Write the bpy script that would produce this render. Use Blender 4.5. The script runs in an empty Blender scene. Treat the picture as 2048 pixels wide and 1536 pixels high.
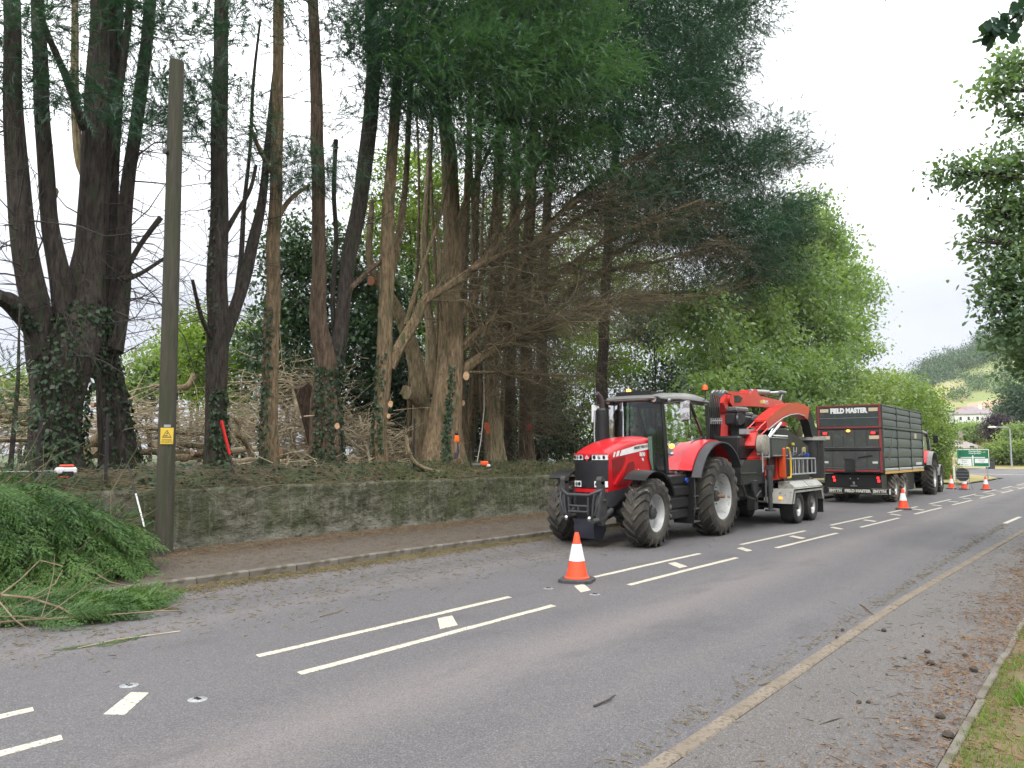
import bpy, math, random
import numpy as np
from mathutils import Vector, Matrix, noise

SC = bpy.context.scene
COL = SC.collection
R = math.radians

# ------------------------------------------------------------------ camera
HC, FPX, HORIZON = 2.0, 1539.0, 908.0          # eye height, focal length and horizon row for a 2048 px wide frame
PITCH = math.atan((HORIZON - 768.0) / FPX)
YAW = R(38.0836)                                # the road runs along +X, the camera looks left of it
cam = bpy.data.cameras.new('camera')
cam.sensor_width = 36.0
cam.lens = FPX / 2048.0 * 36.0
cam.clip_start = 0.05
cam.clip_end = 4000
cam_o = bpy.data.objects.new('camera', cam)
COL.objects.link(cam_o)
cam_o.location = (0, 0, HC)
cam_o.rotation_euler = (R(90) + PITCH, 0, YAW - R(90))
SC.camera = cam_o

# ------------------------------------------------------------------ sky, sun, exposure
HAZE = 0.0002
SUN_EL, SUN_AZ = R(48), R(208)                  # azimuth counted from +X towards +Y: behind the camera, to the left
w = bpy.data.worlds.new('World')
SC.world = w
w.use_nodes = True
nt = w.node_tree
nt.nodes.clear()
def WN(t): return nt.nodes.new(t)
out = WN('ShaderNodeOutputWorld'); bg = WN('ShaderNodeBackground')
sky = WN('ShaderNodeTexSky'); sky.sky_type = 'NISHITA'; sky.sun_disc = False
sky.sun_elevation = SUN_EL; sky.sun_rotation = R(90) - SUN_AZ
geo = WN('ShaderNodeTexCoord'); sep = WN('ShaderNodeSeparateXYZ')
nt.links.new(geo.outputs['Generated'], sep.inputs[0])
ramp = WN('ShaderNodeValToRGB')                 # overcast: grey towards the horizon, brighter towards the zenith
els = ramp.color_ramp.elements
els[0].position = 0.0; els[0].color = (0.150, 0.154, 0.175, 1)
els[1].position = 1.0; els[1].color = (0.78, 0.80, 0.84, 1)
e = els.new(0.13); e.color = (0.178, 0.182, 0.206, 1)
e = els.new(0.19); e.color = (0.215, 0.220, 0.238, 1)
e = els.new(0.26); e.color = (0.32, 0.324, 0.335, 1)
e = els.new(0.38); e.color = (0.50, 0.508, 0.52, 1)
e = els.new(0.62); e.color = (0.66, 0.67, 0.69, 1)
nt.links.new(sep.outputs['Z'], ramp.inputs['Fac'])
nz = WN('ShaderNodeTexNoise'); nz.inputs['Scale'].default_value = 2.2; nz.inputs['Detail'].default_value = 5
mp = WN('ShaderNodeMapping'); mp.inputs['Scale'].default_value = (1, 1, 4)
nt.links.new(geo.outputs['Generated'], mp.inputs[0]); nt.links.new(mp.outputs[0], nz.inputs['Vector'])
cl = WN('ShaderNodeMapRange'); cl.inputs['From Min'].default_value = .35; cl.inputs['From Max'].default_value = .65
cl.inputs['To Min'].default_value = 25.0; cl.inputs['To Max'].default_value = 31.0
nt.links.new(nz.outputs['Fac'], cl.inputs['Value'])
mul = WN('ShaderNodeVectorMath'); mul.operation = 'SCALE'
nt.links.new(ramp.outputs['Color'], mul.inputs[0]); nt.links.new(cl.outputs[0], mul.inputs['Scale'])
mix = WN('ShaderNodeMix'); mix.data_type = 'RGBA'; mix.inputs['Factor'].default_value = 0.9
nt.links.new(sky.outputs[0], mix.inputs['A']); nt.links.new(mul.outputs[0], mix.inputs['B'])
nt.links.new(mix.outputs['Result'], bg.inputs['Color'])
bg.inputs['Strength'].default_value = 0.122
nt.links.new(bg.outputs[0], out.inputs[0])
sl = bpy.data.lights.new('sun', 'SUN'); sl.energy = 1.5; sl.angle = R(12); sl.color = (1.0, 0.965, 0.91)
so = bpy.data.objects.new('sun', sl); COL.objects.link(so)
sd = Vector((math.cos(SUN_EL) * math.cos(SUN_AZ), math.cos(SUN_EL) * math.sin(SUN_AZ), math.sin(SUN_EL)))
so.rotation_euler = sd.to_track_quat('Z', 'Y').to_euler()
so.location = (0, 0, 40)
SC.view_settings.view_transform = 'Standard'
SC.view_settings.look = 'None'
SC.view_settings.gamma = 1
SC.view_settings.exposure = 0.42
SC.view_settings.use_curve_mapping = False
SC.render.engine = 'CYCLES'
SC.cycles.max_bounces = 6
SC.cycles.transparent_max_bounces = 12
SC.cycles.use_denoising = True

# ------------------------------------------------------------------ helpers
def ray(px, py):
    d = np.array([(px - 1024) / FPX, 1.0, -(py - 768) / FPX])
    c, s = math.cos(PITCH), math.sin(PITCH)
    r, f, u = d[0], d[1] * c - d[2] * s, d[1] * s + d[2] * c
    c, s = math.cos(YAW), math.sin(YAW)
    return np.array([r * s + f * c, -r * c + f * s, u])
def atY(px, py, Y):
    d = ray(px, py); t = Y / d[1]
    return Vector((d[0] * t, d[1] * t, d[2] * t + HC))
def atX(px, py, X):
    d = ray(px, py); t = X / d[0]
    return Vector((d[0] * t, d[1] * t, d[2] * t + HC))
def atZ(px, py, Z=0.0):
    d = ray(px, py); t = (Z - HC) / d[2]
    return Vector((d[0] * t, d[1] * t, Z))
def fwd(p):                                      # distance along the optical axis, for turning pixels into metres
    f = p[0] * math.cos(YAW) + p[1] * math.sin(YAW)
    return f * math.cos(PITCH) + (p[2] - HC) * math.sin(PITCH)
def pxm(p): return FPX / fwd(p)
def road_dy(X):                                  # the road drifts to the right as it goes away
    return -0.035 * math.sqrt(max(0.0, X - 10) ** 2 + 9) + 0.105 if X > 10 else 0.0

def tag(o, label=None, cat=None, group=None, kind=None):
    if label: o['label'] = label
    if cat: o['category'] = cat
    if group: o['group'] = group
    if kind: o['kind'] = kind
    return o
def empty(name, loc, rz=0.0, label=None, cat=None, group=None, scale=1.0):
    o = bpy.data.objects.new(name, None); COL.objects.link(o)
    o.location = loc; o.rotation_euler = (0, 0, rz); o.empty_display_size = .3
    o.scale = (scale,) * 3
    return tag(o, label, cat, group)
def copy_tree(o, parent=None):
    c = o.copy(); COL.objects.link(c)
    if parent: c.parent = parent
    for ch in list(o.children): copy_tree(ch, c)
    return c

class MB:
    """collects simple solids and links them as one mesh object"""
    def __init__(s, M=None): s.v = []; s.f = []; s.M = M
    def add(s, vs, fs, M=None):
        b = len(s.v)
        for p in vs:
            p = Vector(p)
            if M is not None: p = M @ p
            if s.M is not None: p = s.M @ p
            s.v.append(tuple(p))
        for f in fs: s.f.append(tuple(i + b for i in f))
        return s
    def box(s, x0, x1, y0, y1, z0, z1, c=0.012, M=None):
        if x0 > x1: x0, x1 = x1, x0
        if y0 > y1: y0, y1 = y1, y0
        if z0 > z1: z0, z1 = z1, z0
        m = min(x1 - x0, y1 - y0, z1 - z0) * .45; c = min(c, m)
        if c <= 0.0005:
            vs = [(x, y, z) for x in (x0, x1) for y in (y0, y1) for z in (z0, z1)]
            return s.add(vs, [(0, 1, 3, 2), (4, 6, 7, 5), (0, 4, 5, 1), (2, 3, 7, 6), (0, 2, 6, 4), (1, 5, 7, 3)], M)
        vs = []; idx = {}
        X = (x0, x1); Y = (y0, y1); Z = (z0, z1); sg = (1, -1)
        for i in (0, 1):
            for j in (0, 1):
                for k in (0, 1):
                    for a in range(3):
                        p = [X[i] + sg[i] * c, Y[j] + sg[j] * c, Z[k] + sg[k] * c]
                        p[a] = (X[i], Y[j], Z[k])[a]
                        idx[(i, j, k, a)] = len(vs); vs.append(tuple(p))
        g = lambda i, j, k, a: idx[(i, j, k, a)]
        fs = []
        for i in (0, 1): fs.append((g(i, 0, 0, 0), g(i, 1, 0, 0), g(i, 1, 1, 0), g(i, 0, 1, 0)) if i else (g(i, 0, 0, 0), g(i, 0, 1, 0), g(i, 1, 1, 0), g(i, 1, 0, 0)))
        for j in (0, 1): fs.append((g(0, j, 0, 1), g(0, j, 1, 1), g(1, j, 1, 1), g(1, j, 0, 1)) if j else (g(0, j, 0, 1), g(1, j, 0, 1), g(1, j, 1, 1), g(0, j, 1, 1)))
        for k in (0, 1): fs.append((g(0, 0, k, 2), g(1, 0, k, 2), g(1, 1, k, 2), g(0, 1, k, 2)) if k else (g(0, 0, k, 2), g(0, 1, k, 2), g(1, 1, k, 2), g(1, 0, k, 2)))
        for i in (0, 1):
            for j in (0, 1): fs.append((g(i, j, 0, 0), g(i, j, 1, 0), g(i, j, 1, 1), g(i, j, 0, 1)))
            for k in (0, 1): fs.append((g(i, 0, k, 0), g(i, 1, k, 0), g(i, 1, k, 2), g(i, 0, k, 2)))
        for j in (0, 1):
            for k in (0, 1): fs.append((g(0, j, k, 1), g(1, j, k, 1), g(1, j, k, 2), g(0, j, k, 2)))
        for i in (0, 1):
            for j in (0, 1):
                for k in (0, 1): fs.append((g(i, j, k, 0), g(i, j, k, 1), g(i, j, k, 2)))
        return s.add(vs, fs, M)
    def prism(s, poly, a, b, axis='y', M=None):
        """polygon in the plane across `axis`, from a to b along it (poly coords: y->(x,z), x->(y,z), z->(x,y))"""
        n = len(poly); vs = []
        for t in (a, b):
            for p in poly:
                vs.append({'y': (p[0], t, p[1]), 'x': (t, p[0], p[1]), 'z': (p[0], p[1], t)}[axis])
        fs = [tuple(range(n)), tuple(range(2 * n - 1, n - 1, -1))]
        for i in range(n): fs.append((i, i + n, (i + 1) % n + n, (i + 1) % n))
        return s.add(vs, fs, M)
    def cyl(s, p0, p1, r0, r1=None, n=14, cap=True, M=None):
        return s.tube([p0, p1], [r0, r0 if r1 is None else r1], n, cap, M)
    def tube(s, pts, rad, n=8, cap=True, M=None):
        pts = [Vector(p) for p in pts]
        if not hasattr(rad, '__len__'): rad = [rad] * len(pts)
        vs = []; fs = []; prev = None
        for i, p in enumerate(pts):
            t = (pts[min(i + 1, len(pts) - 1)] - pts[max(i - 1, 0)])
            if t.length < 1e-9: t = Vector((0, 0, 1))
            t.normalize()
            if prev is None:
                u = t.orthogonal().normalized()
            else:
                u = (prev - t * prev.dot(t))
                u = u.normalized() if u.length > 1e-6 else t.orthogonal().normalized()
            prev = u; v = t.cross(u)
            for k in range(n):
                a = 2 * math.pi * k / n
                vs.append(p + (u * math.cos(a) + v * math.sin(a)) * rad[i])
        for i in range(len(pts) - 1):
            for k in range(n):
                a, b = i * n + k, i * n + (k + 1) % n
                fs.append((a, b, b + n, a + n))
        if cap:
            fs.append(tuple(range(n - 1, -1, -1))); m = (len(pts) - 1) * n
            fs.append(tuple(range(m, m + n)))
        return s.add(vs, fs, M)
    def lathe(s, prof, c=(0, 0, 0), axis='y', n=32, M=None):
        """closed or open profile [(r, h)] turned about an axis through c"""
        vs = []; fs = []; m = len(prof)
        for k in range(n):
            a = 2 * math.pi * k / n; ca, sa = math.cos(a), math.sin(a)
            for r, h in prof:
                if axis == 'y': q = (r * ca, h, r * sa)
                elif axis == 'z': q = (r * ca, r * sa, h)
                else: q = (h, r * ca, r * sa)
                vs.append((q[0] + c[0], q[1] + c[1], q[2] + c[2]))
        for k in range(n):
            for i in range(m - 1):
                a, b = k * m + i, ((k + 1) % n) * m + i
                fs.append((a, a + 1, b + 1, b))
        return s.add(vs, fs, M)
    def loft(s, rings, closed=True, cap=True, M=None):
        n = len(rings[0]); vs = [p for r in rings for p in r]; fs = []
        for i in range(len(rings) - 1):
            for k in range(n if closed else n - 1):
                a, b = i * n + k, i * n + (k + 1) % n
                fs.append((a, b, b + n, a + n))
        if cap and closed:
            fs.append(tuple(range(n - 1, -1, -1))); m = (len(rings) - 1) * n
            fs.append(tuple(range(m, m + n)))
        return s.add(vs, fs, M)
    def ball(s, c, r, n=12, m=8, M=None):
        if not hasattr(r, '__len__'): r = (r, r, r)
        vs = []; fs = []
        for i in range(m + 1):
            t = math.pi * i / m
            for k in range(n):
                a = 2 * math.pi * k / n
                vs.append((c[0] + r[0] * math.sin(t) * math.cos(a), c[1] + r[1] * math.sin(t) * math.sin(a), c[2] + r[2] * math.cos(t)))
        for i in range(m):
            for k in range(n):
                a, b = i * n + k, i * n + (k + 1) % n
                fs.append((a, a + n, b + n, b))
        return s.add(vs, fs, M)
    def build(s, name, mat, parent=None, label=None, cat=None, group=None, kind=None, org=None, smooth=38, loc=None):
        me = bpy.data.meshes.new(name)
        vs = s.v
        if org is not None: vs = [(p[0] - org[0], p[1] - org[1], p[2] - org[2]) for p in vs]
        me.from_pydata(vs, [], s.f); me.validate(); me.update()
        if smooth:
            me.polygons.foreach_set('use_smooth', [True] * len(me.polygons))
            me.set_sharp_from_angle(angle=R(smooth))
        for m_ in (mat if isinstance(mat, (list, tuple)) else [mat]): me.materials.append(m_)
        o = bpy.data.objects.new(name, me); COL.objects.link(o)
        if loc is not None: o.location = loc
        elif org is not None and parent is None: o.location = org
        if parent is not None: o.parent = parent
        return tag(o, label, cat, group, kind)

def np_mesh(name, V, F, mat, parent=None, label=None, cat=None, group=None, kind=None, org=None, smooth=False, fm=None):
    """V (n,3), F (m,k) arrays -> object"""
    V = np.asarray(V, dtype=np.float32); F = np.asarray(F, dtype=np.int32)
    if org is not None: V = V - np.array(org, dtype=np.float32)
    me = bpy.data.meshes.new(name)
    k = F.shape[1]
    me.vertices.add(len(V)); me.vertices.foreach_set('co', V.ravel())
    me.loops.add(F.size); me.loops.foreach_set('vertex_index', F.ravel())
    me.polygons.add(len(F)); me.polygons.foreach_set('loop_start', np.arange(0, F.size, k, dtype=np.int32))
    for m_ in (mat if isinstance(mat, (list, tuple)) else [mat]): me.materials.append(m_)
    if fm is not None: me.polygons.foreach_set('material_index', np.asarray(fm, dtype=np.int32))
    if smooth: me.polygons.foreach_set('use_smooth', np.ones(len(F), dtype=bool))
    me.update(calc_edges=True)
    o = bpy.data.objects.new(name, me); COL.objects.link(o)
    if org is not None and parent is None: o.location = org
    if parent is not None: o.parent = parent
    return tag(o, label, cat, group, kind)

# ------------------------------------------------------------------ materials
MATS = {}
def mat(name, c1, c2=None, rough=.6, metal=0.0, scale=4.0, detail=6, bump=0.0, bscale=None, spec=.5, coat=0.0, emit=None, es=0.0,
        lo=.35, hi=.65, stretch=None, obj=True, c3=None, s3=40.0, t3=.62):
    if name in MATS: return MATS[name]
    m = bpy.data.materials.new(name); m.use_nodes = True
    t = m.node_tree; N = t.nodes; L = t.links
    b = N['Principled BSDF']
    b.inputs['Roughness'].default_value = rough; b.inputs['Metallic'].default_value = metal
    b.inputs['Specular IOR Level'].default_value = spec
    if coat: b.inputs['Coat Weight'].default_value = coat; b.inputs['Coat Roughness'].default_value = .08
    c1 = tuple(c1) + (1,)
    tc = N.new('ShaderNodeTexCoord'); mp = N.new('ShaderNodeMapping')
    L.new(tc.outputs['Object'], mp.inputs[0])
    if stretch: mp.inputs['Scale'].default_value = stretch
    src = None
    if c2 is not None:
        c2 = tuple(c2) + (1,)
        n = N.new('ShaderNodeTexNoise'); n.inputs['Scale'].default_value = scale; n.inputs['Detail'].default_value = detail
        n.inputs['Roughness'].default_value = .6
        L.new(mp.outputs[0], n.inputs['Vector'])
        r = N.new('ShaderNodeMapRange'); r.inputs['From Min'].default_value = lo; r.inputs['From Max'].default_value = hi
        L.new(n.outputs['Fac'], r.inputs['Value'])
        x = N.new('ShaderNodeMix'); x.data_type = 'RGBA'; x.inputs['A'].default_value = c1; x.inputs['B'].default_value = c2
        L.new(r.outputs[0], x.inputs['Factor']); src = x.outputs['Result']
        if c3 is not None:
            n3 = N.new('ShaderNodeTexNoise'); n3.inputs['Scale'].default_value = s3; n3.inputs['Detail'].default_value = 3
            L.new(mp.outputs[0], n3.inputs['Vector'])
            r3 = N.new('ShaderNodeMapRange'); r3.inputs['From Min'].default_value = t3 - .04; r3.inputs['From Max'].default_value = t3 + .06
            L.new(n3.outputs['Fac'], r3.inputs['Value'])
            x3 = N.new('ShaderNodeMix'); x3.data_type = 'RGBA'; x3.inputs['B'].default_value = tuple(c3) + (1,)
            L.new(src, x3.inputs['A']); L.new(r3.outputs[0], x3.inputs['Factor']); src = x3.outputs['Result']
        L.new(src, b.inputs['Base Color'])
    else: b.inputs['Base Color'].default_value = c1
    if bump:
        n2 = N.new('ShaderNodeTexNoise'); n2.inputs['Scale'].default_value = bscale or scale * 3; n2.inputs['Detail'].default_value = 6
        L.new(mp.outputs[0], n2.inputs['Vector'])
        bp = N.new('ShaderNodeBump'); bp.inputs['Strength'].default_value = bump; bp.inputs['Distance'].default_value = .03
        L.new(n2.outputs['Fac'], bp.inputs['Height']); L.new(bp.outputs[0], b.inputs['Normal'])
    if emit:
        b.inputs['Emission Color'].default_value = tuple(emit) + (1,); b.inputs['Emission Strength'].default_value = es
    MATS[name] = m
    return m
def leafmat(name, c1, c2, rough=.55, trans=.35, tc=None, scale=.6, spec=.4):
    """leaves: colour varies by clump and leaf, light passes through"""
    if name in MATS: return MATS[name]
    m = bpy.data.materials.new(name); m.use_nodes = True
    t = m.node_tree; N = t.nodes; L = t.links; N.clear()
    o = N.new('ShaderNodeOutputMaterial'); b = N.new('ShaderNodeBsdfPrincipled'); tr = N.new('ShaderNodeBsdfTranslucent')
    mx = N.new('ShaderNodeMixShader'); mx.inputs[0].default_value = trans
    g = N.new('ShaderNodeNewGeometry'); tcn = N.new('ShaderNodeTexCoord')
    n = N.new('ShaderNodeTexNoise'); n.inputs['Scale'].default_value = scale; n.inputs['Detail'].default_value = 2
    L.new(tcn.outputs['Object'], n.inputs['Vector'])
    a = N.new('ShaderNodeMath'); a.operation = 'MULTIPLY_ADD'; a.inputs[1].default_value = .55
    L.new(g.outputs['Random Per Island'], a.inputs[0])
    s2 = N.new('ShaderNodeMath'); s2.operation = 'MULTIPLY_ADD'; s2.inputs[1].default_value = 1.6; s2.inputs[2].default_value = -.55
    L.new(n.outputs['Fac'], s2.inputs[0]); L.new(s2.outputs[0], a.inputs[2])
    a.use_clamp = True
    x = N.new('ShaderNodeMix'); x.data_type = 'RGBA'; x.inputs['A'].default_value = tuple(c1) + (1,); x.inputs['B'].default_value = tuple(c2) + (1,)
    L.new(a.outputs[0], x.inputs['Factor'])
    L.new(x.outputs['Result'], b.inputs['Base Color'])
    b.inputs['Roughness'].default_value = rough; b.inputs['Specular IOR Level'].default_value = spec
    hs = N.new('ShaderNodeMix'); hs.data_type = 'RGBA'; hs.blend_type = 'MULTIPLY'; hs.inputs['Factor'].default_value = 1
    hs.inputs['B'].default_value = tuple(tc or (1.5, 1.6, .6)) + (1,)
    L.new(x.outputs['Result'], hs.inputs['A']); L.new(hs.outputs['Result'], tr.inputs['Color'])
    L.new(b.outputs[0], mx.inputs[1]); L.new(tr.outputs[0], mx.inputs[2]); L.new(mx.outputs[0], o.inputs[0])
    MATS[name] = m
    return m

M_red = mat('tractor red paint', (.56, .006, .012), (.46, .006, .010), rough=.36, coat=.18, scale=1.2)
M_redk = mat('dark red for grille and recess shade', (.22, .005, .008), (.16, .005, .008), rough=.5)  # dark red of the side grille, also painted shade for the scoop
M_black = mat('black plastic', (.007, .007, .008), (.015, .014, .013), rough=.42, scale=5)
M_grille = mat('grille mesh black', (.010, .009, .012), (.02, .018, .022), rough=.45, scale=60)
M_dgrey = mat('dark grey casting', (.030, .031, .033), (.055, .052, .047), rough=.55, scale=6, bump=.15)
M_skirt = mat('grey plastic skirt', (.036, .037, .041), (.05, .05, .052), rough=.5)
M_roof = mat('cab roof grey', (.14, .14, .132), (.19, .187, .172), rough=.4, scale=2)
M_white = mat('white paint', (.78, .78, .77), (.68, .68, .66), rough=.35, scale=3)
M_silver = mat('wheel silver paint', (.36, .365, .36), (.45, .45, .435), rough=.42, metal=.15, scale=4, c3=(.2, .17, .13), s3=9, t3=.66)
M_rim2 = mat('truck rim silver', (.38, .38, .37), (.5, .49, .47), rough=.4, metal=.3, scale=6, c3=(.18, .15, .12), s3=12, t3=.62)
M_tyre = mat('tractor tyre rubber', (.020, .019, .018), (.075, .066, .052), rough=.85, scale=2.2, lo=.3, hi=.72, bump=.25, bscale=22, c3=(.15, .13, .10), s3=7, t3=.66)
M_tyre2 = mat('road tyre rubber', (.018, .018, .019), (.035, .033, .031), rough=.8, scale=5, bump=.1)
M_tyred = mat('muddy tyre rubber', (.05, .045, .04), (.14, .12, .09), rough=.9, scale=4, bump=.3)
M_chrome = mat('bright metal', (.62, .62, .62), rough=.22, metal=1.0)
M_steel = mat('steel', (.32, .32, .33), (.42, .42, .42), rough=.4, metal=.8, scale=9)
M_frame = mat('galvanised grey frame', (.30, .31, .32), (.4, .4, .41), rough=.45, metal=.4, scale=9)
M_lens = mat('lamp glass', (.35, .36, .37), rough=.12, metal=.6)
M_lensd = mat('dark lamp reflector', (.05, .05, .055), rough=.1, metal=.6)
M_amber = mat('amber beacon lit', (.9, .22, .02), rough=.25, emit=(1.0, .33, .04), es=1.6)
M_amberon = mat('amber lamp flashing', (1, .5, .1), rough=.25, emit=(1.0, .42, .06), es=1.7)
M_amberoff = mat('orange beacon lens', (.75, .10, .015), rough=.25, emit=(1, .12, .01), es=.25)
M_redlamp = mat('red tail lamp lit', (.8, .02, .02), rough=.25, emit=(1, .03, .03), es=2.0)
M_redrefl = mat('red reflector', (.5, .01, .01), rough=.2)
M_seat = mat('seat cloth', (.03, .045, .038), (.05, .065, .055), rough=.9, scale=20)
M_greenish = mat('tinted panel', (.10, .16, .13), rough=.25)
M_blue = mat('blue cap', (.02, .06, .32), rough=.4)
M_craner = mat('crane red paint', (.62, .028, .020), (.52, .03, .022), rough=.35, coat=.3, scale=2, c3=(.3, .05, .03), s3=14, t3=.68)
M_dkbody = mat('dark machine paint', (.010, .010, .011), (.024, .023, .022), rough=.5, scale=4)
M_engine = mat('engine grey casting', (.16, .16, .15), (.05, .05, .048), rough=.5, scale=12)
M_lgrey = mat('light grey mudguard', (.26, .26, .235), (.34, .335, .30), rough=.5, scale=3, c3=(.15, .13, .10), s3=10, t3=.64)
M_yel = mat('yellow plastic', (.62, .42, .04), rough=.4)
M_orange = mat('orange plastic', (.55, .06, .012), rough=.45)
M_beige = mat('worn yellow disc', (.42, .33, .14), (.30, .22, .09), rough=.6, scale=8)
M_tgreen = mat('trailer dark green paint', (.030, .043, .041), (.042, .056, .053), rough=.45, scale=2, c3=(.085, .085, .070), s3=5, t3=.64)
M_tgrey = mat('trailer door grey', (.046, .051, .048), (.062, .066, .060), rough=.55, scale=3, c3=(.095, .09, .075), s3=6, t3=.64)
M_tred = mat('trailer red trim', (.27, .042, .045), (.20, .035, .038), rough=.45, scale=3)
M_plate = mat('reflective plate', (.62, .52, .36), (.55, .42, .28), rough=.4, scale=30)
M_plate2 = mat('pale plate', (.55, .57, .55), rough=.4)
M_letter = mat('white lettering', (.75, .76, .74), rough=.5)
M_letterd = mat('dark lettering', (.03, .03, .035), rough=.5)
M_cream = mat('faded lettering', (.50, .49, .42), rough=.6)
M_coneo = mat('cone orange', (.86, .075, .018), (.76, .07, .02), rough=.5, scale=6)
M_conew = mat('cone reflective sleeve', (.80, .80, .82), (.7, .7, .72), rough=.3, scale=20)
M_coneb = mat('cone black rubber', (.035, .035, .037), (.06, .06, .06), rough=.8, scale=15)
def glassmat():
    m = bpy.data.materials.new('tinted cab glass'); m.use_nodes = True
    t = m.node_tree; N = t.nodes; L = t.links; N.clear()
    o = N.new('ShaderNodeOutputMaterial'); g = N.new('ShaderNodeBsdfGlossy'); g.inputs['Roughness'].default_value = .015
    tr = N.new('ShaderNodeBsdfTransparent'); tr.inputs['Color'].default_value = (.30, .42, .35, 1)
    f = N.new('ShaderNodeFresnel'); f.inputs['IOR'].default_value = 1.7
    mx = N.new('ShaderNodeMixShader')
    L.new(f.outputs[0], mx.inputs[0]); L.new(tr.outputs[0], mx.inputs[1]); L.new(g.outputs[0], mx.inputs[2]); L.new(mx.outputs[0], o.inputs[0])
    return m
M_glass = glassmat()
# ------------------------------------------------------------------ ground, road, pavements
rng = np.random.default_rng(7)
def smooth01(a, b, x):
    t = min(1, max(0, (x - a) / (b - a))); return t * t * (3 - 2 * t)
def bank_z(X, Y):
    """height of the ground behind the roadside wall"""
    f = 1 - smooth01(40, 54, X)
    z = 1.24 + .42 * smooth01(14.9, 16.4, Y) + .05 * noise.noise(Vector((X * .5, Y * .5, 0)))
    z -= 1.2 * smooth01(32, 60, Y)
    return z * f + 0.03 * (1 - f)
def sheet(name, xs, ys, zf, m, **kw):
    V = []; F = []
    nx, ny = len(xs), len(ys)
    for x in xs:
        for y in ys: V.append((x, y + 0, zf(x, y)))
    for i in range(nx - 1):
        for j in range(ny - 1):
            a = i * ny + j; F.append((a, a + ny, a + ny + 1, a + 1))
    return np_mesh(name, V, F, m, **kw)

M_ground = mat('rough grass ground', (.050, .085, .020), (.085, .110, .035), rough=.9, scale=.15, bump=.3, bscale=3)
sheet('ground', np.linspace(-1500, 2600, 60), np.linspace(-2000, 2000, 60), lambda x, y: -.08, M_ground, kind='structure')

def asphalt(name, base, light, pink, dusty=True, edge=None):
    m = bpy.data.materials.new(name); m.use_nodes = True
    t = m.node_tree; N = t.nodes; L = t.links; b = N['Principled BSDF']
    b.inputs['Roughness'].default_value = .78; b.inputs['Specular IOR Level'].default_value = .35
    tc = N.new('ShaderNodeTexCoord'); P = tc.outputs['Object']
    def noise_(sc, det=4, st=None, rough=.6):
        n = N.new('ShaderNodeTexNoise'); n.inputs['Scale'].default_value = sc; n.inputs['Detail'].default_value = det; n.inputs['Roughness'].default_value = rough
        if st:
            mp = N.new('ShaderNodeMapping'); mp.inputs['Scale'].default_value = st; L.new(P, mp.inputs[0]); L.new(mp.outputs[0], n.inputs['Vector'])
        else: L.new(P, n.inputs['Vector'])
        return n.outputs['Fac']
    def rng_(s, a, b_, c, d):
        r = N.new('ShaderNodeMapRange'); r.inputs['From Min'].default_value = a; r.inputs['From Max'].default_value = b_
        r.inputs['To Min'].default_value = c; r.inputs['To Max'].default_value = d; L.new(s, r.inputs['Value']); return r.outputs[0]
    def mixc(f, a, b_, mode='MIX'):
        x = N.new('ShaderNodeMix'); x.data_type = 'RGBA'; x.blend_type = mode
        if hasattr(f, 'links'): L.new(f, x.inputs['Factor'])
        else: x.inputs['Factor'].default_value = f
        for s_, v in (('A', a), ('B', b_)):
            if hasattr(v, 'links'): L.new(v, x.inputs[s_])
            else: x.inputs[s_].default_value = tuple(v) + (1,)
        return x.outputs['Result']
    c = mixc(rng_(noise_(.35, 5), .3, .7, 0, 1), base, light)
    if dusty:                                     # long paler, slightly pink wear bands where wheels have run, along the lane
        sp = N.new('ShaderNodeSeparateXYZ'); L.new(P, sp.inputs[0])
        wob = N.new('ShaderNodeMath'); wob.operation = 'MULTIPLY_ADD'; wob.inputs[1].default_value = 1.1
        L.new(noise_(.12, 2), wob.inputs[0]); L.new(sp.outputs['Y'], wob.inputs[2])
        for yc, wd, am in ((4.75, .75, .75), (8.9, .65, .45), (3.3, .3, .2), (10.3, .7, .4)):
            d = N.new('ShaderNodeMath'); d.operation = 'SUBTRACT'; d.inputs[1].default_value = yc + .55; L.new(wob.outputs[0], d.inputs[0])
            ab = N.new('ShaderNodeMath'); ab.operation = 'ABSOLUTE'; L.new(d.outputs[0], ab.inputs[0])
            f = rng_(ab.outputs[0], 0.0, wd, am, 0); c = mixc(f, c, pink)
    # aggregate: fine pale and dark chips
    vo = N.new('ShaderNodeTexVoronoi'); vo.inputs['Scale'].default_value = 112; L.new(P, vo.inputs['Vector'])
    sx = N.new('ShaderNodeSeparateColor'); L.new(vo.outputs['Color'], sx.inputs[0])
    c = mixc(rng_(sx.outputs[0], .70, .80, 0, .46), c, (.225, .212, .203))
    c = mixc(rng_(sx.outputs[1], .72, .82, 0, .46), c, (.036, .036, .038))
    c = mixc(rng_(noise_(5, 6), .56, .74, 0, .35), c, (.14, .125, .095))
    c = mixc(rng_(noise_(1.1, 7, (.35, 1, 1)), .55, .66, 0, .30), c, (.055, .053, .055))
    if edge is not None:                          # soil and needles gathered towards one side
        sp2 = N.new('ShaderNodeSeparateXYZ'); L.new(P, sp2.inputs[0])
        w2 = N.new('ShaderNodeMath'); w2.operation = 'MULTIPLY_ADD'; w2.inputs[1].default_value = edge[3]
        L.new(noise_(1.3, 6), w2.inputs[0]); L.new(sp2.outputs['Y'], w2.inputs[2])
        f = rng_(w2.outputs[0], edge[0], edge[1], 0, edge[4]); c = mixc(f, c, edge[2])
    L.new(c, b.inputs['Base Color'])
    bp = N.new('ShaderNodeBump'); bp.inputs['Strength'].default_value = .55; bp.inputs['Distance'].default_value = .008
    L.new(vo.outputs['Distance'], bp.inputs['Height']); L.new(bp.outputs[0], b.inputs['Normal'])
    return m
M_road = asphalt('road asphalt', (.090, .085, .087), (.110, .104, .105), (.172, .150, .143))
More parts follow.
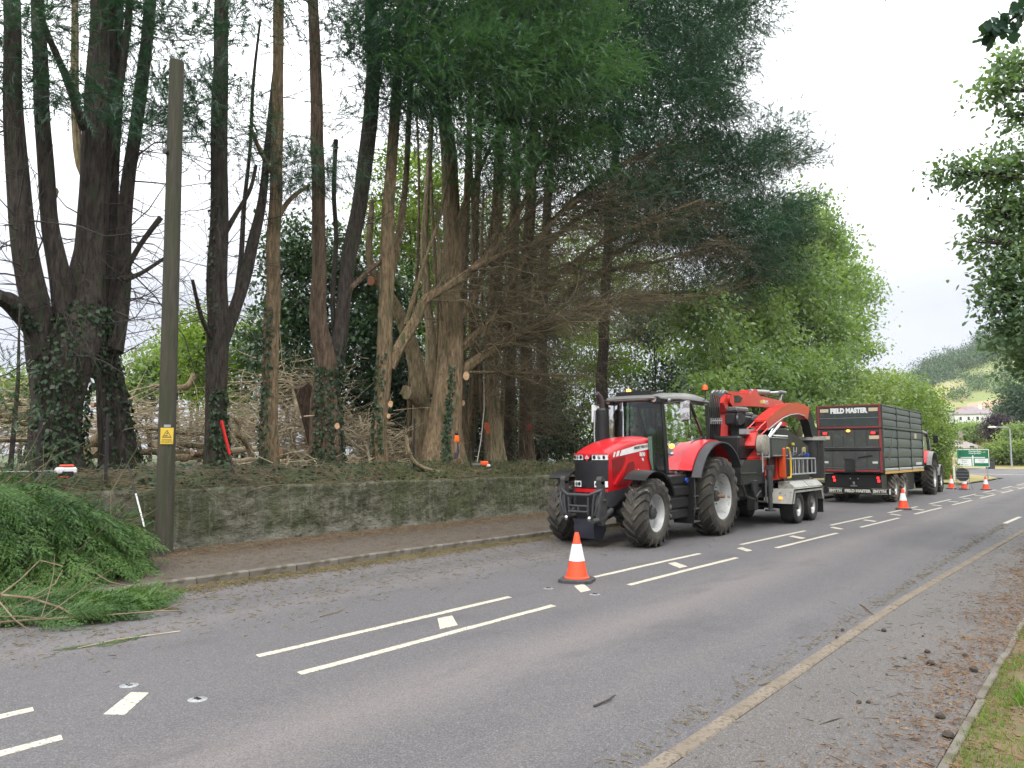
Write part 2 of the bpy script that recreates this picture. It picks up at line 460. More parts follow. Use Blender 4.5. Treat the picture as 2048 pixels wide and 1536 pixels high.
M_pave = asphalt('worn footway asphalt', (.098, .089, .082), (.122, .111, .102), (.15, .14, .13), dusty=False)
M_paveL = asphalt('littered footway asphalt', (.068, .052, .034), (.090, .070, .048), (.12, .10, .08), dusty=False, edge=(13.9, 15.6, (.060, .038, .018), 1.8, .95))

XS = list(np.arange(-14, 30, 1.0)) + list(np.arange(30, 130, 2.5))
def strip(name, xs, yl, yr, z, m, **kw):
    """a ribbon following the road between two lateral offsets (functions or numbers)"""
    V = []; F = []
    fy = lambda g, x: g(x) if callable(g) else g
    n = 7
    for x in xs:
        a, b = fy(yl, x) + road_dy(x), fy(yr, x) + road_dy(x)
        for k in range(n): V.append((x, a + (b - a) * k / (n - 1), z))
    for i in range(len(xs) - 1):
        for k in range(n - 1):
            a = i * n + k; F.append((a, a + n, a + n + 1, a + 1))
    return np_mesh(name, V, F, m, **kw)
def left_edge(x):
    if x < 46: return 11.2
    if x < 56: return 11.2 - 1.6 * smooth01(44, 56, x)
    if x < 74: return 9.6
    return 9.6 + 22 * smooth01(74, 112, x)
road = strip('road', XS, 2.5, left_edge, 0.0, M_road, kind='structure')
strip('pavement', XS, 2.36, lambda x: 1.02 - .0 * x, .012, M_pave, kind='structure')
strip('pavement', [x for x in XS if x < 56], lambda x: 11.34 if x < 40 else left_edge(x) + .14, lambda x: 14.95 - 4.4 * smooth01(40, 54, x), .105, M_paveL, kind='structure')
M_kerb = mat('concrete kerb', (.155, .125, .092), (.205, .17, .13), rough=.88, scale=2, bump=.4, bscale=90, c3=(.12, .095, .065), s3=30, t3=.56)
M_kerbg = mat('grey concrete kerb', (.115, .10, .08), (.165, .148, .12), rough=.88, scale=2, bump=.4, bscale=60, c3=(.09, .075, .05), s3=5, t3=.56)
kr = empty('kerb', (0, 0, 0)); kr['kind'] = 'structure'
def kerb_stone(x0, x1, y, w, z, m, parent, c=.012):
    d0, d1 = road_dy(x0), road_dy(x1)
    g = MB(); g.box(0, x1 - x0 - .008, 0, w, -.1, z + random.uniform(-.004, .004), c)
    o = g.build('kerb_stone', m, parent); o.location = (x0, y + d0 + random.uniform(-.004, .004), 0)
    o.rotation_euler = (0, 0, math.atan2(d1 - d0, x1 - x0)); return o
x = 1.2
while x < 34: kerb_stone(x, x + .914, 2.37, .13, .022, M_kerb, kr); x += .914
x = 1.0
while x < 24: kerb_stone(x, x + .914, 11.2, .13, .118, M_kerbg, kr, .02); x += .914
strip('kerb_far', [x for x in XS if x >= 33.6], 2.37, 2.5, .022, M_kerb, kind='structure').name = 'kerb'
strip('kerb_far', [x for x in XS if 24 <= x < 74], lambda x: left_edge(x), lambda x: left_edge(x) + .14, .116, M_kerbg, kind='structure').name = 'kerb'
ed = empty('path_edging', (0, 0, 0)); ed['kind'] = 'structure'
x = 1.0
while x < 22:
    g = MB(); g.box(0, .905, -.03, .03, -.1, .035 + random.uniform(-.01, .01), .008)
    o = g.build('edging_stone', M_kerbg, ed); o.location = (x, .99 + random.uniform(-.012, .012) + road_dy(x), 0); o.rotation_euler = (0, 0, random.uniform(-.012, .012)); x += .914
# verge beyond the edging, on the camera's side
M_soil = mat('leaf litter soil', (.13, .075, .035), (.19, .115, .055), rough=.95, scale=3, bump=.6, bscale=40, c3=(.05, .065, .02), s3=5, t3=.56)
M_verge = mat('verge turf', (.07, .085, .025), (.15, .10, .055), rough=.95, scale=2, bump=.5, bscale=30)
sheet('verge_ground', np.linspace(-6, 40, 60), np.linspace(-9, .98, 22), lambda x, y: .012 + .02 * noise.noise(Vector((x, y, 0))), M_verge, kind='structure')
sheet('verge_ground', np.linspace(40, 130, 20), np.linspace(-30, .2, 10), lambda x, y: -.01, M_ground, kind='structure')

# road markings: 4 m dashes with 2 m gaps, two rows, short bars between
M_mark = mat('road marking paint', (.44, .40, .31), (.53, .485, .385), rough=.75, scale=5, bump=.3, bscale=70, c3=(.20, .18, .155), s3=34, t3=.58)
def mark(pts, z=.004):
    g = MB(); g.prism([(p[0], p[1]) for p in pts], .0006, z, 'z')
    g.build('line_marking', M_mark, road)
def ragged(x0, x1, y, wdt):
    pts = []
    n = max(2, int((x1 - x0) / .35))
    for i in range(n + 1):
        xx = x0 + (x1 - x0) * i / n; pts.append((xx, y + road_dy(xx) - wdt / 2 + random.uniform(-.006, .006)))
    for i in range(n, -1, -1):
        xx = x0 + (x1 - x0) * i / n; pts.append((xx + .03, y + road_dy(xx) + wdt / 2 + random.uniform(-.006, .006)))
    mark(pts)
for k in range(-1, 15):
    x0 = 4.55 + 6.06 * k; dd = 0
    ragged(x0 + .06, x0 + 4.1, 6.83, .105); ragged(x0 - .06, x0 + 3.98, 6.00, .105)
    xm = x0 + 2.35; dm = road_dy(xm)
    mark([(xm - .30, 6.22 + dm), (xm - .02, 6.20 + dm), (xm + .34, 6.62 + dm), (xm + .10, 6.64 + dm)])
    if k >= 0:
        xm = x0 + 5.35; dm = road_dy(xm)
        mark([(xm - .32, 6.24 + dm), (xm - .08, 6.22 + dm), (xm + .32, 6.60 + dm), (xm + .08, 6.62 + dm)])
    else:
        a, b_, c_, d_ = atZ(207, 1429), atZ(250, 1430), atZ(298, 1386), atZ(262, 1385)
        mark([(p.x, p.y) for p in (a, b_, c_, d_)])
mark([(26.5, 2.62), (29.5, 2.5), (29.6, 2.62), (26.6, 2.74)])
# far side: give-way line of the crossing road
mark([(88, 3), (88.8, 3), (90.5, 12), (89.8, 12)])
# glass road studs set in pale sockets
M_stud = mat('stud casting', (.55, .56, .55), (.35, .36, .37), rough=.3, metal=.5, scale=30)
for nme, (px, py) in {'pale': (258, 1371), 'grey': (395, 1399), 'worn': (1097, 1177), 'faint': (1190, 1189)}.items():
    p = atZ(px, py); o = empty('road_stud', (p.x, p.y, 0.001))
    tag(o, {'pale': 'round pale road stud between the lines, leftmost, by a short white bar', 'grey': 'round silver road stud on the lane side of the wide short white bar at left',
            'worn': 'worn reflective road stud just left of the front traffic cone', 'faint': 'faint flush road stud in the lane beside the front traffic cone'}[nme], 'road stud', 'road studs along the centre lines')
    MB().lathe([(0, .005), (.055, .005), (.078, 0)], n=20, axis='z').build('socket', M_stud, o)
    MB().box(-.018, .018, -.035, .035, .006, .012, .004).build('reflector', M_lensd, o)

# ------------------------------------------------------------------ wall and bank
def wallmat():
    m = bpy.data.materials.new('mossy rendered stone'); m.use_nodes = True
    t = m.node_tree; N = t.nodes; L = t.links; b = N['Principled BSDF']; b.inputs['Roughness'].default_value = .92
    b.inputs['Specular IOR Level'].default_value = .2
    tc = N.new('ShaderNodeTexCoord'); P = tc.outputs['Object']
    def nz_(sc, det=6, st=None):
        n = N.new('ShaderNodeTexNoise'); n.inputs['Scale'].default_value = sc; n.inputs['Detail'].default_value = det; n.inputs['Roughness'].default_value = .65
        if st:
            mp = N.new('ShaderNodeMapping'); mp.inputs['Scale'].default_value = st; L.new(P, mp.inputs[0]); L.new(mp.outputs[0], n.inputs['Vector'])
        else: L.new(P, n.inputs['Vector'])
        return n.outputs['Fac']
    def rg(s, a, b_, c=0, d=1):
        r = N.new('ShaderNodeMapRange'); r.inputs['From Min'].default_value = a; r.inputs['From Max'].default_value = b_
        r.inputs['To Min'].default_value = c; r.inputs['To Max'].default_value = d; L.new(s, r.inputs['Value']); return r.outputs[0]
    def mx(f, a, b_):
        x = N.new('ShaderNodeMix'); x.data_type = 'RGBA'; L.new(f, x.inputs['Factor'])
        for s_, v in (('A', a), ('B', b_)):
            if hasattr(v, 'links'): L.new(v, x.inputs[s_])
            else: x.inputs[s_].default_value = tuple(v) + (1,)
        return x.outputs['Result']
    c = mx(rg(nz_(3.2, 10, (1, 1, 1.3)), .38, .60), (.060, .062, .036), (.165, .155, .118))
    c = mx(rg(nz_(.7, 8, (1, 1, .5)), .42, .62, 0, .8), c, (.065, .078, .030))
    c = mx(rg(nz_(3.0, 7, (1, 1, .28)), .50, .70, 0, .75), c, (.048, .056, .024))      # algae run down from the top
    sp = N.new('ShaderNodeSeparateXYZ'); L.new(P, sp.inputs[0])
    ad = N.new('ShaderNodeMath'); ad.operation = 'MULTIPLY_ADD'; ad.inputs[1].default_value = -1.3; L.new(nz_(1.6, 8), ad.inputs[0]); L.new(sp.outputs['Z'], ad.inputs[2])
    low = rg(ad.outputs[0], -.22, -.66, 0, .75)
    c = mx(low, c, (.25, .24, .20))                                                 # pale lime showing along the foot
    c = mx(rg(nz_(6.5, 10, (1, 1, 1.8)), .56, .63, 0, .7), c, (.028, .030, .016))
    c = mx(rg(nz_(4.5, 8, (2.4, 2.4, .30)), .54, .68, 0, .6), c, (.20, .195, .15))
    c = mx(rg(nz_(6, 9, (1, 1, 2.2)), .57, .66, 0, .6), c, (.19, .18, .145))
    L.new(c, b.inputs['Base Color'])
    bp = N.new('ShaderNodeBump'); bp.inputs['Strength'].default_value = 1.0; bp.inputs['Distance'].default_value = .09
    L.new(nz_(7, 10, (1, 1, 1.5)), bp.inputs['Height']); L.new(bp.outputs[0], b.inputs['Normal'])
    return m
M_wall = wallmat()
V = []; F = []
wx = np.arange(-6, 46, .10); wz = np.linspace(0, 1.30, 26)
for x in wx:
    top = 1.30 + .035 * noise.noise(Vector((x * .8, 0, 0))) + .02 * noise.noise(Vector((x * 3, 5, 0)))
    for k, z in enumerate(wz):
        zz = z / 1.30 * top
        yy = 14.86 + .02 * zz + .05 * noise.noise(Vector((x * 1.3, zz * 2.4, 3))) + .030 * noise.noise(Vector((x * 4, zz * 7, 9))) + .014 * noise.noise(Vector((x * 10, zz * 15, 2)))
        if k == len(wz) - 1: yy += .03
        V.append((x, yy, zz))
    for yb in (.15, .42): V.append((x, 14.86 + yb, top + .02 * noise.noise(Vector((x * 4, yb * 9, 0)))))
    V.append((x, 15.28, 0))
m_ = len(wz) + 3
for i in range(len(wx) - 1):
    for k in range(m_ - 1):
        a = i * m_ + k; F.append((a, a + m_, a + m_ + 1, a + 1))
np_mesh('roadside_wall', V, F, M_wall, smooth=True, label='long low mossy grey stone wall holding back the wooded bank', cat='wall')
M_bank = mat('bank soil and ivy', (.060, .045, .022), (.10, .075, .04), rough=.95, scale=2.2, bump=.8, bscale=14, c3=(.035, .06, .015), s3=1.6, t3=.50)
sheet('bank_ground', np.concatenate([np.arange(-14, 50, .7), np.arange(50, 140, 4)]), np.concatenate([np.arange(15.1, 18, .3), np.arange(18, 70, 2.5)]), bank_z, M_bank, kind='structure', smooth=True)

# ------------------------------------------------------------------ scatter helpers
def rand_frames(n, g):
    a = g.normal(size=(n, 3)); a /= np.linalg.norm(a, axis=1)[:, None] + 1e-9
    return a
def ortho(d, up):
    s = np.cross(d, up); l = np.linalg.norm(s, axis=1)[:, None]
    s = np.where(l < 1e-4, np.array([[1., 0, 0]]), s / np.maximum(l, 1e-6)); u = np.cross(s, d)
    return s, u
def place(tv, tf, P, D, U, S):
    """template verts (k,3) with x along D, z along U, placed at P scaled S"""
    D = D / (np.linalg.norm(D, axis=1)[:, None] + 1e-9)
    s, u = ortho(D, U)
    k = len(tv); n = len(P)
    V = (P[:, None, :] + S[:, None, None] * (tv[None, :, 0:1] * D[:, None, :] + tv[None, :, 1:2] * s[:, None, :] + tv[None, :, 2:3] * u[:, None, :])).reshape(-1, 3)
    F = (tf[None] + (np.arange(n) * k)[:, None, None]).reshape(-1, tf.shape[1])
    return V, F
def frond(pairs=7, w=.52, lw=.045, droop=.25, seed=0):
    """flat feathery spray of a cypress: narrow leaflets on both sides of a drooping stem, one triangle each"""
    g = np.random.default_rng(seed); V = []; F = []
    for i in range(pairs):
        t = (i + .6) / (pairs + .3); z = -droop * t * t
        ln = w * (1 - t * .5) * g.uniform(.55, 1.25)
        for sgn in (-1, 1):
            a = R(34 + g.uniform(-12, 12)); dx, dy = math.cos(a) * ln, sgn * math.sin(a) * ln
            b = len(V); ww = lw * g.uniform(.8, 1.2)
            V += [(t - ww, 0, z), (t + ww, 0, z + .01), (t + dx, dy, z - droop * .6 * ln + g.uniform(-.07, .07))]
            F.append((b, b + 1, b + 2))
    b = len(V); V += [(1 - lw, -lw * .5, -droop), (1 - lw, lw * .5, -droop), (1.15, 0, -droop * 1.3)]; F.append((b, b + 1, b + 2))
    return np.array(V), np.array(F)
def frond2(side=7, lf=4, seed=1):
    """close-up spray: side sprays that each carry leaflets"""
    V = []; F = []; g = np.random.default_rng(seed)
    tv, tf = frond(lf + 1, .36, .085, .12, seed)
    for i in range(side):
        t = (i + .5) / side; z = -.25 * t * t
        for sgn in (-1, 1):
            ln = .42 * (1 - t * .55) * g.uniform(.8, 1.15); a = R(42 + g.uniform(-8, 8)) * sgn
            c, s = math.cos(a) * ln, math.sin(a) * ln
            q = np.stack([t + tv[:, 0] * c - tv[:, 1] * s, tv[:, 0] * s + tv[:, 1] * c, z + tv[:, 2] * ln - .22 * tv[:, 0] * ln], 1)
            F.append(tf + sum(len(x) for x in V)); V.append(q)
    F.append(tf + sum(len(x) for x in V)); V.append(np.stack([.8 + tv[:, 0] * .35, tv[:, 1] * .35, -.2 + tv[:, 2] * .35], 1))
    return np.concatenate(V), np.concatenate(F)
LEAF = (np.array([(0, 0, 0), (.45, .28, .06), (1, 0, -.05), (.45, -.28, .06)]), np.array([(0, 1, 2, 3)]))
def lobed(fine=False):
    """oak leaf with wavy lobes"""
    xs = [0, .30, .48, .72, 1.0]; ys = [.03, .24, .16, .30, .0]
    if fine: xs = [0, .10, .20, .28, .37, .45, .54, .62, .72, .80, .90, 1.0]; ys = [.02, .10, .17, .11, .22, .25, .17, .28, .30, .20, .17, .0]
    V = [(0, 0, 0)]; 
    top = [(x, y, .05 * y) for x, y in zip(xs, ys)]; bot = [(x, -y, .05 * y) for x, y in zip(xs, ys)]
    V = [(x, 0, -.03 * x) for x in xs] + top + bot; n = len(xs); F = []
    for i in range(n - 1):
        F.append((i, i + 1, n + i + 1, n + i)); F.append((i, 2 * n + i, 2 * n + i + 1, i + 1))
    return np.array(V), np.array(F)
def blob_points(blobs, n, g, shell=.55):
    """blobs: (centre, radii, weight) -> points in their outer shells and outward directions"""
    wts = np.array([b[2] for b in blobs], float); wts /= wts.sum()
    P = []; D = []
    for (c, r, _), k in zip(blobs, g.multinomial(n, wts)):
        d = rand_frames(k, g); rad = shell + (1 - shell) * g.random(k) ** .7
        rad *= 1 + .16 * np.sin(d[:, 0] * 5 + c[0]) * np.sin(d[:, 2] * 6 + c[1])
        P.append(np.array(c)[None] + d * np.array(r)[None] * rad[:, None]); D.append(d)
    return np.concatenate(P), np.concatenate(D)
def pblob(px, py, rx, ry, Y, depth=1.0, wt=None):
    c = atY(px, py, Y); k = 1 / pxm(c)
    return ((c.x, c.y, c.z), (rx * k, rx * k * depth, ry * k), wt if wt is not None else rx * ry * k * k)
FR = [frond(seed=s) for s in range(3)]
FRD = [frond2(seed=s) for s in range(2)]
def conifer_foliage(name, blobs, n, size, m, parent=None, org=None, up=.25, side=(0, -.3, 0), seed=0, cluster=9, **kw):
    """sprays grown in fans: each fan starts at one twig and spreads"""
    g = np.random.default_rng(seed)
    nc = n // cluster
    P, D = blob_points(blobs, nc, g, .35)
    D = D + np.array([[side[0], side[1], side[2] + up]]) + g.normal(size=D.shape) * .25
    D /= np.linalg.norm(D, axis=1)[:, None]
    P = np.repeat(P, cluster, 0); D = np.repeat(D, cluster, 0)
    t = g.random((len(P), 1)) * size * 2.2
    sp_ = 1.5 if cluster > 20 else 1.0
    P = P + D * t * .55 + g.normal(size=P.shape) * size * sp_ * np.array([[1.0, 1.0, .27 if cluster > 20 else .38]])
    D2 = D + g.normal(size=D.shape) * .5 + np.array([[0, 0, -.12]])
    U = np.array([[0, 0, 1.]]) + g.normal(size=D.shape) * .35
    S = g.uniform(.65, 1.35, len(P)) * size
    Vs = []; Fs = []; b = 0
    for k, (tv, tf) in enumerate(FR):
        s_ = slice(k, None, len(FR)); V, F = place(tv, tf, P[s_], D2[s_], U[s_], S[s_])
        Vs.append(V); Fs.append(F + b); b += len(V)
    return np_mesh(name, np.concatenate(Vs), np.concatenate(Fs), m, parent, org=org, **kw)
def leaf_mass(name, blobs, n, size, m, parent=None, org=None, seed=0, cluster=36, tmpl=LEAF, shell=.45, **kw):
    g = np.random.default_rng(seed)
    P, D = blob_points(blobs, max(1, n // cluster), g, shell)
    P = np.repeat(P, cluster, 0); D = np.repeat(D, cluster, 0)
    sp = 1.2 if cluster < 12 else 1.9
    P = P + g.normal(size=P.shape) * size * sp * np.array([[1.1, 1.1, .55 if cluster > 12 else 1]])
    D2 = D * .5 + g.normal(size=D.shape) * .7 + np.array([[0, 0, -.15]])
    U = np.array([[0, 0, 1.]]) + D * .5 + g.normal(size=D.shape) * .45
    V, F = place(tmpl[0], tmpl[1], P, D2, U, g.uniform(.6, 1.3, len(P)) * size)
    return np_mesh(name, V, F, m, parent, org=org, **kw)
def sticks(n, P, D, L, r, g, bend=.15, k=3, sides=3):
    """many thin tapering twigs as arrays"""
    n = len(P); D = D / np.linalg.norm(D, axis=1)[:, None]; bd = g.normal(size=(n, 3)) * bend
    s, u = ortho(D, np.tile([[.1, .2, 1.]], (n, 1)))
    V = np.zeros((n, k * sides, 3)); 
    kink = np.zeros((n, 3))
    for i in range(k):
        t = i / (k - 1); rr = r * (1 - .75 * t)
        if i and k > 3: kink = kink + g.normal(size=(n, 3)) * (L * .055)[:, None]
        c = P + D * (L * t)[:, None] + bd * (L * t * t)[:, None] + kink
        for j in range(sides):
            a = 2 * math.pi * j / sides
            V[:, i * sides + j] = c + (s * math.cos(a) + u * math.sin(a)) * rr[:, None]
    F = []
    for i in range(k - 1):
        for j in range(sides):
            a, b = i * sides + j, i * sides + (j + 1) % sides; F.append((a, b, b + sides, a + sides))
    F = np.array(F); F = (F[None] + (np.arange(n) * k * sides)[:, None, None]).reshape(-1, 4)
    return V.reshape(-1, 3), F

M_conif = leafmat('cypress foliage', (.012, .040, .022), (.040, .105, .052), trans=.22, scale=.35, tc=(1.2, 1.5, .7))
M_conif_lit = leafmat('sunlit cypress foliage', (.018, .062, .024), (.100, .200, .072), trans=.25, scale=.5, tc=(1.3, 1.5, .6))  # brighter copy of the cypress colours: light on the near clumps painted in
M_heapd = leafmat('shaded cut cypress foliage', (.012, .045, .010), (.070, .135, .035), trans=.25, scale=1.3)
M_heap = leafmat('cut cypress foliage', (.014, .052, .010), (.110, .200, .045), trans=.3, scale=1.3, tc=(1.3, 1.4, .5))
M_laurel = leafmat('laurel leaves', (.016, .045, .018), (.055, .11, .040), trans=.25, rough=.35, spec=.6)
M_wood = leafmat('woodland leaves', (.055, .11, .020), (.22, .30, .05), trans=.5)
M_decid = leafmat('ash tree leaves', (.085, .150, .062), (.250, .335, .145), trans=.45, scale=.3)  # leaf colours lightened in place of haze
M_far = leafmat('haze-paled hedgerow leaves', (.120, .190, .070), (.280, .350, .130), trans=.4, scale=.3)  # haze over the hedgerow is put into these lighter leaf colours
M_shrub = leafmat('roadside shrub leaves', (.060, .115, .030), (.230, .300, .080), trans=.4, scale=.5)
M_oak = leafmat('oak leaves', (.070, .130, .075), (.175, .250, .135), trans=.45, scale=.5)  # lightened too, so the colour carries the haze
M_oakn = leafmat('near oak leaves', (.020, .050, .035), (.035, .075, .05), trans=.3, scale=2)
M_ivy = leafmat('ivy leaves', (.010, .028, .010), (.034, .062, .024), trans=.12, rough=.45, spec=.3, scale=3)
M_beech = leafmat('copper beech leaves', (.030, .020, .030), (.060, .040, .050), trans=.2, tc=(1.6, .8, .8))
M_hill = leafmat('hill wood foliage', (.030, .065, .040), (.075, .130, .062), trans=.25, scale=.02)
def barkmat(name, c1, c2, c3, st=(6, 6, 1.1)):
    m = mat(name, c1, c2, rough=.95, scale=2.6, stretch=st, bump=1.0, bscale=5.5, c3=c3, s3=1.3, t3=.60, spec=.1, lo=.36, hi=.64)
    for n_ in m.node_tree.nodes:
        if n_.type == 'BUMP': n_.inputs['Distance'].default_value = .09
    return m
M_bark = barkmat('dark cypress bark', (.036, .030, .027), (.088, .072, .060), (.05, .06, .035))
M_barkb = barkmat('brown cypress bark', (.115, .082, .050), (.28, .205, .125), (.09, .10, .05))
M_barkl = barkmat('pale green-brown bark', (.20, .155, .095), (.38, .30, .185), (.12, .135, .06))
M_barkr = barkmat('reddish cypress bark', (.080, .055, .040), (.18, .130, .090), (.08, .06, .04))
M_twig = mat('dead brown twigs', (.080, .064, .035), (.170, .138, .075), rough=.9, scale=1.5)
M_twigd = mat('dark twigs', (.035, .030, .026), (.06, .052, .042), rough=.9, scale=1.5)
M_brush = mat('cut brushwood', (.28, .225, .14), (.50, .42, .28), rough=.9, scale=2)
M_cut = mat('fresh cut wood', (.42, .25, .13), (.55, .36, .21), rough=.8, scale=14)
# ------------------------------------------------------------------ trees on the bank
def limb_path(pts, Y0, Y1=None, sub=5):
    Y1 = Y0 if Y1 is None else Y1
    W = []; n = len(pts)
    for i, (px, py, wd) in enumerate(pts):
        p = atY(px, py, Y0 + (Y1 - Y0) * i / max(1, n - 1)); W.append((p, wd * .41 / pxm(p)))
    out = []
    for i in range(n - 1):
        p0 = W[max(i - 1, 0)]; p1 = W[i]; p2 = W[i + 1]; p3 = W[min(i + 2, n - 1)]
        for k in range(sub):
            t = k / sub; a = -.5 * t + t * t - .5 * t ** 3; b = 1 - 2.5 * t * t + 1.5 * t ** 3; c = .5 * t + 2 * t * t - 1.5 * t ** 3; d = -.5 * t * t + .5 * t ** 3
            out.append((p0[0] * a + p1[0] * b + p2[0] * c + p3[0] * d, max(.004, p1[1] * (1 - t) + p2[1] * t)))
    out.append(W[-1]); return out
def wood(path, n=12, rough=.10, seed=0, foot=False):
    """fluted, slightly uneven stem through path"""
    vs = []; fs = []; prev = None
    P = [p for p, _ in path]
    for i, (p, r) in enumerate(path):
        t = (P[min(i + 1, len(P) - 1)] - P[max(i - 1, 0)]).normalized()
        u = t.orthogonal().normalized() if prev is None else (prev - t * prev.dot(t)).normalized()
        prev = u; v = t.cross(u)
        q = p + Vector((noise.noise(Vector((p.z * .6, seed, 0))), noise.noise(Vector((p.z * .6, seed, 9))), 0)) * r * .22
        for k in range(n):
            a = 2 * math.pi * k / n
            rr = r * (1 + rough * (math.sin(3 * a + seed + p.z * .3) * .7 + math.sin(7 * a + seed * 2 + p.z * .2) * .5 + math.sin(11 * a + seed + p.z * .5) * .35) + rough * 1.2 * noise.noise(Vector((math.cos(a) * 1.5, math.sin(a) * 1.5 + seed, p.z * .6))))
            vs.append(q + (u * math.cos(a) + v * math.sin(a)) * rr)
    for i in range(len(path) - 1):
        for k in range(n):
            a, b = i * n + k, i * n + (k + 1) % n; fs.append((a, b, b + n, a + n))
    fs.append(tuple(range(n - 1, -1, -1))); m = (len(path) - 1) * n; fs.append(tuple(range(m, m + n)))
    return vs, fs
TREES = {}
def tree(label, trunk, limbs=(), Y=17.0, bark=None, blobs=None, nf=0, fs=.6, fmat=None, cat='tree', twigs=(), ivy=(), name='cypress_tree', seed=0, group='tall trees on the bank', base_drop=.35, twmat=None, side=(0, -.3, 0), cluster=46):
    path = limb_path(trunk, Y); b0 = path[0][0]
    path.insert(0, (b0 - Vector((0, 0, base_drop)), path[0][1] * 1.15))
    org = Vector((b0.x, b0.y, b0.z - .05))
    o = empty(name, org, 0, label, cat, group)
    bark = bark or M_bark
    g = MB(); v, f = wood(path, 40, .13, seed); g.add(v, f); g.build('trunk', bark, o, org=org, smooth=60)
    paths = [path]
    for i, L_ in enumerate(limbs):
        pts, y0, y1 = L_[0], L_[1], L_[2]
        pp = limb_path(pts, y0, y1); paths.append(pp)
        g = MB(); v, f = wood(pp, 24 if pts[0][2] > 20 else 8, .11, seed + i + 1); g.add(v, f)
        g.build('limb', L_[3] if len(L_) > 3 else bark, o, org=org, smooth=60)
    r_ = np.random.default_rng(seed + 50)
    if twigs:
        Vs = []; Fs = []; b = 0
        for (li, t0, t1, n, ln, dx, up, rr) in twigs:
            pp = paths[li]; idx = r_.uniform(t0, t1, n) * (len(pp) - 1)
            Pt = np.array([list(pp[int(k)][0].lerp(pp[min(int(k) + 1, len(pp) - 1)][0], k - int(k))) for k in idx])
            D = r_.normal(size=(n, 3)) * np.array([[.7, .7, .30]]) + np.array([[dx[0], dx[1], up]])
            Ls = ln * r_.uniform(.35, 1.2, n)
            V, F = sticks(n, Pt, D, Ls, np.full(n, rr) * r_.uniform(.5, 1.2, n), r_, .22, 5, 4); Vs.append(V); Fs.append(F + b); b += len(V)
            # side twigs along every branch
            k2 = 6; Dn = D / np.linalg.norm(D, axis=1)[:, None]; C = V.reshape(n, 5, 4, 3).mean(2)
            tt = r_.uniform(.25, .98, (n, k2)) * 4; i0 = np.minimum(tt.astype(int), 3)
            Q = C[np.arange(n)[:, None], i0] * (1 - (tt - i0))[..., None] + C[np.arange(n)[:, None], i0 + 1] * (tt - i0)[..., None]
            Q = Q.reshape(-1, 3); D2 = np.repeat(Dn, k2, 0) * .8 + r_.normal(size=Q.shape) * .55 + np.array([[0, 0, .05]])
            V, F = sticks(len(Q), Q, D2, np.repeat(Ls, k2) * r_.uniform(.2, .5, len(Q)), np.full(len(Q), rr * .4), r_, .35, 3, 3); Vs.append(V); Fs.append(F + b); b += len(V)
        np_mesh('twigs', np.concatenate(Vs), np.concatenate(Fs), twmat or M_twigd, o, org=org, kind='stuff')
    if ivy:
        P = []; D = []
        for (li, t0, t1, n, a0, a1) in ivy:
            pp = paths[li]
            for _ in range(n):
                k = r_.uniform(t0, t1) * (len(pp) - 1); i = int(k); c = pp[i][0].lerp(pp[min(i + 1, len(pp) - 1)][0], k - i); rad = pp[i][1]
                a = r_.uniform(a0, a1); d = np.array([math.cos(a), math.sin(a), 0]); q = np.array(c) + d * rad * r_.uniform(1.0, 1.22)
                P.append(q); D.append(d)
        P = np.array(P); D = np.array(D); n = len(P)
        V, F = place(LEAF[0] * np.array([1, 1.5, 1]), LEAF[1], P, D * .25 + r_.normal(size=P.shape) * .45 + np.array([[0, 0, -.8]]), D + r_.normal(size=P.shape) * .35, r_.uniform(.06, .13, n))
        np_mesh('ivy', V, F, M_ivy, o, org=org)
    if blobs:
        conifer_foliage('crown', blobs, nf, fs, fmat or M_conif, o, org, seed=seed, side=side, cluster=cluster)
        if nf > 5000:
            cb_ = [(c_, tuple(r__ * .92 for r__ in rr_), w_) for c_, rr_, w_ in blobs]
            leaf_mass('inner_foliage', cb_, int(nf * 1.5), fs * .62, M_conif, o, org, seed + 400, cluster=30, shell=.05, tmpl=(LEAF[0] * np.array([1, .42, 1]), LEAF[1]))
    TREES[label] = (o, paths)
    return o, paths
B = pblob
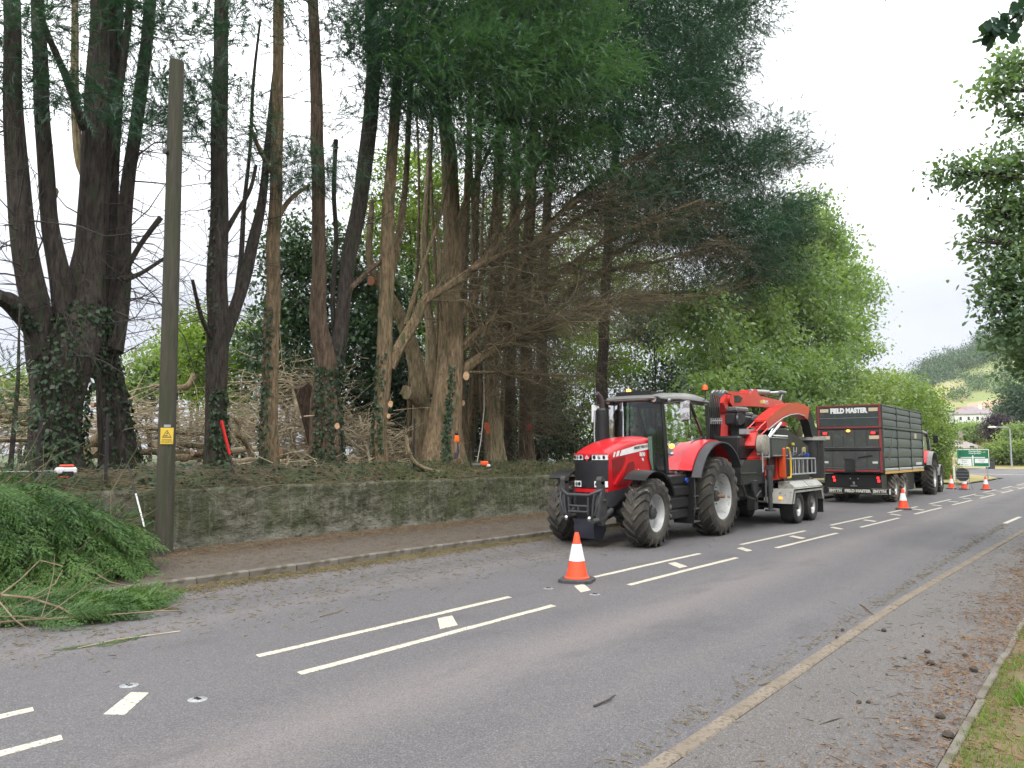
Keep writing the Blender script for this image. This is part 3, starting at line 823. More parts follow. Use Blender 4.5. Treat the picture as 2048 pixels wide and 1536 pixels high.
# 1 the big many-stemmed one at the far left
tree('huge multi-stemmed cypress with an ivy-covered base at the far left',
     [(120, 938, 118), (118, 880, 108), (120, 800, 112), (125, 730, 140), (150, 660, 130), (172, 600, 95), (182, 500, 66), (188, 380, 60), (195, 250, 62), (203, 100, 60), (208, -60, 52), (212, -260, 38), (215, -480, 20)],
     [([(95, 740, 74), (72, 620, 62), (50, 500, 54), (32, 330, 48), (26, 150, 42), (22, -80, 34), (20, -300, 20)], 17.1, 16.6),
      ([(140, 690, 60), (118, 560, 46), (95, 420, 36), (86, 250, 34), (78, 60, 32), (70, -150, 24), (66, -350, 14)], 16.9, 17.6),
      ([(215, 700, 60), (238, 600, 44), (246, 480, 34), (258, 340, 28), (282, 180, 27), (300, 20, 26), (312, -150, 18)], 17.2, 17.9),
      ([(70, 660, 46), (25, 610, 44), (2, 598, 36), (-10, 590, 30)], 17.0, 16.4),
      ([(150, 640, 40), (122, 520, 26), (104, 420, 18), (112, 380, 14)], 17.3, 18.4, M_barkl),
      ([(196, 330, 26), (228, 240, 18), (246, 120, 16), (262, -20, 14), (270, -200, 8)], 17.1, 16.4),
      ([(170, 260, 24), (130, 150, 17), (92, 60, 14), (60, -40, 10)], 16.9, 16.0),
      ([(240, 560, 16), (280, 490, 13), (322, 434, 14)], 17.1, 16.5), ([(250, 560, 14), (285, 545, 10), (330, 516, 8), (350, 505, 5)], 17.0, 16.2)],
     17.1, M_bark, [B(40, 60, 60, 60, 16.6, 1), B(190, 225, 75, 45, 16.2), B(250, 240, 60, 30, 16.4), B(300, 70, 70, 60, 16.6), B(120, 230, 55, 35, 16.3), B(60, 120, 45, 50, 16), B(200, -60, 160, 80, 17), B(330, 180, 40, 50, 16.2), B(10, 40, 50, 70, 16)],
     1900, .34, twigs=[(0, .25, .6, 40, 2.2, (.1, -.3), .05, .022), (1, .2, .9, 30, 2.0, (-.5, -.2), .1, .02), (3, .05, .8, 34, 2.6, (.9, -.2), .1, .02), (7, .3, 1, 10, 1.2, (.8, 0), .2, .012)],
     ivy=[(0, .0, .42, 1700, -2.9, .6), (4, 0, .35, 120, -2.9, 0)], seed=1)
# 2 behind it, leaning left as it rises
tree('leaning ivy-clad trunk with one pale bark side, just left of the wooden pole',
     [(240, 935, 92), (232, 860, 72), (222, 780, 62), (208, 690, 56), (205, 600, 48), (212, 500, 38), (222, 380, 30), (232, 240, 26), (236, 60, 24), (238, -160, 16)],
     [([(205, 640, 30), (214, 520, 24), (206, 400, 22), (160, 330, 20), (150, 200, 18), (150, 60, 16), (150, -120, 10)], 18.2, 19.0, M_barkl)],
     18.2, M_bark, [B(240, 20, 50, 50, 18), B(140, 60, 50, 50, 18.4)], 300, .34, twigs=[(0, .3, .9, 26, 2.0, (.4, -.3), .1, .016)], ivy=[(0, 0, .35, 700, -2.6, .9)], seed=3)
# 3 right of the pole
tree('forked dark trunk with pale bare side stems, just right of the wooden pole',
     [(432, 940, 62), (432, 880, 52), (431, 800, 46), (434, 720, 50), (438, 650, 52), (434, 560, 42), (438, 430, 38), (440, 300, 36), (442, 160, 33), (445, 0, 30), (446, -200, 20), (446, -380, 10)],
     [([(446, 680, 34), (470, 620, 28), (500, 520, 28), (520, 430, 22), (530, 350, 18), (545, 200, 15), (560, 60, 12), (566, -80, 7)], 17.2, 17.9),
      ([(470, 620, 14), (482, 520, 12), (488, 420, 11), (500, 300, 9), (506, 180, 8), (520, 40, 6)], 17.4, 18.2, M_bark),
      ([(446, 470, 16), (470, 430, 12), (500, 380, 10), (512, 330, 8)], 17.2, 17.0),
      ([(436, 700, 12), (405, 640, 10), (385, 560, 8)], 17.2, 16.6)],
     17.2, M_bark, [B(440, 260, 70, 60, 16.8), B(400, 90, 70, 70, 16.8), B(480, 140, 60, 90, 16.6), B(370, 200, 50, 70, 16.2), B(440, -60, 120, 80, 17), B(500, 300, 50, 30, 16.8)],
     1500, .34, twigs=[(0, .35, .8, 30, 1.9, (-.3, -.2), .05, .016), (1, .1, .9, 40, 1.8, (.4, 0), .1, .014)], ivy=[(0, 0, .22, 520, -2.6, .4), (0, .25, .6, 120, 2.4, 4.0)], seed=5)
# 4
tree('slender straight trunk with ivy up its left edge, right of the forked trunk',
     [(538, 940, 48), (536, 880, 42), (538, 800, 38), (541, 700, 36), (546, 600, 34), (550, 480, 31), (553, 340, 28), (556, 180, 25), (558, 0, 23), (560, -200, 16), (560, -400, 8)],
     [([(548, 450, 14), (580, 400, 12), (620, 370, 8)], 17.4, 17.0), ([(552, 360, 12), (520, 300, 10), (500, 250, 8)], 17.4, 17.0)],
     17.4, M_barkb, [B(590, 330, 60, 34, 17), B(560, 360, 50, 30, 17.2), B(640, 300, 50, 40, 17), B(540, -40, 80, 60, 17.4)], 1200, .33,
     twigs=[(0, .3, .95, 40, 1.9, (.1, -.1), .05, .013)], ivy=[(0, 0, .4, 420, 2.6, 4.2)], seed=6)
# 5 twin trunk
tree('twin-stemmed trunk with a thick ivy skirt, above the bright log ends',
     [(652, 940, 86), (652, 880, 72), (652, 800, 64), (650, 730, 50), (640, 640, 38), (638, 520, 32), (637, 400, 30), (634, 270, 28), (630, 130, 26), (625, 0, 25), (620, -180, 18), (618, -360, 8)],
     [([(664, 770, 42), (680, 680, 34), (688, 600, 32), (700, 500, 34), (722, 380, 36), (738, 260, 38), (745, 130, 33), (742, 0, 28), (740, -180, 20), (740, -350, 10)], 17.5, 17.7, M_bark),
      ([(672, 700, 16), (665, 600, 12), (672, 480, 11), (668, 380, 11), (672, 280, 12)], 17.7, 17.9, M_bark),
      ([(688, 590, 14), (740, 540, 11), (790, 500, 9)], 17.5, 16.9)],
     17.5, M_barkr, [B(620, 340, 60, 36, 17), B(720, 110, 60, 60, 16.8), B(670, 60, 60, 40, 17), B(700, -60, 120, 70, 17.2), B(780, 230, 70, 30, 16.8), B(725, 200, 40, 50, 17), B(690, 250, 50, 20, 17)],
     1900, .34, twigs=[(1, .35, .9, 60, 2.4, (.6, -.3), .15, .018), (0, .4, .9, 20, 1.6, (-.4, -.2), .1, .012)], ivy=[(0, 0, .28, 1500, -3.1, .6), (1, 0, .1, 160, -2.6, .6)], seed=8)
# 6
tree('brown trunk with two sawn scars and a long arching limb',
     [(762, 938, 42), (760, 870, 38), (763, 800, 36), (768, 720, 38), (770, 640, 36), (773, 540, 34), (776, 440, 30), (782, 340, 26), (790, 220, 23), (798, 80, 20), (802, -80, 15), (806, -250, 8)],
     [([(778, 735, 34), (800, 690, 28), (830, 640, 26), (850, 600, 22), (900, 570, 20), (950, 535, 18), (1000, 480, 15), (1050, 400, 12), (1085, 300, 9), (1105, 200, 6)], 17.0, 15.4, M_barkb),
      ([(940, 540, 14), (1000, 510, 11), (1060, 490, 9), (1130, 460, 7), (1200, 450, 5)], 15.9, 15.4),
      ([(775, 600, 20), (790, 520, 20), (806, 420, 16), (815, 300, 14), (822, 160, 12), (830, 20, 9)], 17.1, 17.6),
      ([(812, 650, 12), (850, 520, 8), (880, 430, 7), (905, 320, 5)], 16.8, 16.4)],
     17.0, M_barkb, [B(800, 20, 90, 60, 16.8), B(820, 150, 70, 40, 16.6), B(780, 90, 60, 50, 16.8)], 2600, .36,
     twigs=[(1, .3, .98, 110, 2.4, (.5, -.25), .15, .016), (0, .45, .95, 46, 1.6, (.2, -.2), .1, .013)], ivy=[(0, .06, .3, 260, 2.4, 4.2)], seed=10, twmat=M_twig)
# 7 pale curved
tree('pale twisting trunk with a pink scar, forking behind the widest trunk',
     [(850, 936, 52), (846, 880, 48), (842, 830, 44), (838, 780, 42), (826, 710, 36), (806, 650, 30), (784, 600, 25), (758, 565, 20), (742, 530, 17), (738, 490, 15), (742, 440, 14), (745, 400, 10)],
     [([(852, 790, 34), (862, 720, 26), (858, 620, 22), (850, 520, 20), (852, 420, 16), (860, 300, 12), (866, 180, 8)], 18.6, 19.2, M_barkl),
      ([(842, 810, 30), (822, 790, 30), (812, 784, 28)], 18.4, 17.9, M_barkl), ([(866, 900, 14), (872, 780, 12), (874, 640, 11), (868, 500, 9), (862, 360, 7), (866, 220, 5)], 19.4, 19.6, M_barkl), ([(820, 930, 12), (818, 800, 10), (826, 660, 9), (836, 500, 8), (838, 340, 6), (832, 200, 4)], 19.6, 19.8, M_barkb)],
     18.5, M_barkl, None, 0, twigs=[(1, .3, 1, 30, 1.4, (.2, 0), .1, .012)], seed=12, twmat=M_twig)
# 8 widest
o8, p8 = tree('widest reddish brown trunk with a strip of ivy up its middle',
     [(888, 940, 118), (888, 900, 94), (892, 850, 74), (898, 790, 66), (903, 720, 60), (905, 640, 52), (905, 540, 46), (905, 440, 42), (900, 340, 36), (890, 240, 30), (878, 120, 25), (868, 0, 20), (860, -160, 12)],
     [([(915, 745, 28), (960, 715, 21), (1005, 690, 19), (1045, 665, 16), (1100, 640, 12), (1180, 610, 9), (1260, 590, 6)], 16.9, 15.0, M_barkb),
      ([(918, 700, 22), (955, 665, 16), (990, 632, 14), (1010, 590, 12), (1060, 500, 10), (1130, 420, 8), (1200, 370, 6)], 16.9, 15.2, M_barkb),
      ([(915, 640, 18), (945, 600, 13), (965, 540, 11), (985, 440, 9), (1000, 330, 8), (1010, 220, 6)], 16.9, 16.0, M_barkb),
      ([(905, 470, 16), (925, 420, 12), (960, 340, 10), (1000, 260, 8), (1060, 180, 6)], 16.9, 15.4, M_barkb),
      ([(915, 745, 10), (990, 745, 7), (1080, 748, 5), (1160, 752, 4)], 16.8, 15.2, M_barkb),
      ([(893, 690, 12), (880, 600, 9), (878, 500, 8), (872, 400, 7)], 16.7, 16.5)],
     17.0, M_barkb,
     [B(880, 60, 110, 90, 16.0), B(960, 150, 110, 70, 15.0, 1.2), B(1040, 60, 140, 90, 15.2, 1.2), B(880, 190, 60, 40, 15.6), B(1090, 170, 120, 80, 14.6, 1.3), B(1010, 250, 70, 40, 14.8), B(1000, -60, 240, 90, 15.8), B(1150, 120, 100, 90, 15), B(905, 265, 70, 34, 15.2), B(1000, 330, 70, 34, 14.8), B(1115, 300, 80, 44, 14.8), B(850, 150, 80, 60, 15.6)],
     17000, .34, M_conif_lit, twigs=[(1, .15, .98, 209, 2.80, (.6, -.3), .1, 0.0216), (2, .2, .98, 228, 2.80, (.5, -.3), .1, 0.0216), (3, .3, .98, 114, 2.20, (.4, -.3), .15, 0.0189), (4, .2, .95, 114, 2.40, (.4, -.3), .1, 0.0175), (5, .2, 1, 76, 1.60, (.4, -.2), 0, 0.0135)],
     ivy=[(0, .05, .33, 420, -2.5, -2.12)], seed=14, twmat=M_twig, side=(.1, -.5, 0))
# 9-14 the group towards the tractor
tree('narrow grey-brown trunk close behind the hanging orange kit', [(925, 935, 28), (925, 860, 24), (922, 780, 22), (924, 650, 19), (930, 480, 17), (938, 280, 14), (944, 80, 11), (948, -120, 7)],
     [([(936, 935, 22), (942, 860, 26), (948, 780, 26), (948, 690, 24), (945, 600, 20), (952, 420, 17), (962, 220, 14), (968, 20, 10)], 19.0, 19.2, M_barkb)], 18.8, M_barkb, [B(950, 60, 60, 90, 18.6)], 1400, .38,
     twigs=[(0, .3, .95, 57, 1.60, (.3, -.2), .05, 0.0162)], ivy=[(1, .1, .7, 150, -2.6, .6)], seed=17, twmat=M_twig)
tree('fluted pale trunk sprayed with an orange mark, behind the chainsaw', [(988, 937, 62), (985, 890, 44), (983, 830, 38), (984, 760, 36), (988, 660, 32), (992, 540, 28), (996, 400, 24), (1000, 240, 20), (1002, 60, 16), (1004, -120, 9)],
     [([(992, 700, 16), (1010, 620, 14), (1040, 560, 12), (1070, 520, 9)], 18.2, 17.0, M_barkb), ([(975, 930, 14), (966, 820, 12), (958, 700, 11), (950, 560, 10), (945, 420, 8), (940, 260, 5)], 18.6, 18.8, M_barkl), ([(1000, 930, 13), (1004, 820, 12), (1010, 690, 10), (1020, 540, 9), (1028, 400, 7), (1034, 260, 5)], 18.9, 18.8, M_barkl), ([(985, 760, 11), (968, 650, 9), (962, 520, 8), (968, 380, 6)], 18.0, 17.8, M_barkl),
      ([(990, 600, 14), (1005, 520, 12), (1045, 440, 9), (1110, 380, 7), (1180, 340, 5)], 18.2, 16.2, M_barkb)],
     18.2, M_barkl, [B(1010, 110, 80, 90, 17.6)], 1800, .4, twigs=[(0, .25, .9, 171, 2.20, (.5, -.35), .05, 0.0175), (1, .2, 1, 76, 2.00, (.6, -.3), 0, 0.0162), (2, .2, 1, 95, 2.20, (.6, -.3), .05, 0.0162)], seed=19, twmat=M_twig)
tree('dark trunk with hanging ivy between the orange-marked and the red-marked trunks', [(1022, 935, 30), (1021, 880, 26), (1020, 800, 26), (1022, 700, 25), (1025, 560, 24), (1030, 400, 21), (1036, 220, 18), (1040, 40, 14), (1042, -120, 8)],
     [([(1040, 930, 12), (1042, 800, 11), (1046, 660, 10), (1052, 500, 8), (1060, 340, 6)], 19.4, 19.0, M_barkl), ([(1026, 640, 12), (1050, 580, 11), (1100, 540, 9), (1170, 520, 7), (1250, 510, 5)], 18.9, 16.6, M_barkb)], 18.8, M_barkr, [B(1060, 90, 90, 100, 18.2)], 2000, .42,
     twigs=[(0, .2, .9, 171, 2.20, (.5, -.35), 0, 0.0175), (1, .2, 1, 114, 2.20, (.6, -.3), 0, 0.0162)], ivy=[(0, .06, .3, 420, -2.8, .4)], seed=21, twmat=M_twig)
tree('reddish trunk sprayed with a red dot, nearest the tractor', [(1056, 935, 44), (1054, 890, 36), (1053, 820, 32), (1052, 740, 30), (1053, 620, 29), (1057, 480, 27), (1064, 330, 24), (1072, 180, 20), (1080, 20, 16), (1084, -140, 9)],
     [([(1058, 620, 16), (1090, 570, 14), (1140, 530, 12), (1210, 480, 10), (1300, 440, 8), (1400, 400, 6)], 19.0, 15.4, M_barkb),
      ([(1060, 520, 15), (1100, 450, 13), (1160, 390, 11), (1240, 330, 9), (1340, 290, 7)], 19.0, 15.6, M_barkb),
      ([(1054, 700, 14), (1090, 650, 12), (1150, 625, 10), (1240, 610, 8), (1340, 600, 6), (1430, 590, 4)], 19.0, 15.6, M_barkb)],
     19.0, M_barkr, [B(1160, 250, 90, 70, 16.4, 1.2), B(1240, 180, 120, 100, 16.6, 1.2), B(1180, 40, 150, 100, 16.8, 1.2), B(1290, 60, 130, 110, 17, 1.2), B(1290, 300, 90, 70, 16.2, 1.2), B(1210, -80, 200, 80, 17), B(1210, 400, 80, 40, 16.2), B(1130, 370, 70, 34, 16)],
     13500, .42, twigs=[(0, .15, .8, 209, 2.60, (.6, -.35), 0, 0.0189), (1, .15, 1, 247, 3.00, (.7, -.3), 0, 0.0189), (2, .15, 1, 171, 3.00, (.7, -.3), .05, 0.0189), (3, .15, 1, 247, 2.80, (.6, -.3), 0, 0.0175)], seed=23, twmat=M_twig, side=(.2, -.5, 0))
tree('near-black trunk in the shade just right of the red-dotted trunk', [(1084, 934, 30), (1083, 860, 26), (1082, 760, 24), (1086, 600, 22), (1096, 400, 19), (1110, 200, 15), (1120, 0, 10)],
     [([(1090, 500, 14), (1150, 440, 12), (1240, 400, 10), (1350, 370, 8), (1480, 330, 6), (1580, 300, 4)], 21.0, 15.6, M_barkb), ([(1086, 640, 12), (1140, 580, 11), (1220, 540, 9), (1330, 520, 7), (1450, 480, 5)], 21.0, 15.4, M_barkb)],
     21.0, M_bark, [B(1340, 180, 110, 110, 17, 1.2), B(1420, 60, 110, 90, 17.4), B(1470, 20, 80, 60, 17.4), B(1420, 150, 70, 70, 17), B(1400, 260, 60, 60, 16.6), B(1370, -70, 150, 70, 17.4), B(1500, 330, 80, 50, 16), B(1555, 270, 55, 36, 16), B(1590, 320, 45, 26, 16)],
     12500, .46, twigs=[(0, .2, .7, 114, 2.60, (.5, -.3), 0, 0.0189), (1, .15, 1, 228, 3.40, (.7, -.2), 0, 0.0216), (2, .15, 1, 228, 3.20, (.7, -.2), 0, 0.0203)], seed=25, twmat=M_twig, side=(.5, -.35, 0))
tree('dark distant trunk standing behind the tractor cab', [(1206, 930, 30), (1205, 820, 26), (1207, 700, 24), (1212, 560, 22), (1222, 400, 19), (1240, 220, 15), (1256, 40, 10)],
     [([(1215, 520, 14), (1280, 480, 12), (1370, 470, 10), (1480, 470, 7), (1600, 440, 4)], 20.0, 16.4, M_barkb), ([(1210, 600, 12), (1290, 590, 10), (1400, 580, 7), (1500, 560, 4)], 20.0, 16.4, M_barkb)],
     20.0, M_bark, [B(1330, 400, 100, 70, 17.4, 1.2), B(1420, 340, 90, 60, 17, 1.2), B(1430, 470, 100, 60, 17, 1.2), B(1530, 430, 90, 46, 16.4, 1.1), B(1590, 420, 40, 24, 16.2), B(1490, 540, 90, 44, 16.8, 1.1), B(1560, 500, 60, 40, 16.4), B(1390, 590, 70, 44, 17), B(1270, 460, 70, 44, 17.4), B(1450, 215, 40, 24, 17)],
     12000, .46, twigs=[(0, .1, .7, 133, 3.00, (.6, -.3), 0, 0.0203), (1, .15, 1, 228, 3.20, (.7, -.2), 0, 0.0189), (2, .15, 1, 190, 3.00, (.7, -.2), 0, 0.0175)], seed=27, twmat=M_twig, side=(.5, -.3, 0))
# sprayed marks and sawn limb scars on the trunks
def scar(label, px, py, Y, r, m=M_cut, nm='cut_face', tilt=0):
    t, paths = TREES[label]; p = atY(px, py, Y); view = Vector((-p.x, -p.y, (HC - p.z) * .3)).normalized()
    p = p + view * .0
    k = r / pxm(p); g = MB(); side = view.cross(Vector((0, 0, 1))).normalized(); upv = side.cross(view)
    pts = []
    for i in range(12):
        a = 2 * math.pi * i / 12; q = 1 + random.uniform(-.12, .12); pts.append(p + (side * math.cos(a) * k * .8 + upv * math.sin(a) * k * 1.1) * q)
    g.add([tuple(q - view * .12) for q in pts] + [tuple(q) for q in pts], [tuple(range(12, 24))] + [(i, (i + 1) % 12, (i + 1) % 12 + 12, i + 12) for i in range(12)])
    g.build(nm, m, t, org=t.location)
M_sprayo = mat('orange spray paint', (.55, .10, .03), (.30, .10, .05), rough=.8, scale=12, lo=.45, hi=.6)
M_sprayr = mat('red spray paint', (.50, .03, .02), (.28, .05, .03), rough=.8, scale=14, lo=.45, hi=.6)
for k_ in list(TREES):
    if k_.startswith('brown trunk with two sawn'): scar(k_, 781, 808, 16.75, 6); scar(k_, 777, 832, 16.75, 4.5)
    if k_.startswith('twin-stemmed'): scar(k_, 674, 852, 16.95, 6)
    if k_.startswith('widest'): scar(k_, 932, 752, 16.5, 8); scar(k_, 926, 806, 16.7, 5)
    if k_.startswith('pale twisting'): scar(k_, 812, 784, 17.8, 13, M_barkl, 'stub_end'); scar(k_, 742, 561, 18.2, 9, mat('pink scar', (.40, .17, .10), rough=.8), 'bark_scar')
    if k_.startswith('fluted pale'): scar(k_, 973, 852, 17.68, 7, M_sprayo, 'spray_mark'); scar(k_, 976, 862, 17.66, 6, M_sprayo, 'spray_mark')
    if k_.startswith('reddish trunk sprayed'): scar(k_, 1058, 853, 18.55, 7, M_sprayr, 'spray_mark')

# ------------------------------------------------------------------ shrubs and trees behind
def leafy(name, label, cat, px, py_base, Y, blobs, n, size, m, group, stems=3, seed=0, h=3.0, bark=None, tmpl=LEAF, shell=.45, stem_r=.09):
    g = np.random.default_rng(seed + 900)
    base = atY(px, py_base, Y); bz = bank_z(base.x, base.y) if base.x < 50 and base.y > 15 else 0.0
    org = Vector((base.x, base.y, bz))
    o = empty(name, org, 0, label, cat, group)
    cs = [Vector(b[0]) for b in blobs]; mb = MB()
    for i in range(max(stems, 1)):
        c = cs[i % len(cs)]; c = c + Vector(g.normal(size=3)) * .3
        a = org + Vector((g.uniform(-.4, .4), g.uniform(-.4, .4), -.2)) * (stem_r / .09)
        mid = a.lerp(c, .5) + Vector((g.uniform(-.3, .3), g.uniform(-.3, .3), .3))
        mb.tube([a, a.lerp(mid, .5) + Vector((g.uniform(-.1, .1), 0, .1)), mid, mid.lerp(c, .6), c], [stem_r, stem_r * .8, stem_r * .62, stem_r * .4, stem_r * .15], 7)
        for j in range(3):
            d = cs[int(g.integers(len(cs)))] + Vector(g.normal(size=3)) * .5
            mb.tube([mid, mid.lerp(d, .5) + Vector((0, 0, .2)), d], [stem_r * .45, stem_r * .25, .012], 5)
    mb.build('trunk' if cat == 'tree' else 'stems', bark or M_bark, o, org=org)
    leaf_mass('crown' if cat == 'tree' else 'foliage', blobs, n, size, m, o, org, seed, tmpl=tmpl, shell=shell)
    return o
G1 = 'evergreen shrubs behind the trunks'
leafy('laurel_shrub', 'dark laurel thicket filling the gap right of the twin-stemmed trunk', 'shrub', 730, 930, 23, [B(720, 700, 70, 90, 23), B(720, 600, 60, 80, 23.5), B(700, 800, 60, 60, 22.5), B(780, 640, 50, 120, 24), B(690, 520, 50, 70, 24)], 15000, .22, M_laurel, G1, seed=1)
leafy('laurel_shrub', 'greyish laurel thicket behind the slender trunk', 'shrub', 600, 930, 24, [B(600, 600, 60, 100, 24), B(590, 500, 50, 60, 24.5), B(560, 680, 60, 80, 24), B(600, 760, 60, 50, 23)], 10000, .22, M_laurel, G1, seed=2)
leafy('woodland_shrub', 'light green thicket behind the forked dark trunk', 'shrub', 480, 930, 26, [B(480, 760, 60, 60, 26), B(400, 740, 60, 50, 26.5), B(510, 690, 50, 60, 26), B(390, 690, 36, 46, 27), B(460, 830, 60, 40, 25)], 9000, .17, M_wood, G1, seed=3)
G2 = 'broadleaf trees deep in the wood'
leafy('woodland_tree', 'yellow-green broadleaf tree seen between the brown and the widest trunks', 'tree', 830, 930, 30, [B(830, 520, 70, 110, 30), B(820, 380, 80, 90, 30), B(870, 650, 60, 80, 29.5), B(760, 460, 60, 70, 30)], 12000, .25, M_wood, G2, seed=4)
leafy('woodland_tree', 'shaded broadleaf tree behind the sprayed trunks', 'tree', 1000, 930, 34, [B(1000, 640, 80, 90, 34), B(1000, 780, 90, 80, 33), B(1090, 720, 70, 90, 34), B(960, 500, 60, 80, 35), B(900, 790, 50, 80, 33)], 14000, .27, M_laurel, G2, seed=5)
leafy('woodland_tree', 'backlit yellow-green tree directly behind the tractor exhaust', 'tree', 1150, 930, 30, [B(1140, 800, 60, 70, 30), B(1180, 700, 70, 60, 30), B(1230, 780, 70, 70, 29), B(1280, 700, 60, 60, 29), B(1130, 890, 50, 40, 28), B(1250, 850, 60, 40, 28)], 15000, .26, M_wood, G2, seed=6)
leafy('woodland_tree', 'dark green tree low behind the tractor cab', 'tree', 1330, 930, 24, [B(1330, 780, 70, 60, 24), B(1300, 640, 70, 60, 25), B(1390, 760, 60, 60, 23), B(1400, 840, 70, 40, 22), B(1320, 860, 60, 40, 22), B(1100, 850, 50, 50, 24)], 15000, .27, M_laurel, G2, seed=7)
leafy('woodland_tree', 'green tree filling the gap low between the pale twisting trunk and the brown trunk', 'tree', 815, 930, 25, [B(815, 830, 50, 60, 25), B(800, 750, 50, 50, 25), B(860, 880, 60, 40, 24), B(770, 890, 50, 30, 24)], 9000, .22, M_laurel, G2, seed=21)
leafy('woodland_tree', 'tall leafy tree far behind the red-dotted trunk', 'tree', 1060, 930, 40, [B(1060, 560, 90, 100, 40), B(1000, 440, 90, 90, 40), B(1120, 600, 80, 90, 40), B(930, 600, 60, 110, 40), B(1080, 850, 110, 60, 36)], 14000, .34, M_wood, G2, seed=22)
leafy('woodland_tree', 'tall leafy tree far behind the tractor cab, left of the ash', 'tree', 1230, 930, 38, [B(1200, 600, 80, 90, 38), B(1280, 560, 80, 80, 38), B(1180, 480, 70, 70, 39), B(1340, 640, 60, 90, 36), B(1220, 880, 100, 50, 34)], 14000, .34, M_wood, G2, seed=23)
leafy('woodland_tree', 'dark evergreen tree behind the long arching limb', 'tree', 900, 930, 32, [B(890, 480, 70, 120, 32), B(940, 730, 60, 110, 32), B(960, 880, 60, 50, 30)], 10000, .26, M_laurel, G2, seed=24)
G5 = 'added dark leaf masses shading the gaps between the trunks'  # bushes added to darken the gaps, shade put in as near-black leaves
leafy('gap_shade_bush', 'added near-black leaf mass darkening the gap right of the widest trunk', 'shrub', 960, 930, 21.5, [B(960, 870, 40, 60, 21.5), B(945, 790, 30, 50, 22), B(1000, 900, 50, 36, 21), B(965, 920, 40, 20, 20.5)], 5200, .16, M_ivy, G5, seed=31)
leafy('gap_shade_bush', 'added near-black leaf mass darkening the gap right of the red-dotted trunk', 'shrub', 1110, 930, 22, [B(1110, 880, 40, 50, 22), B(1090, 800, 40, 60, 23), B(1150, 900, 50, 40, 21.5), B(1040, 880, 40, 50, 21.5)], 6500, .17, M_ivy, G5, seed=32)
leafy('gap_shade_bush', 'added dark leaf mass darkening the gap between the brown trunk and the pale twisting trunk', 'shrub', 800, 930, 22, [B(800, 800, 40, 60, 22), B(790, 870, 40, 50, 21.5), B(720, 830, 40, 60, 22)], 5200, .17, M_ivy, G5, seed=33)
G3 = 'roadside broadleaf trees beyond the tractors'
leafy('ash_tree', 'tall pale green ash tree reaching above the green trailer', 'tree', 1560, 900, 17.5, [B(1560, 560, 120, 90, 17.5), B(1620, 480, 60, 80, 17.5), B(1590, 420, 40, 50, 17.5), B(1640, 410, 24, 24, 17.5), B(1640, 560, 70, 60, 17), B(1700, 560, 40, 44, 17), B(1725, 592, 34, 24, 17), B(1500, 640, 90, 80, 17.5), B(1610, 670, 100, 70, 17), B(1690, 640, 60, 40, 17), B(1735, 690, 26, 18, 17), B(1700, 700, 50, 26, 17), B(1440, 700, 80, 70, 17.5), B(1660, 500, 40, 40, 17)],
      34000, .34, M_decid, G3, stems=6, seed=8, bark=M_twig, shell=.25, stem_r=.22)
leafy('ash_tree', 'lower spreading tree directly above the red crane', 'tree', 1480, 900, 15.5, [B(1480, 760, 90, 50, 15.5), B(1560, 750, 90, 50, 15.5), B(1640, 750, 80, 50, 15), B(1540, 820, 90, 40, 15), B(1430, 790, 60, 50, 15), B(1630, 810, 70, 30, 14.5), B(1400, 640, 50, 60, 16)],
      22000, .27, M_decid, G3, stems=5, seed=9, bark=M_twig)
leafy('hedgerow_tree', 'pale bushy tree above the FIELD MASTER board', 'tree', 1720, 890, 15.5, [B(1720, 790, 60, 50, 15.5), B(1770, 790, 50, 50, 15.5), B(1800, 790, 36, 44, 15.5), B(1690, 830, 60, 40, 15.2)], 12000, .34, M_far, G3, stems=4, seed=10, bark=M_twig)
leafy('hedgerow_tree', 'rounded bright hedgerow bush at the far end of the green trailer', 'tree', 1850, 940, 11.6, [B(1842, 822, 28, 34, 12), B(1866, 834, 22, 34, 11.6), B(1858, 880, 36, 40, 11.4), B(1880, 888, 20, 44, 11.2), B(1825, 870, 30, 60, 12), B(1872, 940, 26, 28, 11.2), B(1886, 945, 10, 24, 10.9)],
      17000, .22, M_shrub, G3, stems=4, seed=11, bark=M_twig, shell=.6)
leafy('hedgerow_tree', 'dark-leaved hawthorn between the green trailer and the road sign', 'tree', 1870, 955, 13.5, [B(1820, 830, 34, 40, 14), B(1840, 800, 26, 30, 14), B(1800, 850, 30, 60, 14)], 8000, .36, M_shrub, G3, stems=3, seed=12, bark=M_twig)
G4 = 'bushes beyond the brushwood'
leafy('distant_bush', 'sunlit bush far behind the brushwood just left of the wooden pole', 'bush', 290, 900, 40, [B(290, 750, 40, 40, 40), B(320, 730, 30, 34, 40), B(260, 790, 40, 30, 40), B(360, 720, 40, 50, 41)], 6000, .30, M_far, G4, seed=13)
leafy('distant_bush', 'low light green bush at the far left edge behind the huge tree', 'bush', 50, 900, 36, [B(50, 790, 40, 30, 36), B(20, 800, 40, 30, 36)], 3500, .28, M_far, G4, seed=14)
leafy('distant_bush', 'thin-leaved bush seen between the wooden pole and the forked trunk', 'bush', 380, 900, 30, [B(370, 680, 30, 50, 30), B(400, 650, 26, 50, 30), B(390, 770, 50, 50, 30)], 3600, .17, M_wood, G4, seed=15, shell=.1)
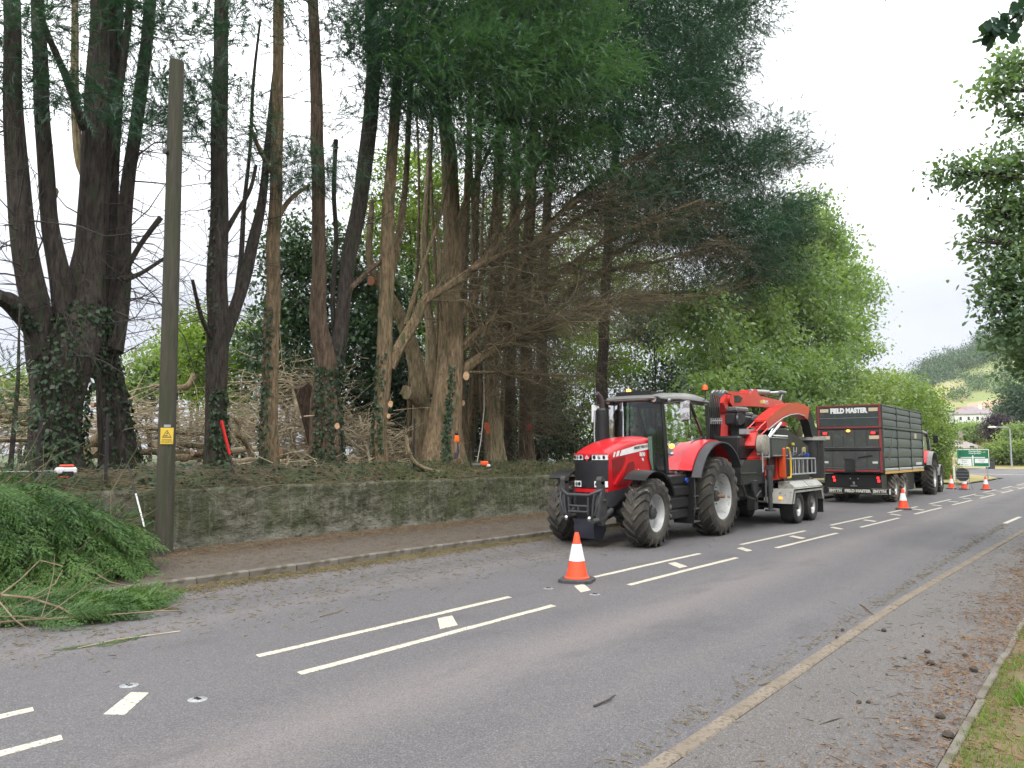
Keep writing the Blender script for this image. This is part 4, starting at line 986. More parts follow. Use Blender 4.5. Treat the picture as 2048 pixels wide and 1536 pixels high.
# bluish young conifer at the left edge
o = empty('young_conifer', atY(20, 935, 15.9), 0, 'wispy blue-green young conifer at the left edge above the cut branches', 'tree', None)
org = o.location.copy()
MB().tube([org - Vector((0, 0, .3)), org + Vector((.05, 0, 1.6)), org + Vector((0, 0, 3.0))], [.05, .035, .01], 7).build('trunk', M_bark, o, org=org)
conifer_foliage('crown', [B(10, 860, 30, 50, 15.8), B(5, 770, 18, 60, 15.9), B(40, 900, 30, 26, 15.7)], 260, .2, M_laurel, o, org, seed=44, cluster=5)
# ------------------------------------------------------------------ brushwood, logs and loose things on the bank
def log(px, py, Y, ln, r, az, tilt=0, m=None, cut=True, label=None, lift=0):
    p = atY(px, py, Y); o = empty('cut_log', p, 0, label or 'pale sawn branch lying in the brushwood heap between the trunks', 'log', 'sawn logs in the brushwood heap')
    d = Vector((math.cos(R(az)) * math.cos(R(tilt)), math.sin(R(az)) * math.cos(R(tilt)), math.sin(R(tilt))))
    a, b = -d * ln / 2, d * ln / 2
    pts = [(a.lerp(b, t) + Vector((0, 0, random.uniform(-.03, .03))), r * (1 - .25 * t) * random.uniform(.94, 1.06)) for t in (0, .2, .4, .6, .8, 1)]
    g = MB(); v, f = wood(pts, 10, .06, random.random() * 9); g.add(v, f); g.build('bark', m or M_brush, o, smooth=50)
    if cut:
        for q, s in ((a, -1), (b, 1)):
            rr = pts[0 if s < 0 else -1][1] * .95
            MB().cyl(q + d * s * .002, q + d * s * .012, rr, rr * .98, 10).build('cut_face', M_cut, o)
    return o
random.seed(5)
LB = M_barkl
log(190, 886, 19.0, 1.3, .17, 100, -20, LB, True, 'thick pale sawn log leaning beside the huge trunk, upper of the two')
log(192, 905, 18.6, 1.3, .15, 105, -12, LB, True, 'thick pale sawn log beside the huge trunk, lower of the two')
log(48, 838, 21, 1.5, .2, -20, -8, M_barkb, True, 'fat round log on the heap at the far left, left of the huge trunk')
log(590, 908, 19.4, 1.3, .17, 10, -2, M_brush, True, 'fat pale log with a reddish sawn end, left of the ivy skirt')
log(562, 876, 20, 1.6, .09, 40, 22, M_brush, True, 'straight sawn pole tilting up between the slender trunk and the twin trunk')
log(762, 852, 19.6, 1.8, .09, 20, 6, M_brush, True, 'bright sawn branch pointing right beside the brown trunk')
log(700, 920, 18.5, .5, .14, 80, 0, M_brush, True, 'short log butt with a round orange end beside the ivy skirt')
LOGL = ['thin long branch near the top of the heap left of the wooden pole', 'thicker branch below it on the heap left of the wooden pole', 'thin rising branch low on the heap left of the wooden pole',
        'pale branch just right of the wooden pole at half height of the heap', 'short thick branch low down just right of the wooden pole', 'thick log piece just right of the forked trunk', 'low branch between the red-tipped stake and the slender trunk',
        'long thin branch on top of the far left heap', 'branch sloping down behind the leaning black post', 'long thin branch on the ground left of the ivy skirt', 'short upright-tilted log end left of the ivy skirt',
        'steep pale branch just left of the brown trunk', 'branch sloping left beside the foot of the brown trunk', 'branch on the heap right of the brown trunk', 'low branch on the ground right of the brown trunk', 'thick branch leaning against the pale twisting trunk',
        'long low branch at the far left edge', 'steep thin branch behind the slender trunk', 'very steep tall branch above the brushwood beside the broken stump', 'branch sloping down high behind the slender trunk', 'stubby log beside the foot of the ivy skirt',
        'low branch directly behind the wooden pole', 'low branch just left of the forked trunk', 'branch high on the heap between the two left trunks']
for (px, py, Y, ln, r, az, ti) in [(300, 820, 21, 2.2, .06, 10, 4), (320, 860, 20, 2.4, .07, -15, -5), (290, 880, 20, 2.0, .05, 30, 8), (370, 890, 19, 1.6, .09, 5, 0), (380, 915, 18.6, 1.3, .1, 20, 2), (480, 900, 19, 1.2, .1, -20, 5), (475, 922, 18.2, 1.5, .08, 15, 2),
                               (60, 800, 22, 2.6, .05, 15, 3), (100, 880, 20, 1.8, .06, 40, -10), (620, 925, 18.4, 2.2, .05, 12, -3), (580, 930, 18.2, .9, .08, 70, 8), (730, 880, 19.4, 2.6, .05, 60, 40), (735, 900, 19.2, 1.6, .07, -30, -20),
                               (800, 905, 19.6, 2.0, .06, 15, 4), (815, 922, 18.8, 1.8, .06, -12, -3), (840, 900, 19.6, 1.2, .1, 60, -30), (20, 880, 19, 2.2, .07, 20, 3), (510, 860, 20.5, 1.8, .05, -40, 30), (590, 800, 21.5, 2.2, .07, 70, 55),
                               (545, 785, 22, 2, .05, 30, -30), (640, 905, 18.9, .8, .12, 40, 0), (330, 905, 18.7, 1.2, .08, -10, 0), (415, 905, 18.6, 1.0, .07, 15, 3), (225, 800, 21, 1.6, .06, 30, 12)]:
    log(px, py, Y, ln, r, az, ti, random.choice([M_brush, LB, M_barkb]), True, LOGL.pop(0))
# curved mossy branches standing out of the heap
for (pts, Y, lab) in [([(468, 835, 8), (478, 850, 11), (474, 868, 12), (488, 880, 13), (500, 900, 15), (506, 925, 15)], 18.4, 'mossy yellow-green branch curling beside the red-tipped stake'),
                      ([(300, 770, 8), (345, 775, 14), (375, 772, 16), (390, 750, 18)], 22, 'thick curved mossy branch arching behind the wooden pole'),
                      ([(812, 870, 8), (818, 905, 11), (838, 932, 11), (885, 945, 9), (940, 944, 7), (985, 940, 5)], 15.7, 'long pale bent branch lying along the top of the wall under the widest trunk')]:
    pp = limb_path(pts, Y); v, f = wood(pp, 10, .06, 3); g = MB(); g.add(v, f)
    g.build('bent_branch', M_barkl, org=pp[-1][0], smooth=60, label=lab, cat='branch')
# brown broken stump
pp = limb_path([(640, 900, 52), (625, 850, 46), (612, 800, 44), (600, 772, 34)], 18.6)
v, f = wood(pp, 12, .2, 4); g = MB(); g.add(v, f); g.build('tree_stump', M_barkr, org=pp[0][0], smooth=50, label='leaning broken brown stump with a torn top, left of the twin-stemmed trunk', cat='stump')
# brushwood as one tangled mass
g_ = np.random.default_rng(31)
Vs = []; Fs = []; b = 0
for (px, py, Y, sx, sy, sz, n, L_) in [(300, 860, 20.5, 2.2, 1.2, .7, 500, 1.6), (60, 850, 21, 2.4, 1.5, .7, 420, 1.6), (580, 860, 20.5, 1.8, 1.2, .8, 700, 1.3), (590, 790, 22, 1.3, 1, .9, 420, 1.5), (720, 880, 19.8, 1.2, 1.2, .7, 420, 1.2), (470, 870, 20.5, 1.6, 1.2, .6, 360, 1.3), (820, 890, 20, 1.3, 1, .5, 240, 1.2), (620, 930, 17.8, 3, .7, .12, 240, .8)]:
    c = atY(px, py, Y); P = np.array(c)[None] + g_.normal(size=(n, 3)) * np.array([[sx, sy, sz]]) * .6
    P[:, 2] = np.maximum(P[:, 2], 1.66)
    D = g_.normal(size=(n, 3)) * np.array([[1, .6, .33]])
    V, F = sticks(n, P, D, L_ * g_.uniform(.3, 1.3, n), g_.uniform(.006, .022, n), g_, .2, 4, 4); Vs.append(V); Fs.append(F + b); b += len(V)
np_mesh('brushwood', np.concatenate(Vs), np.concatenate(Fs), M_brush, kind='stuff', label='heaped tangle of cut pale brushwood among the trunks', cat='brushwood', org=(8, 20, 1.66))
# ground cover on the bank edge: ivy leaves, twigs and moss tufts
n = 9000; P = np.stack([g_.uniform(1, 44, n) ** 1.0, 15.02 + np.abs(g_.normal(size=n)) * 1.1, np.zeros(n)], 1)
P[:, 2] = [bank_z(x, y) + .03 for x, y, _ in P]; P[:, 2] += g_.uniform(0, .09, n)
V, F = place(LEAF[0] * np.array([1, 1.4, 1]), LEAF[1], P, g_.normal(size=(n, 3)) * np.array([[1, 1, .3]]), np.array([[0, -.4, 1.]]) + g_.normal(size=(n, 3)) * .4, g_.uniform(.05, .12, n))
np_mesh('ground_ivy', V, F, M_ivy, kind='stuff', label='low ivy and leaves along the top of the roadside wall', cat='ground cover', org=(15, 15.5, 1.3))
n = 5200; P = np.stack([g_.uniform(1, 42, n), 14.9 + np.abs(g_.normal(size=n)) * .9, np.zeros(n)], 1); P[:, 2] = [bank_z(x, max(y, 15.1)) + .05 for x, y, _ in P]
V, F = sticks(n, P, g_.normal(size=(n, 3)) * np.array([[1.4, .5, .12]]), g_.uniform(.15, .9, n), g_.uniform(.004, .012, n), g_, .25, 3, 3)
np_mesh('fallen_twigs', V, F, M_twig, kind='stuff', label='brown fallen twigs strewn along the top of the wall', cat='twigs', org=(15, 15.5, 1.3))
# grass tufts on the bank
def blades(n, P, g, h0, h1, m, name, **kw):
    tv = np.array([(0, -.06, 0), (0, .06, 0), (.5, .04, .06), (.5, -.04, .06), (1, 0, .25)]); tf = np.array([(0, 1, 2, 3), (3, 2, 4, 4)])
    D = g.normal(size=(n, 3)) * .45 + np.array([[0, 0, 1.]]); U = g.normal(size=(n, 3))
    V, F = place(tv, tf[:1], P, D, U, g.uniform(h0, h1, n)); V2 = V
    F2 = (np.array([(3, 2, 4)])[None] + (np.arange(n) * 5)[:, None, None]).reshape(-1, 3)
    F1 = np.concatenate([F[:, [0, 1, 2]], F[:, [0, 2, 3]], F2]); return np_mesh(name, V2, F1, m, **kw)
M_grass = leafmat('grass blades', (.060, .130, .020), (.170, .260, .040), trans=.4, scale=1.5)
M_grassy = leafmat('dry bank grass', (.10, .13, .035), (.20, .21, .07), trans=.35, scale=1.5)
n = 7000; P = np.stack([g_.uniform(14, 46, n), 15.1 + np.abs(g_.normal(size=n)) * .7, np.zeros(n)], 1); P[:, 2] = [bank_z(x, y) for x, y, _ in P]
blades(n, P, g_, .06, .20, M_grassy, 'bank_grass', kind='stuff', label='short rough grass along the bank edge behind the tractor', cat='grass', org=(30, 15.5, 1.3))
# ------------------------------------------------------------------ needles and debris on the left footway and gutter, litter at right
def litter(name, n, fx, fy, z, m, l0, l1, w0, label, org, seed=0, cat='litter'):
    g = np.random.default_rng(seed); x = fx(g, n); y = fy(g, n, x)
    P = np.stack([x, y, np.full(n, z) + g.uniform(0, .012, n)], 1); a = g.uniform(0, 2 * math.pi, n)
    D = np.stack([np.cos(a), np.sin(a), g.normal(size=n) * .08], 1)
    V, F = sticks(n, P, D, g.uniform(l0, l1, n), g.uniform(.4, 1.3, n) * w0, g, .2, 2, 3)
    return np_mesh(name, V, F, m, kind='stuff', label=label, cat=cat, org=org)
M_need = mat('dry needles', (.125, .088, .050), (.23, .17, .105), rough=.9, scale=3)
M_needg = mat('green-brown clippings', (.12, .095, .040), (.21, .165, .075), rough=.9, scale=2)
litter('needle_litter', 12000, lambda g, n: g.uniform(6, 24, n), lambda g, n, x: 14.78 - np.abs(g.normal(size=n)) * .55, .112, M_need, .03, .16, .006, 'brown needles and twigs drifted along the foot of the wall', (10, 14.3, .1), 1)
litter('gutter_litter', 10000, lambda g, n: g.uniform(5.5, 21, n), lambda g, n, x: 11.16 - np.abs(g.normal(size=n)) * .28, .004, M_needg, .03, .14, .006, 'green-brown clippings gathered in the left gutter', (10, 11, 0), 2)
litter('road_clippings', 4200, lambda g, n: g.uniform(2, 19, n), lambda g, n, x: 9.6 + g.normal(size=n) * .8, .004, M_needg, .02, .14, .0045, 'scattered clippings on the left lane', (8, 9.5, 0), 3)
litter('pavement_needles', 6000, lambda g, n: g.uniform(5, 22, n), lambda g, n, x: g.uniform(11.4, 14.6, n), .112, M_need, .02, .15, .0045, 'loose needles scattered over the left footway', (10, 13, .1), 4)
litter('verge_litter', 10000, lambda g, n: g.uniform(3, 24, n), lambda g, n, x: 1.06 + g.normal(size=n) * .30 + .12 * np.sin(x * 1.7) + .1 * np.sin(x * 4.1), .02, mat('orange brown leaf bits', (.15, .080, .036), (.27, .16, .08), rough=.9, scale=6), .02, .09, .0045, 'orange-brown needles and leaf bits beside the right path edging', (8, 1.1, 0), 5)
litter('path_litter', 900, lambda g, n: g.uniform(2.5, 26, n), lambda g, n, x: 1.3 + np.abs(g.normal(size=n)) * .7, .014, M_twig, .02, .12, .004, 'small twigs and bits on the right-hand path', (8, 1.8, 0), 6)
litter('kerb_litter', 1500, lambda g, n: g.uniform(2.5, 26, n), lambda g, n, x: 2.56 + np.abs(g.normal(size=n)) * .12, .004, M_needg, .02, .08, .004, 'green and brown bits caught along the right kerb', (8, 2.5, 0), 7)
g_ = np.random.default_rng(77)
n = 900; P = np.stack([g_.uniform(3, 20, n), 1.0 + np.abs(g_.normal(size=n)) * .35, np.full(n, .02)], 1)
V, F = place(LEAF[0] * np.array([1, 1.3, 2]), LEAF[1], P, g_.normal(size=(n, 3)) * np.array([[1, 1, .15]]), np.array([[0, 0, 1.]]) + g_.normal(size=(n, 3)) * .3, g_.uniform(.015, .04, n))
np_mesh('fallen_leaves', V, F, mat('dry brown leaf', (.13, .075, .035), (.25, .16, .08), rough=.8, scale=8), kind='stuff', label='dry curled leaves on the path edge at bottom right', cat='leaves', org=(8, 1, 0))
n = 42000; x = 3 + g_.uniform(0, 1, n) ** 1.7 * 22; P = np.stack([x, .97 - np.abs(g_.normal(size=n)) * .8, np.full(n, .0)], 1)
keep = np.array([noise.noise(Vector((p[0] * 1.6, p[1] * 2.6, 0))) > -.22 for p in P]); P = P[keep]; n = len(P)
blades(n, P, g_, .025, .085, M_grass, 'verge_grass', kind='stuff', label='patchy short grass on the verge at bottom right', cat='grass', org=(8, .5, 0))
n = 170; P = np.stack([7.6 + g_.normal(size=n) * .2, .62 + g_.normal(size=n) * .09, np.full(n, .0)], 1)
blades(n, P, g_, .08, .20, M_grass, 'grass_tuft', kind='stuff', label='tall bright grass tuft beside the path edging at the right', cat='grass', org=(7, .7, 0))
# single sticks, cones and clods that can be picked out
M_clod = mat('dark clod', (.035, .028, .02), (.07, .05, .035), rough=.9, scale=20)
def stick(px0, py0, px1, py1, r, lab, m=M_twig, z=.01, mid=(0, 0)):
    a, b = atZ(px0, py0, z), atZ(px1, py1, z); c = a.lerp(b, .5) + Vector((mid[0], mid[1], .01))
    MB().tube([a, a.lerp(c, .5) + Vector((.01, 0, 0)), c, c.lerp(b, .6) + Vector((0, .01, 0)), b], [r, r * .95, r * .9, r * .7, r * .4], 7).build('fallen_stick', m, org=a, label=lab, cat='stick', group='single sticks on the road and path')
stick(1188, 1412, 1231, 1390, .009, 'grey bent stick lying alone in the middle of the near lane', M_twigd, mid=(.02, -.03))
stick(1720, 1208, 1748, 1229, .010, 'pale stick leaning onto the right kerb', M_need)
stick(640, 1233, 690, 1216, .007, 'curved pale twig on the road left of the long white lines', M_need, mid=(.05, -.05))
stick(1775, 1301, 1800, 1295, .008, 'reddish broken twig on the right-hand path', M_need)
stick(1518, 1370, 1562, 1362, .007, 'brown twig lying across the right kerb', M_twig)
stick(1640, 1450, 1690, 1436, .006, 'thin dark twig low on the right-hand path', M_twigd)
stick(1787, 1335, 1805, 1334, .012, 'dark short twig among clods on the right-hand path', M_twigd)
for (px, py, r) in [(1685, 1261, .022), (1674, 1276, .02), (1768, 1263, .03), (1855, 1306, .03), (1861, 1330, .04), (1737, 1406, .02), (1718, 1406, .02), (1948, 1343, .04), (1881, 1436, .035), (1931, 1313, .03), (1810, 1318, .018), (1774, 1350, .012), (1846, 1273, .014), (1882, 1337, .016), (1897, 1475, .04)]:
    p = atZ(px, py, .012); g = MB(); g.ball((0, 0, r * .5), (r * 1.2, r, r * .7), 8, 6)
    g.v = [(x * random.uniform(.8, 1.2), y * random.uniform(.8, 1.2), z * random.uniform(.85, 1.1)) for x, y, z in g.v]
    g.build('pine_cone_clod', M_clod, label='small dark cone or clod lying on the right-hand path', cat='clod', group='dark cones and clods on the right-hand path', loc=p)

# ------------------------------------------------------------------ heap of cut cypress branches at left
o = empty('cut_branch_heap', (3.9, 12.4, 0), 0, 'big heap of freshly cut green cypress branches against the wall at left', 'branch heap')
org = o.location.copy()
hb = [B(60, 1045, 120, 62, 13.0, .7), B(140, 1065, 100, 58, 13.0, .7), B(200, 1100, 50, 46, 13.0, .7), B(-80, 1040, 150, 90, 12.9, .7), B(90, 1120, 150, 44, 12.7, .7), B(222, 1075, 40, 46, 13.05, .7), B(240, 1130, 30, 30, 13.1), B(30, 1000, 80, 40, 13.2, .6)]
g = np.random.default_rng(99)
def drape(blobs, n, size, tm, mt, name, parent, org, seed, flat=False):
    g = np.random.default_rng(seed); P, D = blob_points(blobs, n, g, .78)
    if flat:
        D2 = np.stack([np.abs(g.normal(size=n)) * .8 + .1, -np.abs(g.normal(size=n)) * .5, -.05 + g.normal(size=n) * .1], 1)
    else:
        D2 = D * np.array([[.55, .7, .2]]) + np.array([[.35, -.35, -.75]]) + g.normal(size=D.shape) * .22
    U = D + np.array([[0, -.3, .8]]) + g.normal(size=D.shape) * .25
    if not flat:
        k_ = D[:, 2] > -.15; P, D, D2, U = P[k_], D[k_], D2[k_], U[k_]; n = len(P)
    P[:, 2] = np.maximum(P[:, 2], .06 + g.uniform(0, .15, n))
    V = []; F = []; b = 0; S = g.uniform(.6, 1.25, n) * size
    for k, (tv, tf) in enumerate(tm):
        s_ = slice(k, None, len(tm)); v, f = place(tv, tf, P[s_], D2[s_], U[s_], S[s_]); V.append(v); F.append(f + b); b += len(v)
    V = np.concatenate(V); V[:, 2] = np.maximum(V[:, 2], .012)
    return np_mesh(name, V, np.concatenate(F), mt, parent, org=org)
drape(hb, 2500, .66, FRD, M_heap, 'foliage', o, org, 3)
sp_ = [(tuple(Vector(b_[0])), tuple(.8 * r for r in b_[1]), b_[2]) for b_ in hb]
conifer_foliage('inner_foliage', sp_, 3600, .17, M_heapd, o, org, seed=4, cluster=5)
V, F = sticks(120, *(lambda P, D: (P, D))(*blob_points(hb, 120, g, .3)), g.uniform(.5, 1.4, 120), g.uniform(.005, .014, 120), g, .3, 4, 4)
np_mesh('stems', V, F, M_twig, o, org=org, kind='stuff')
# flat branches lying on the road in front of the heap
o2 = empty('cut_branch', (4.9, 10.6, 0), 0, 'flat fan of green cypress branches lying on the road edge in front of the heap', 'branch'); org2 = o2.location.copy()
def gb(px, py, rx, rz, Y=None):
    c = atZ(px, py, .12); k = 1 / pxm(c); return ((c.x, c.y, c.z), (rx * k, rx * k * .9, rz * k), 1)
drape([gb(245, 1196, 44, 12), gb(190, 1208, 50, 14), gb(120, 1210, 60, 18), gb(40, 1222, 70, 16), gb(-40, 1228, 70, 16), gb(130, 1226, 70, 8), gb(60, 1195, 60, 22)], 520, .44, FRD, M_heap, 'foliage', o2, org2, 6, True)
mb = MB()
for pts, r in [([(-40, 1186, .30), (60, 1196, .28), (120, 1215, .2), (150, 1233, .12), (230, 1230, .08)], .017), ([(0, 1245, .2), (60, 1240, .15), (190, 1232, .1), (320, 1222, .06), (360, 1222, .04)], .014), ([(320, 1222, .06), (370, 1205, .05), (440, 1180, .05)], .008),
               ([(0, 1190, .5), (40, 1160, .55), (80, 1120, .6), (125, 1132, .6)], .010), ([(0, 1205, .3), (30, 1240, .2), (60, 1262, .08)], .009), ([(60, 1196, .3), (110, 1168, .4), (125, 1140, .4)], .007)]:
    mb.tube([atZ(a, b_, c) for a, b_, c in pts], [r * (1 - .12 * i) for i in range(len(pts))], 7)
for i in range(14):
    p = atZ(random.uniform(-20, 110), random.uniform(1150, 1240), random.uniform(.1, .4))
    d = Vector((random.uniform(-.4, 1), random.uniform(-.4, .4), random.uniform(-.1, .7))).normalized() * random.uniform(.3, .9)
    e_ = Vector((random.uniform(-.1, .1), random.uniform(-.1, .1), random.uniform(.02, .12)))
    mb.tube([p, p + d * .3 + e_ * .7, p + d * .6 + e_, p + d + e_ * .4], [.0055, .005, .004, .0015], 5)
mb.build('stems', M_need, o2, org=org2, kind='stuff')
p = atZ(215, 1287, 0); o3 = empty('cut_sprig', p, 0, 'single small cypress sprig lying on the road below the heap', 'sprig')
V = []; F = []; b = 0
for i in range(7):
    v, f = place(FRD[0][0], FRD[0][1], np.array([[p.x - .25 + i * .12, p.y - .0 + random.uniform(-.06, .06), .03]]), np.array([[-.9, random.uniform(-.5, .5), -.03]]), np.array([[0, 0, 1.]]), np.array([.24])); V.append(v); F.append(f + b); b += len(v)
V = np.concatenate(V); V[:, 2] = np.maximum(V[:, 2], .008); np_mesh('foliage', V, np.concatenate(F), M_heap, o3, org=p)
MB().tube([p + Vector((-.3, 0, .01)), p + Vector((.1, .02, .02)), p + Vector((.75, -.1, .01))], [.004, .006, .006], 6).build('stem', M_brush, o3, org=p)

# ------------------------------------------------------------------ pole, rake, posts, trimmer, saw
M_pole = mat('weathered green pole', (.036, .034, .022), (.066, .059, .040), rough=.9, scale=3, stretch=(8, 8, .6), bump=.4, c3=(.036, .042, .018), s3=1.5, t3=.56)
pb, ptp = atZ(327, 1122, .1), atY(353, 125, 14.35)
pb = Vector((7.6, 14.35, .1)); ptp = Vector((7.46, 14.35, 9.8))
o = empty('telegraph_pole', pb, 0, 'tall weathered wooden pole with a yellow warning sign, at the foot of the wall', 'pole')
MB().tube([pb - Vector((0, 0, .2)), pb.lerp(ptp, .3), pb.lerp(ptp, .7), ptp], [.168, .158, .148, .138], 22).build('pole_shaft', M_pole, o, org=pb)
sc_ = atY(338, 872, 14.18); d2c = Vector((-sc_.x, -sc_.y, 0)).normalized(); ang = math.atan2(d2c.y, d2c.x)
c_ = Vector((pb.lerp(ptp, (sc_.z - .1) / 9.7).x, 14.35, sc_.z)) + d2c * .172
MS = Matrix.Translation(c_) @ Matrix.Rotation(ang - .12, 4, 'Z')
MB(MS).box(-.004, .004, -.115, .115, -.155, .155, .003).build('warning_plate', M_yel, o, org=pb)
mb = MB(MS)
tri = lambda h: [(-h, -h * .75), (h, -h * .75), (0, h * .95)]
T1, T2 = tri(.085), tri(.066)
for i in range(3):
    j = (i + 1) % 3; q = [T1[i], T1[j], T2[j], T2[i]]
    mb.prism([(a, b_ + .035) for a, b_ in q], .0045, .007, 'x')
mb.prism([(.012, .085), (-.012, .045), (.004, .045), (-.010, .0), (.020, .055), (.004, .055)], .0045, .007, 'x')
mb.prism([(-.045, .012), (.0, .012), (.03, .0), (-.045, -.004)], .0045, .007, 'x')
mb.build('hazard_symbol', M_letterd, o, org=pb)
def text(s, size, m, parent, loc, rot, name='lettering', extrude=.002, offset=0.0, align='CENTER', sx=1.0, space=1.0):
    cu = bpy.data.curves.new(name, 'FONT'); cu.body = s; cu.size = size; cu.extrude = extrude; cu.offset = offset
    cu.align_x = align; cu.align_y = 'CENTER'; cu.space_character = space; cu.resolution_u = 3; cu.materials.append(m)
    t = bpy.data.objects.new(name, cu); COL.objects.link(t); t.parent = parent; t.location = loc; t.rotation_euler = rot; t.scale = (sx, 1, 1)
    return t
for k, s_ in enumerate(['DANGER', 'OF DEATH']):
    q = c_ - pb + d2c * .006 + Vector((0, 0, -.075 - .042 * k)); text(s_, .042, M_letterd, o, q, (R(90), 0, ang - .12 + R(90)), extrude=.001)
MS2 = Matrix.Translation(c_ + Vector((0, 0, .19))) @ Matrix.Rotation(ang - .12, 4, 'Z')
MB(MS2).box(-.003, .003, -.06, .06, -.025, .025, .002).build('number_plate', M_steel, o, org=pb)
MB().tube([ptp + Vector((-.12, 0, -1.9)), ptp + Vector((-.19, -.04, -1.9))], .05, 10).build('insulator', M_dgrey, o, org=pb)

# rake leaning on the wall
rt, rb = atY(257, 930, 14.86), Vector((7.22, 14.05, .12))
o = empty('leaf_rake', rb, 0, 'black leaf rake with a silver handle section leaning on the wall by the pole', 'rake')
j1, j2, j3 = rb.lerp(rt, .22), rb.lerp(rt, .32), rb.lerp(rt, .68)
MB().cyl(j2, j3, .016, n=10).build('handle', M_white, o, org=rb); MB().cyl(j3, rt, .014, n=10).build('handle', M_black, o, org=rb, label='black upper handle section')
MB().cyl(rb.lerp(rt, .24), j2, .02, n=10).build('socket', M_black, o, org=rb)
mb = MB(); hs = rb.lerp(rt, .25)
for i in range(17):
    t = (i - 8) / 8; e_ = rb + Vector((t * .27, .02 * t, 0)); mb.tube([hs, hs.lerp(e_, .6), e_, e_ + Vector((0, -.05, -.02))], [.005, .006, .006, .004], 5)
mb.tube([hs.lerp(rb, .55) + Vector((-.16, 0, 0)), hs.lerp(rb, .55), hs.lerp(rb, .55) + Vector((.16, 0, 0))], .006, 5)
mb.build('tines', M_black, o, org=rb)
# posts along the wall top
M_postd = mat('black creosoted post', (.012, .010, .012), (.028, .022, .02), rough=.8, scale=8)
def post(px0, py0, px1, py1, Y, w_, lab, m=M_postd, tip=None):
    a, b_ = atY(px0, py0, Y), atY(px1, py1, Y); a.z = min(a.z, bank_z(a.x, Y)) - .05
    o = empty('fence_post', a, 0, lab, 'post', 'old fence posts along the wall top')
    MB().tube([a, b_], w_, 4).build('post_shaft', m, o, org=a, smooth=None)
    if tip:
        q = a.lerp(b_, .42); MB().tube([q, b_ + (b_ - a).normalized() * .01], w_ * 1.15, 4).build('red_painted_tip', tip, o, org=a, smooth=None)
    else: MB().tube([b_, b_ + (b_ - a).normalized() * .02], w_ * .8, 4).build('post_top', m, o, org=a, smooth=None)
post(72, 938, 84, 820, 15.6, .035, 'leaning black post in front of the huge left trunk')
post(212, 945, 216, 830, 15.5, .034, 'upright black post in front of the pale-sided leaning trunk')
post(471, 948, 443, 842, 15.8, .03, 'leaning stake with a bright red painted tip', mat('grey stake', (.06, .05, .045), rough=.8), mat('red stake paint', (.65, .02, .015), rough=.6))
post(827, 940, 829, 838, 15.9, .022, 'thin dark post in front of the pale twisting trunk')
post(941, 940, 942, 895, 16.0, .02, 'short thin stake near the chainsaw')
# hedge trimmer lying on the wall top
hp = atY(132, 940, 15.15); o = empty('hedge_trimmer', hp, 0, 'white and orange-red hedge trimmer lying on the wall top at left', 'hedge trimmer')
L_ = lambda x, y, z: hp + Vector((x, y, z))
MB().box(hp.x - .17, hp.x + .17, hp.y - .09, hp.y + .09, hp.z - .07, hp.z + .05, .03).build('body', M_white, o, org=hp)
MB().box(hp.x - .10, hp.x + .12, hp.y - .08, hp.y + .08, hp.z + .052, hp.z + .10, .03).build('engine_cover', mat('saw orange red', (.62, .07, .03), rough=.4), o, org=hp)
MB().box(hp.x - .10, hp.x + .10, hp.y - .096, hp.y + .06, hp.z - .10, hp.z - .02, .01).build('guard', M_black, o, org=hp)
MB().tube([L_(.1, -.02, -.07), L_(.0, -.06, -.13), L_(-.12, -.05, -.12)], .014, 8).build('handle', mat('saw orange red', (.62, .07, .03)), o, org=hp)
mb = MB(); mb.box(hp.x - 1.15, hp.x - .18, hp.y - .03, hp.y + .03, hp.z - .02, hp.z - .008, .003)
for i in range(18): mb.box(hp.x - 1.13 + i * .052, hp.x - 1.115 + i * .052, hp.y - .055, hp.y + .055, hp.z - .018, hp.z - .010, .001)
mb.build('cutting_blade', M_chrome, o, org=hp)
# chainsaw on the ground
cp = atY(969, 931, 15.9); cp.z = bank_z(cp.x, cp.y) + .14
o = empty('chainsaw', cp, 0, 'orange chainsaw with black handle on the bank below the orange-marked trunk', 'chainsaw')
MB().box(cp.x - .14, cp.x + .12, cp.y - .09, cp.y + .09, cp.z - .06, cp.z + .09, .03).build('body', mat('saw orange', (.85, .12, .03), rough=.4), o, org=cp)
MB().tube([cp + Vector((.1, 0, .1)), cp + Vector((.25, 0, .09)), cp + Vector((.32, 0, 0)), cp + Vector((.2, 0, -.04))], .025, 8).build('handle', M_black, o, org=cp)
MB().box(cp.x + .02, cp.x + .16, cp.y - .13, cp.y - .03, cp.z - .10, cp.z - .02, .02).build('fuel_cap_housing', M_white, o, org=cp)
MB().box(cp.x - .6, cp.x - .14, cp.y - .01, cp.y + .01, cp.z - .04, cp.z + .02, .004).build('guide_bar', M_steel, o, org=cp)
# climbing kit on the trunk
kp = atY(913, 878, 16.1); o = empty('climbing_kit', kp, 0, 'bright orange bag with a dark pouch hanging on the widest trunk', 'climbing kit')
MB().box(kp.x - .10, kp.x + .06, kp.y - .08, kp.y + .02, kp.z - .11, kp.z + .11, .03).build('bag', mat('hi-vis orange fabric', (.95, .16, .01), rough=.7), o, org=kp)
MB().ball((kp.x, kp.y, kp.z + .17), (.06, .06, .07)).build('hook', M_black, o, org=kp)
MB().tube([kp + Vector((-.05, -.03, -.1)), kp + Vector((-.06, -.04, -.26)), kp + Vector((-.07, -.03, -.42))], .03, 8).build('strap', M_need, o, org=kp)
MB().tube([kp + Vector((.03, -.03, -.1)), kp + Vector((.03, -.04, -.25)), kp + Vector((.0, -.03, -.36)), kp + Vector((-.07, -.03, -.62))], [.018, .025, .07, .05], 10).build('pouch', mat('dark purple fabric', (.03, .02, .035), rough=.8), o, org=kp)
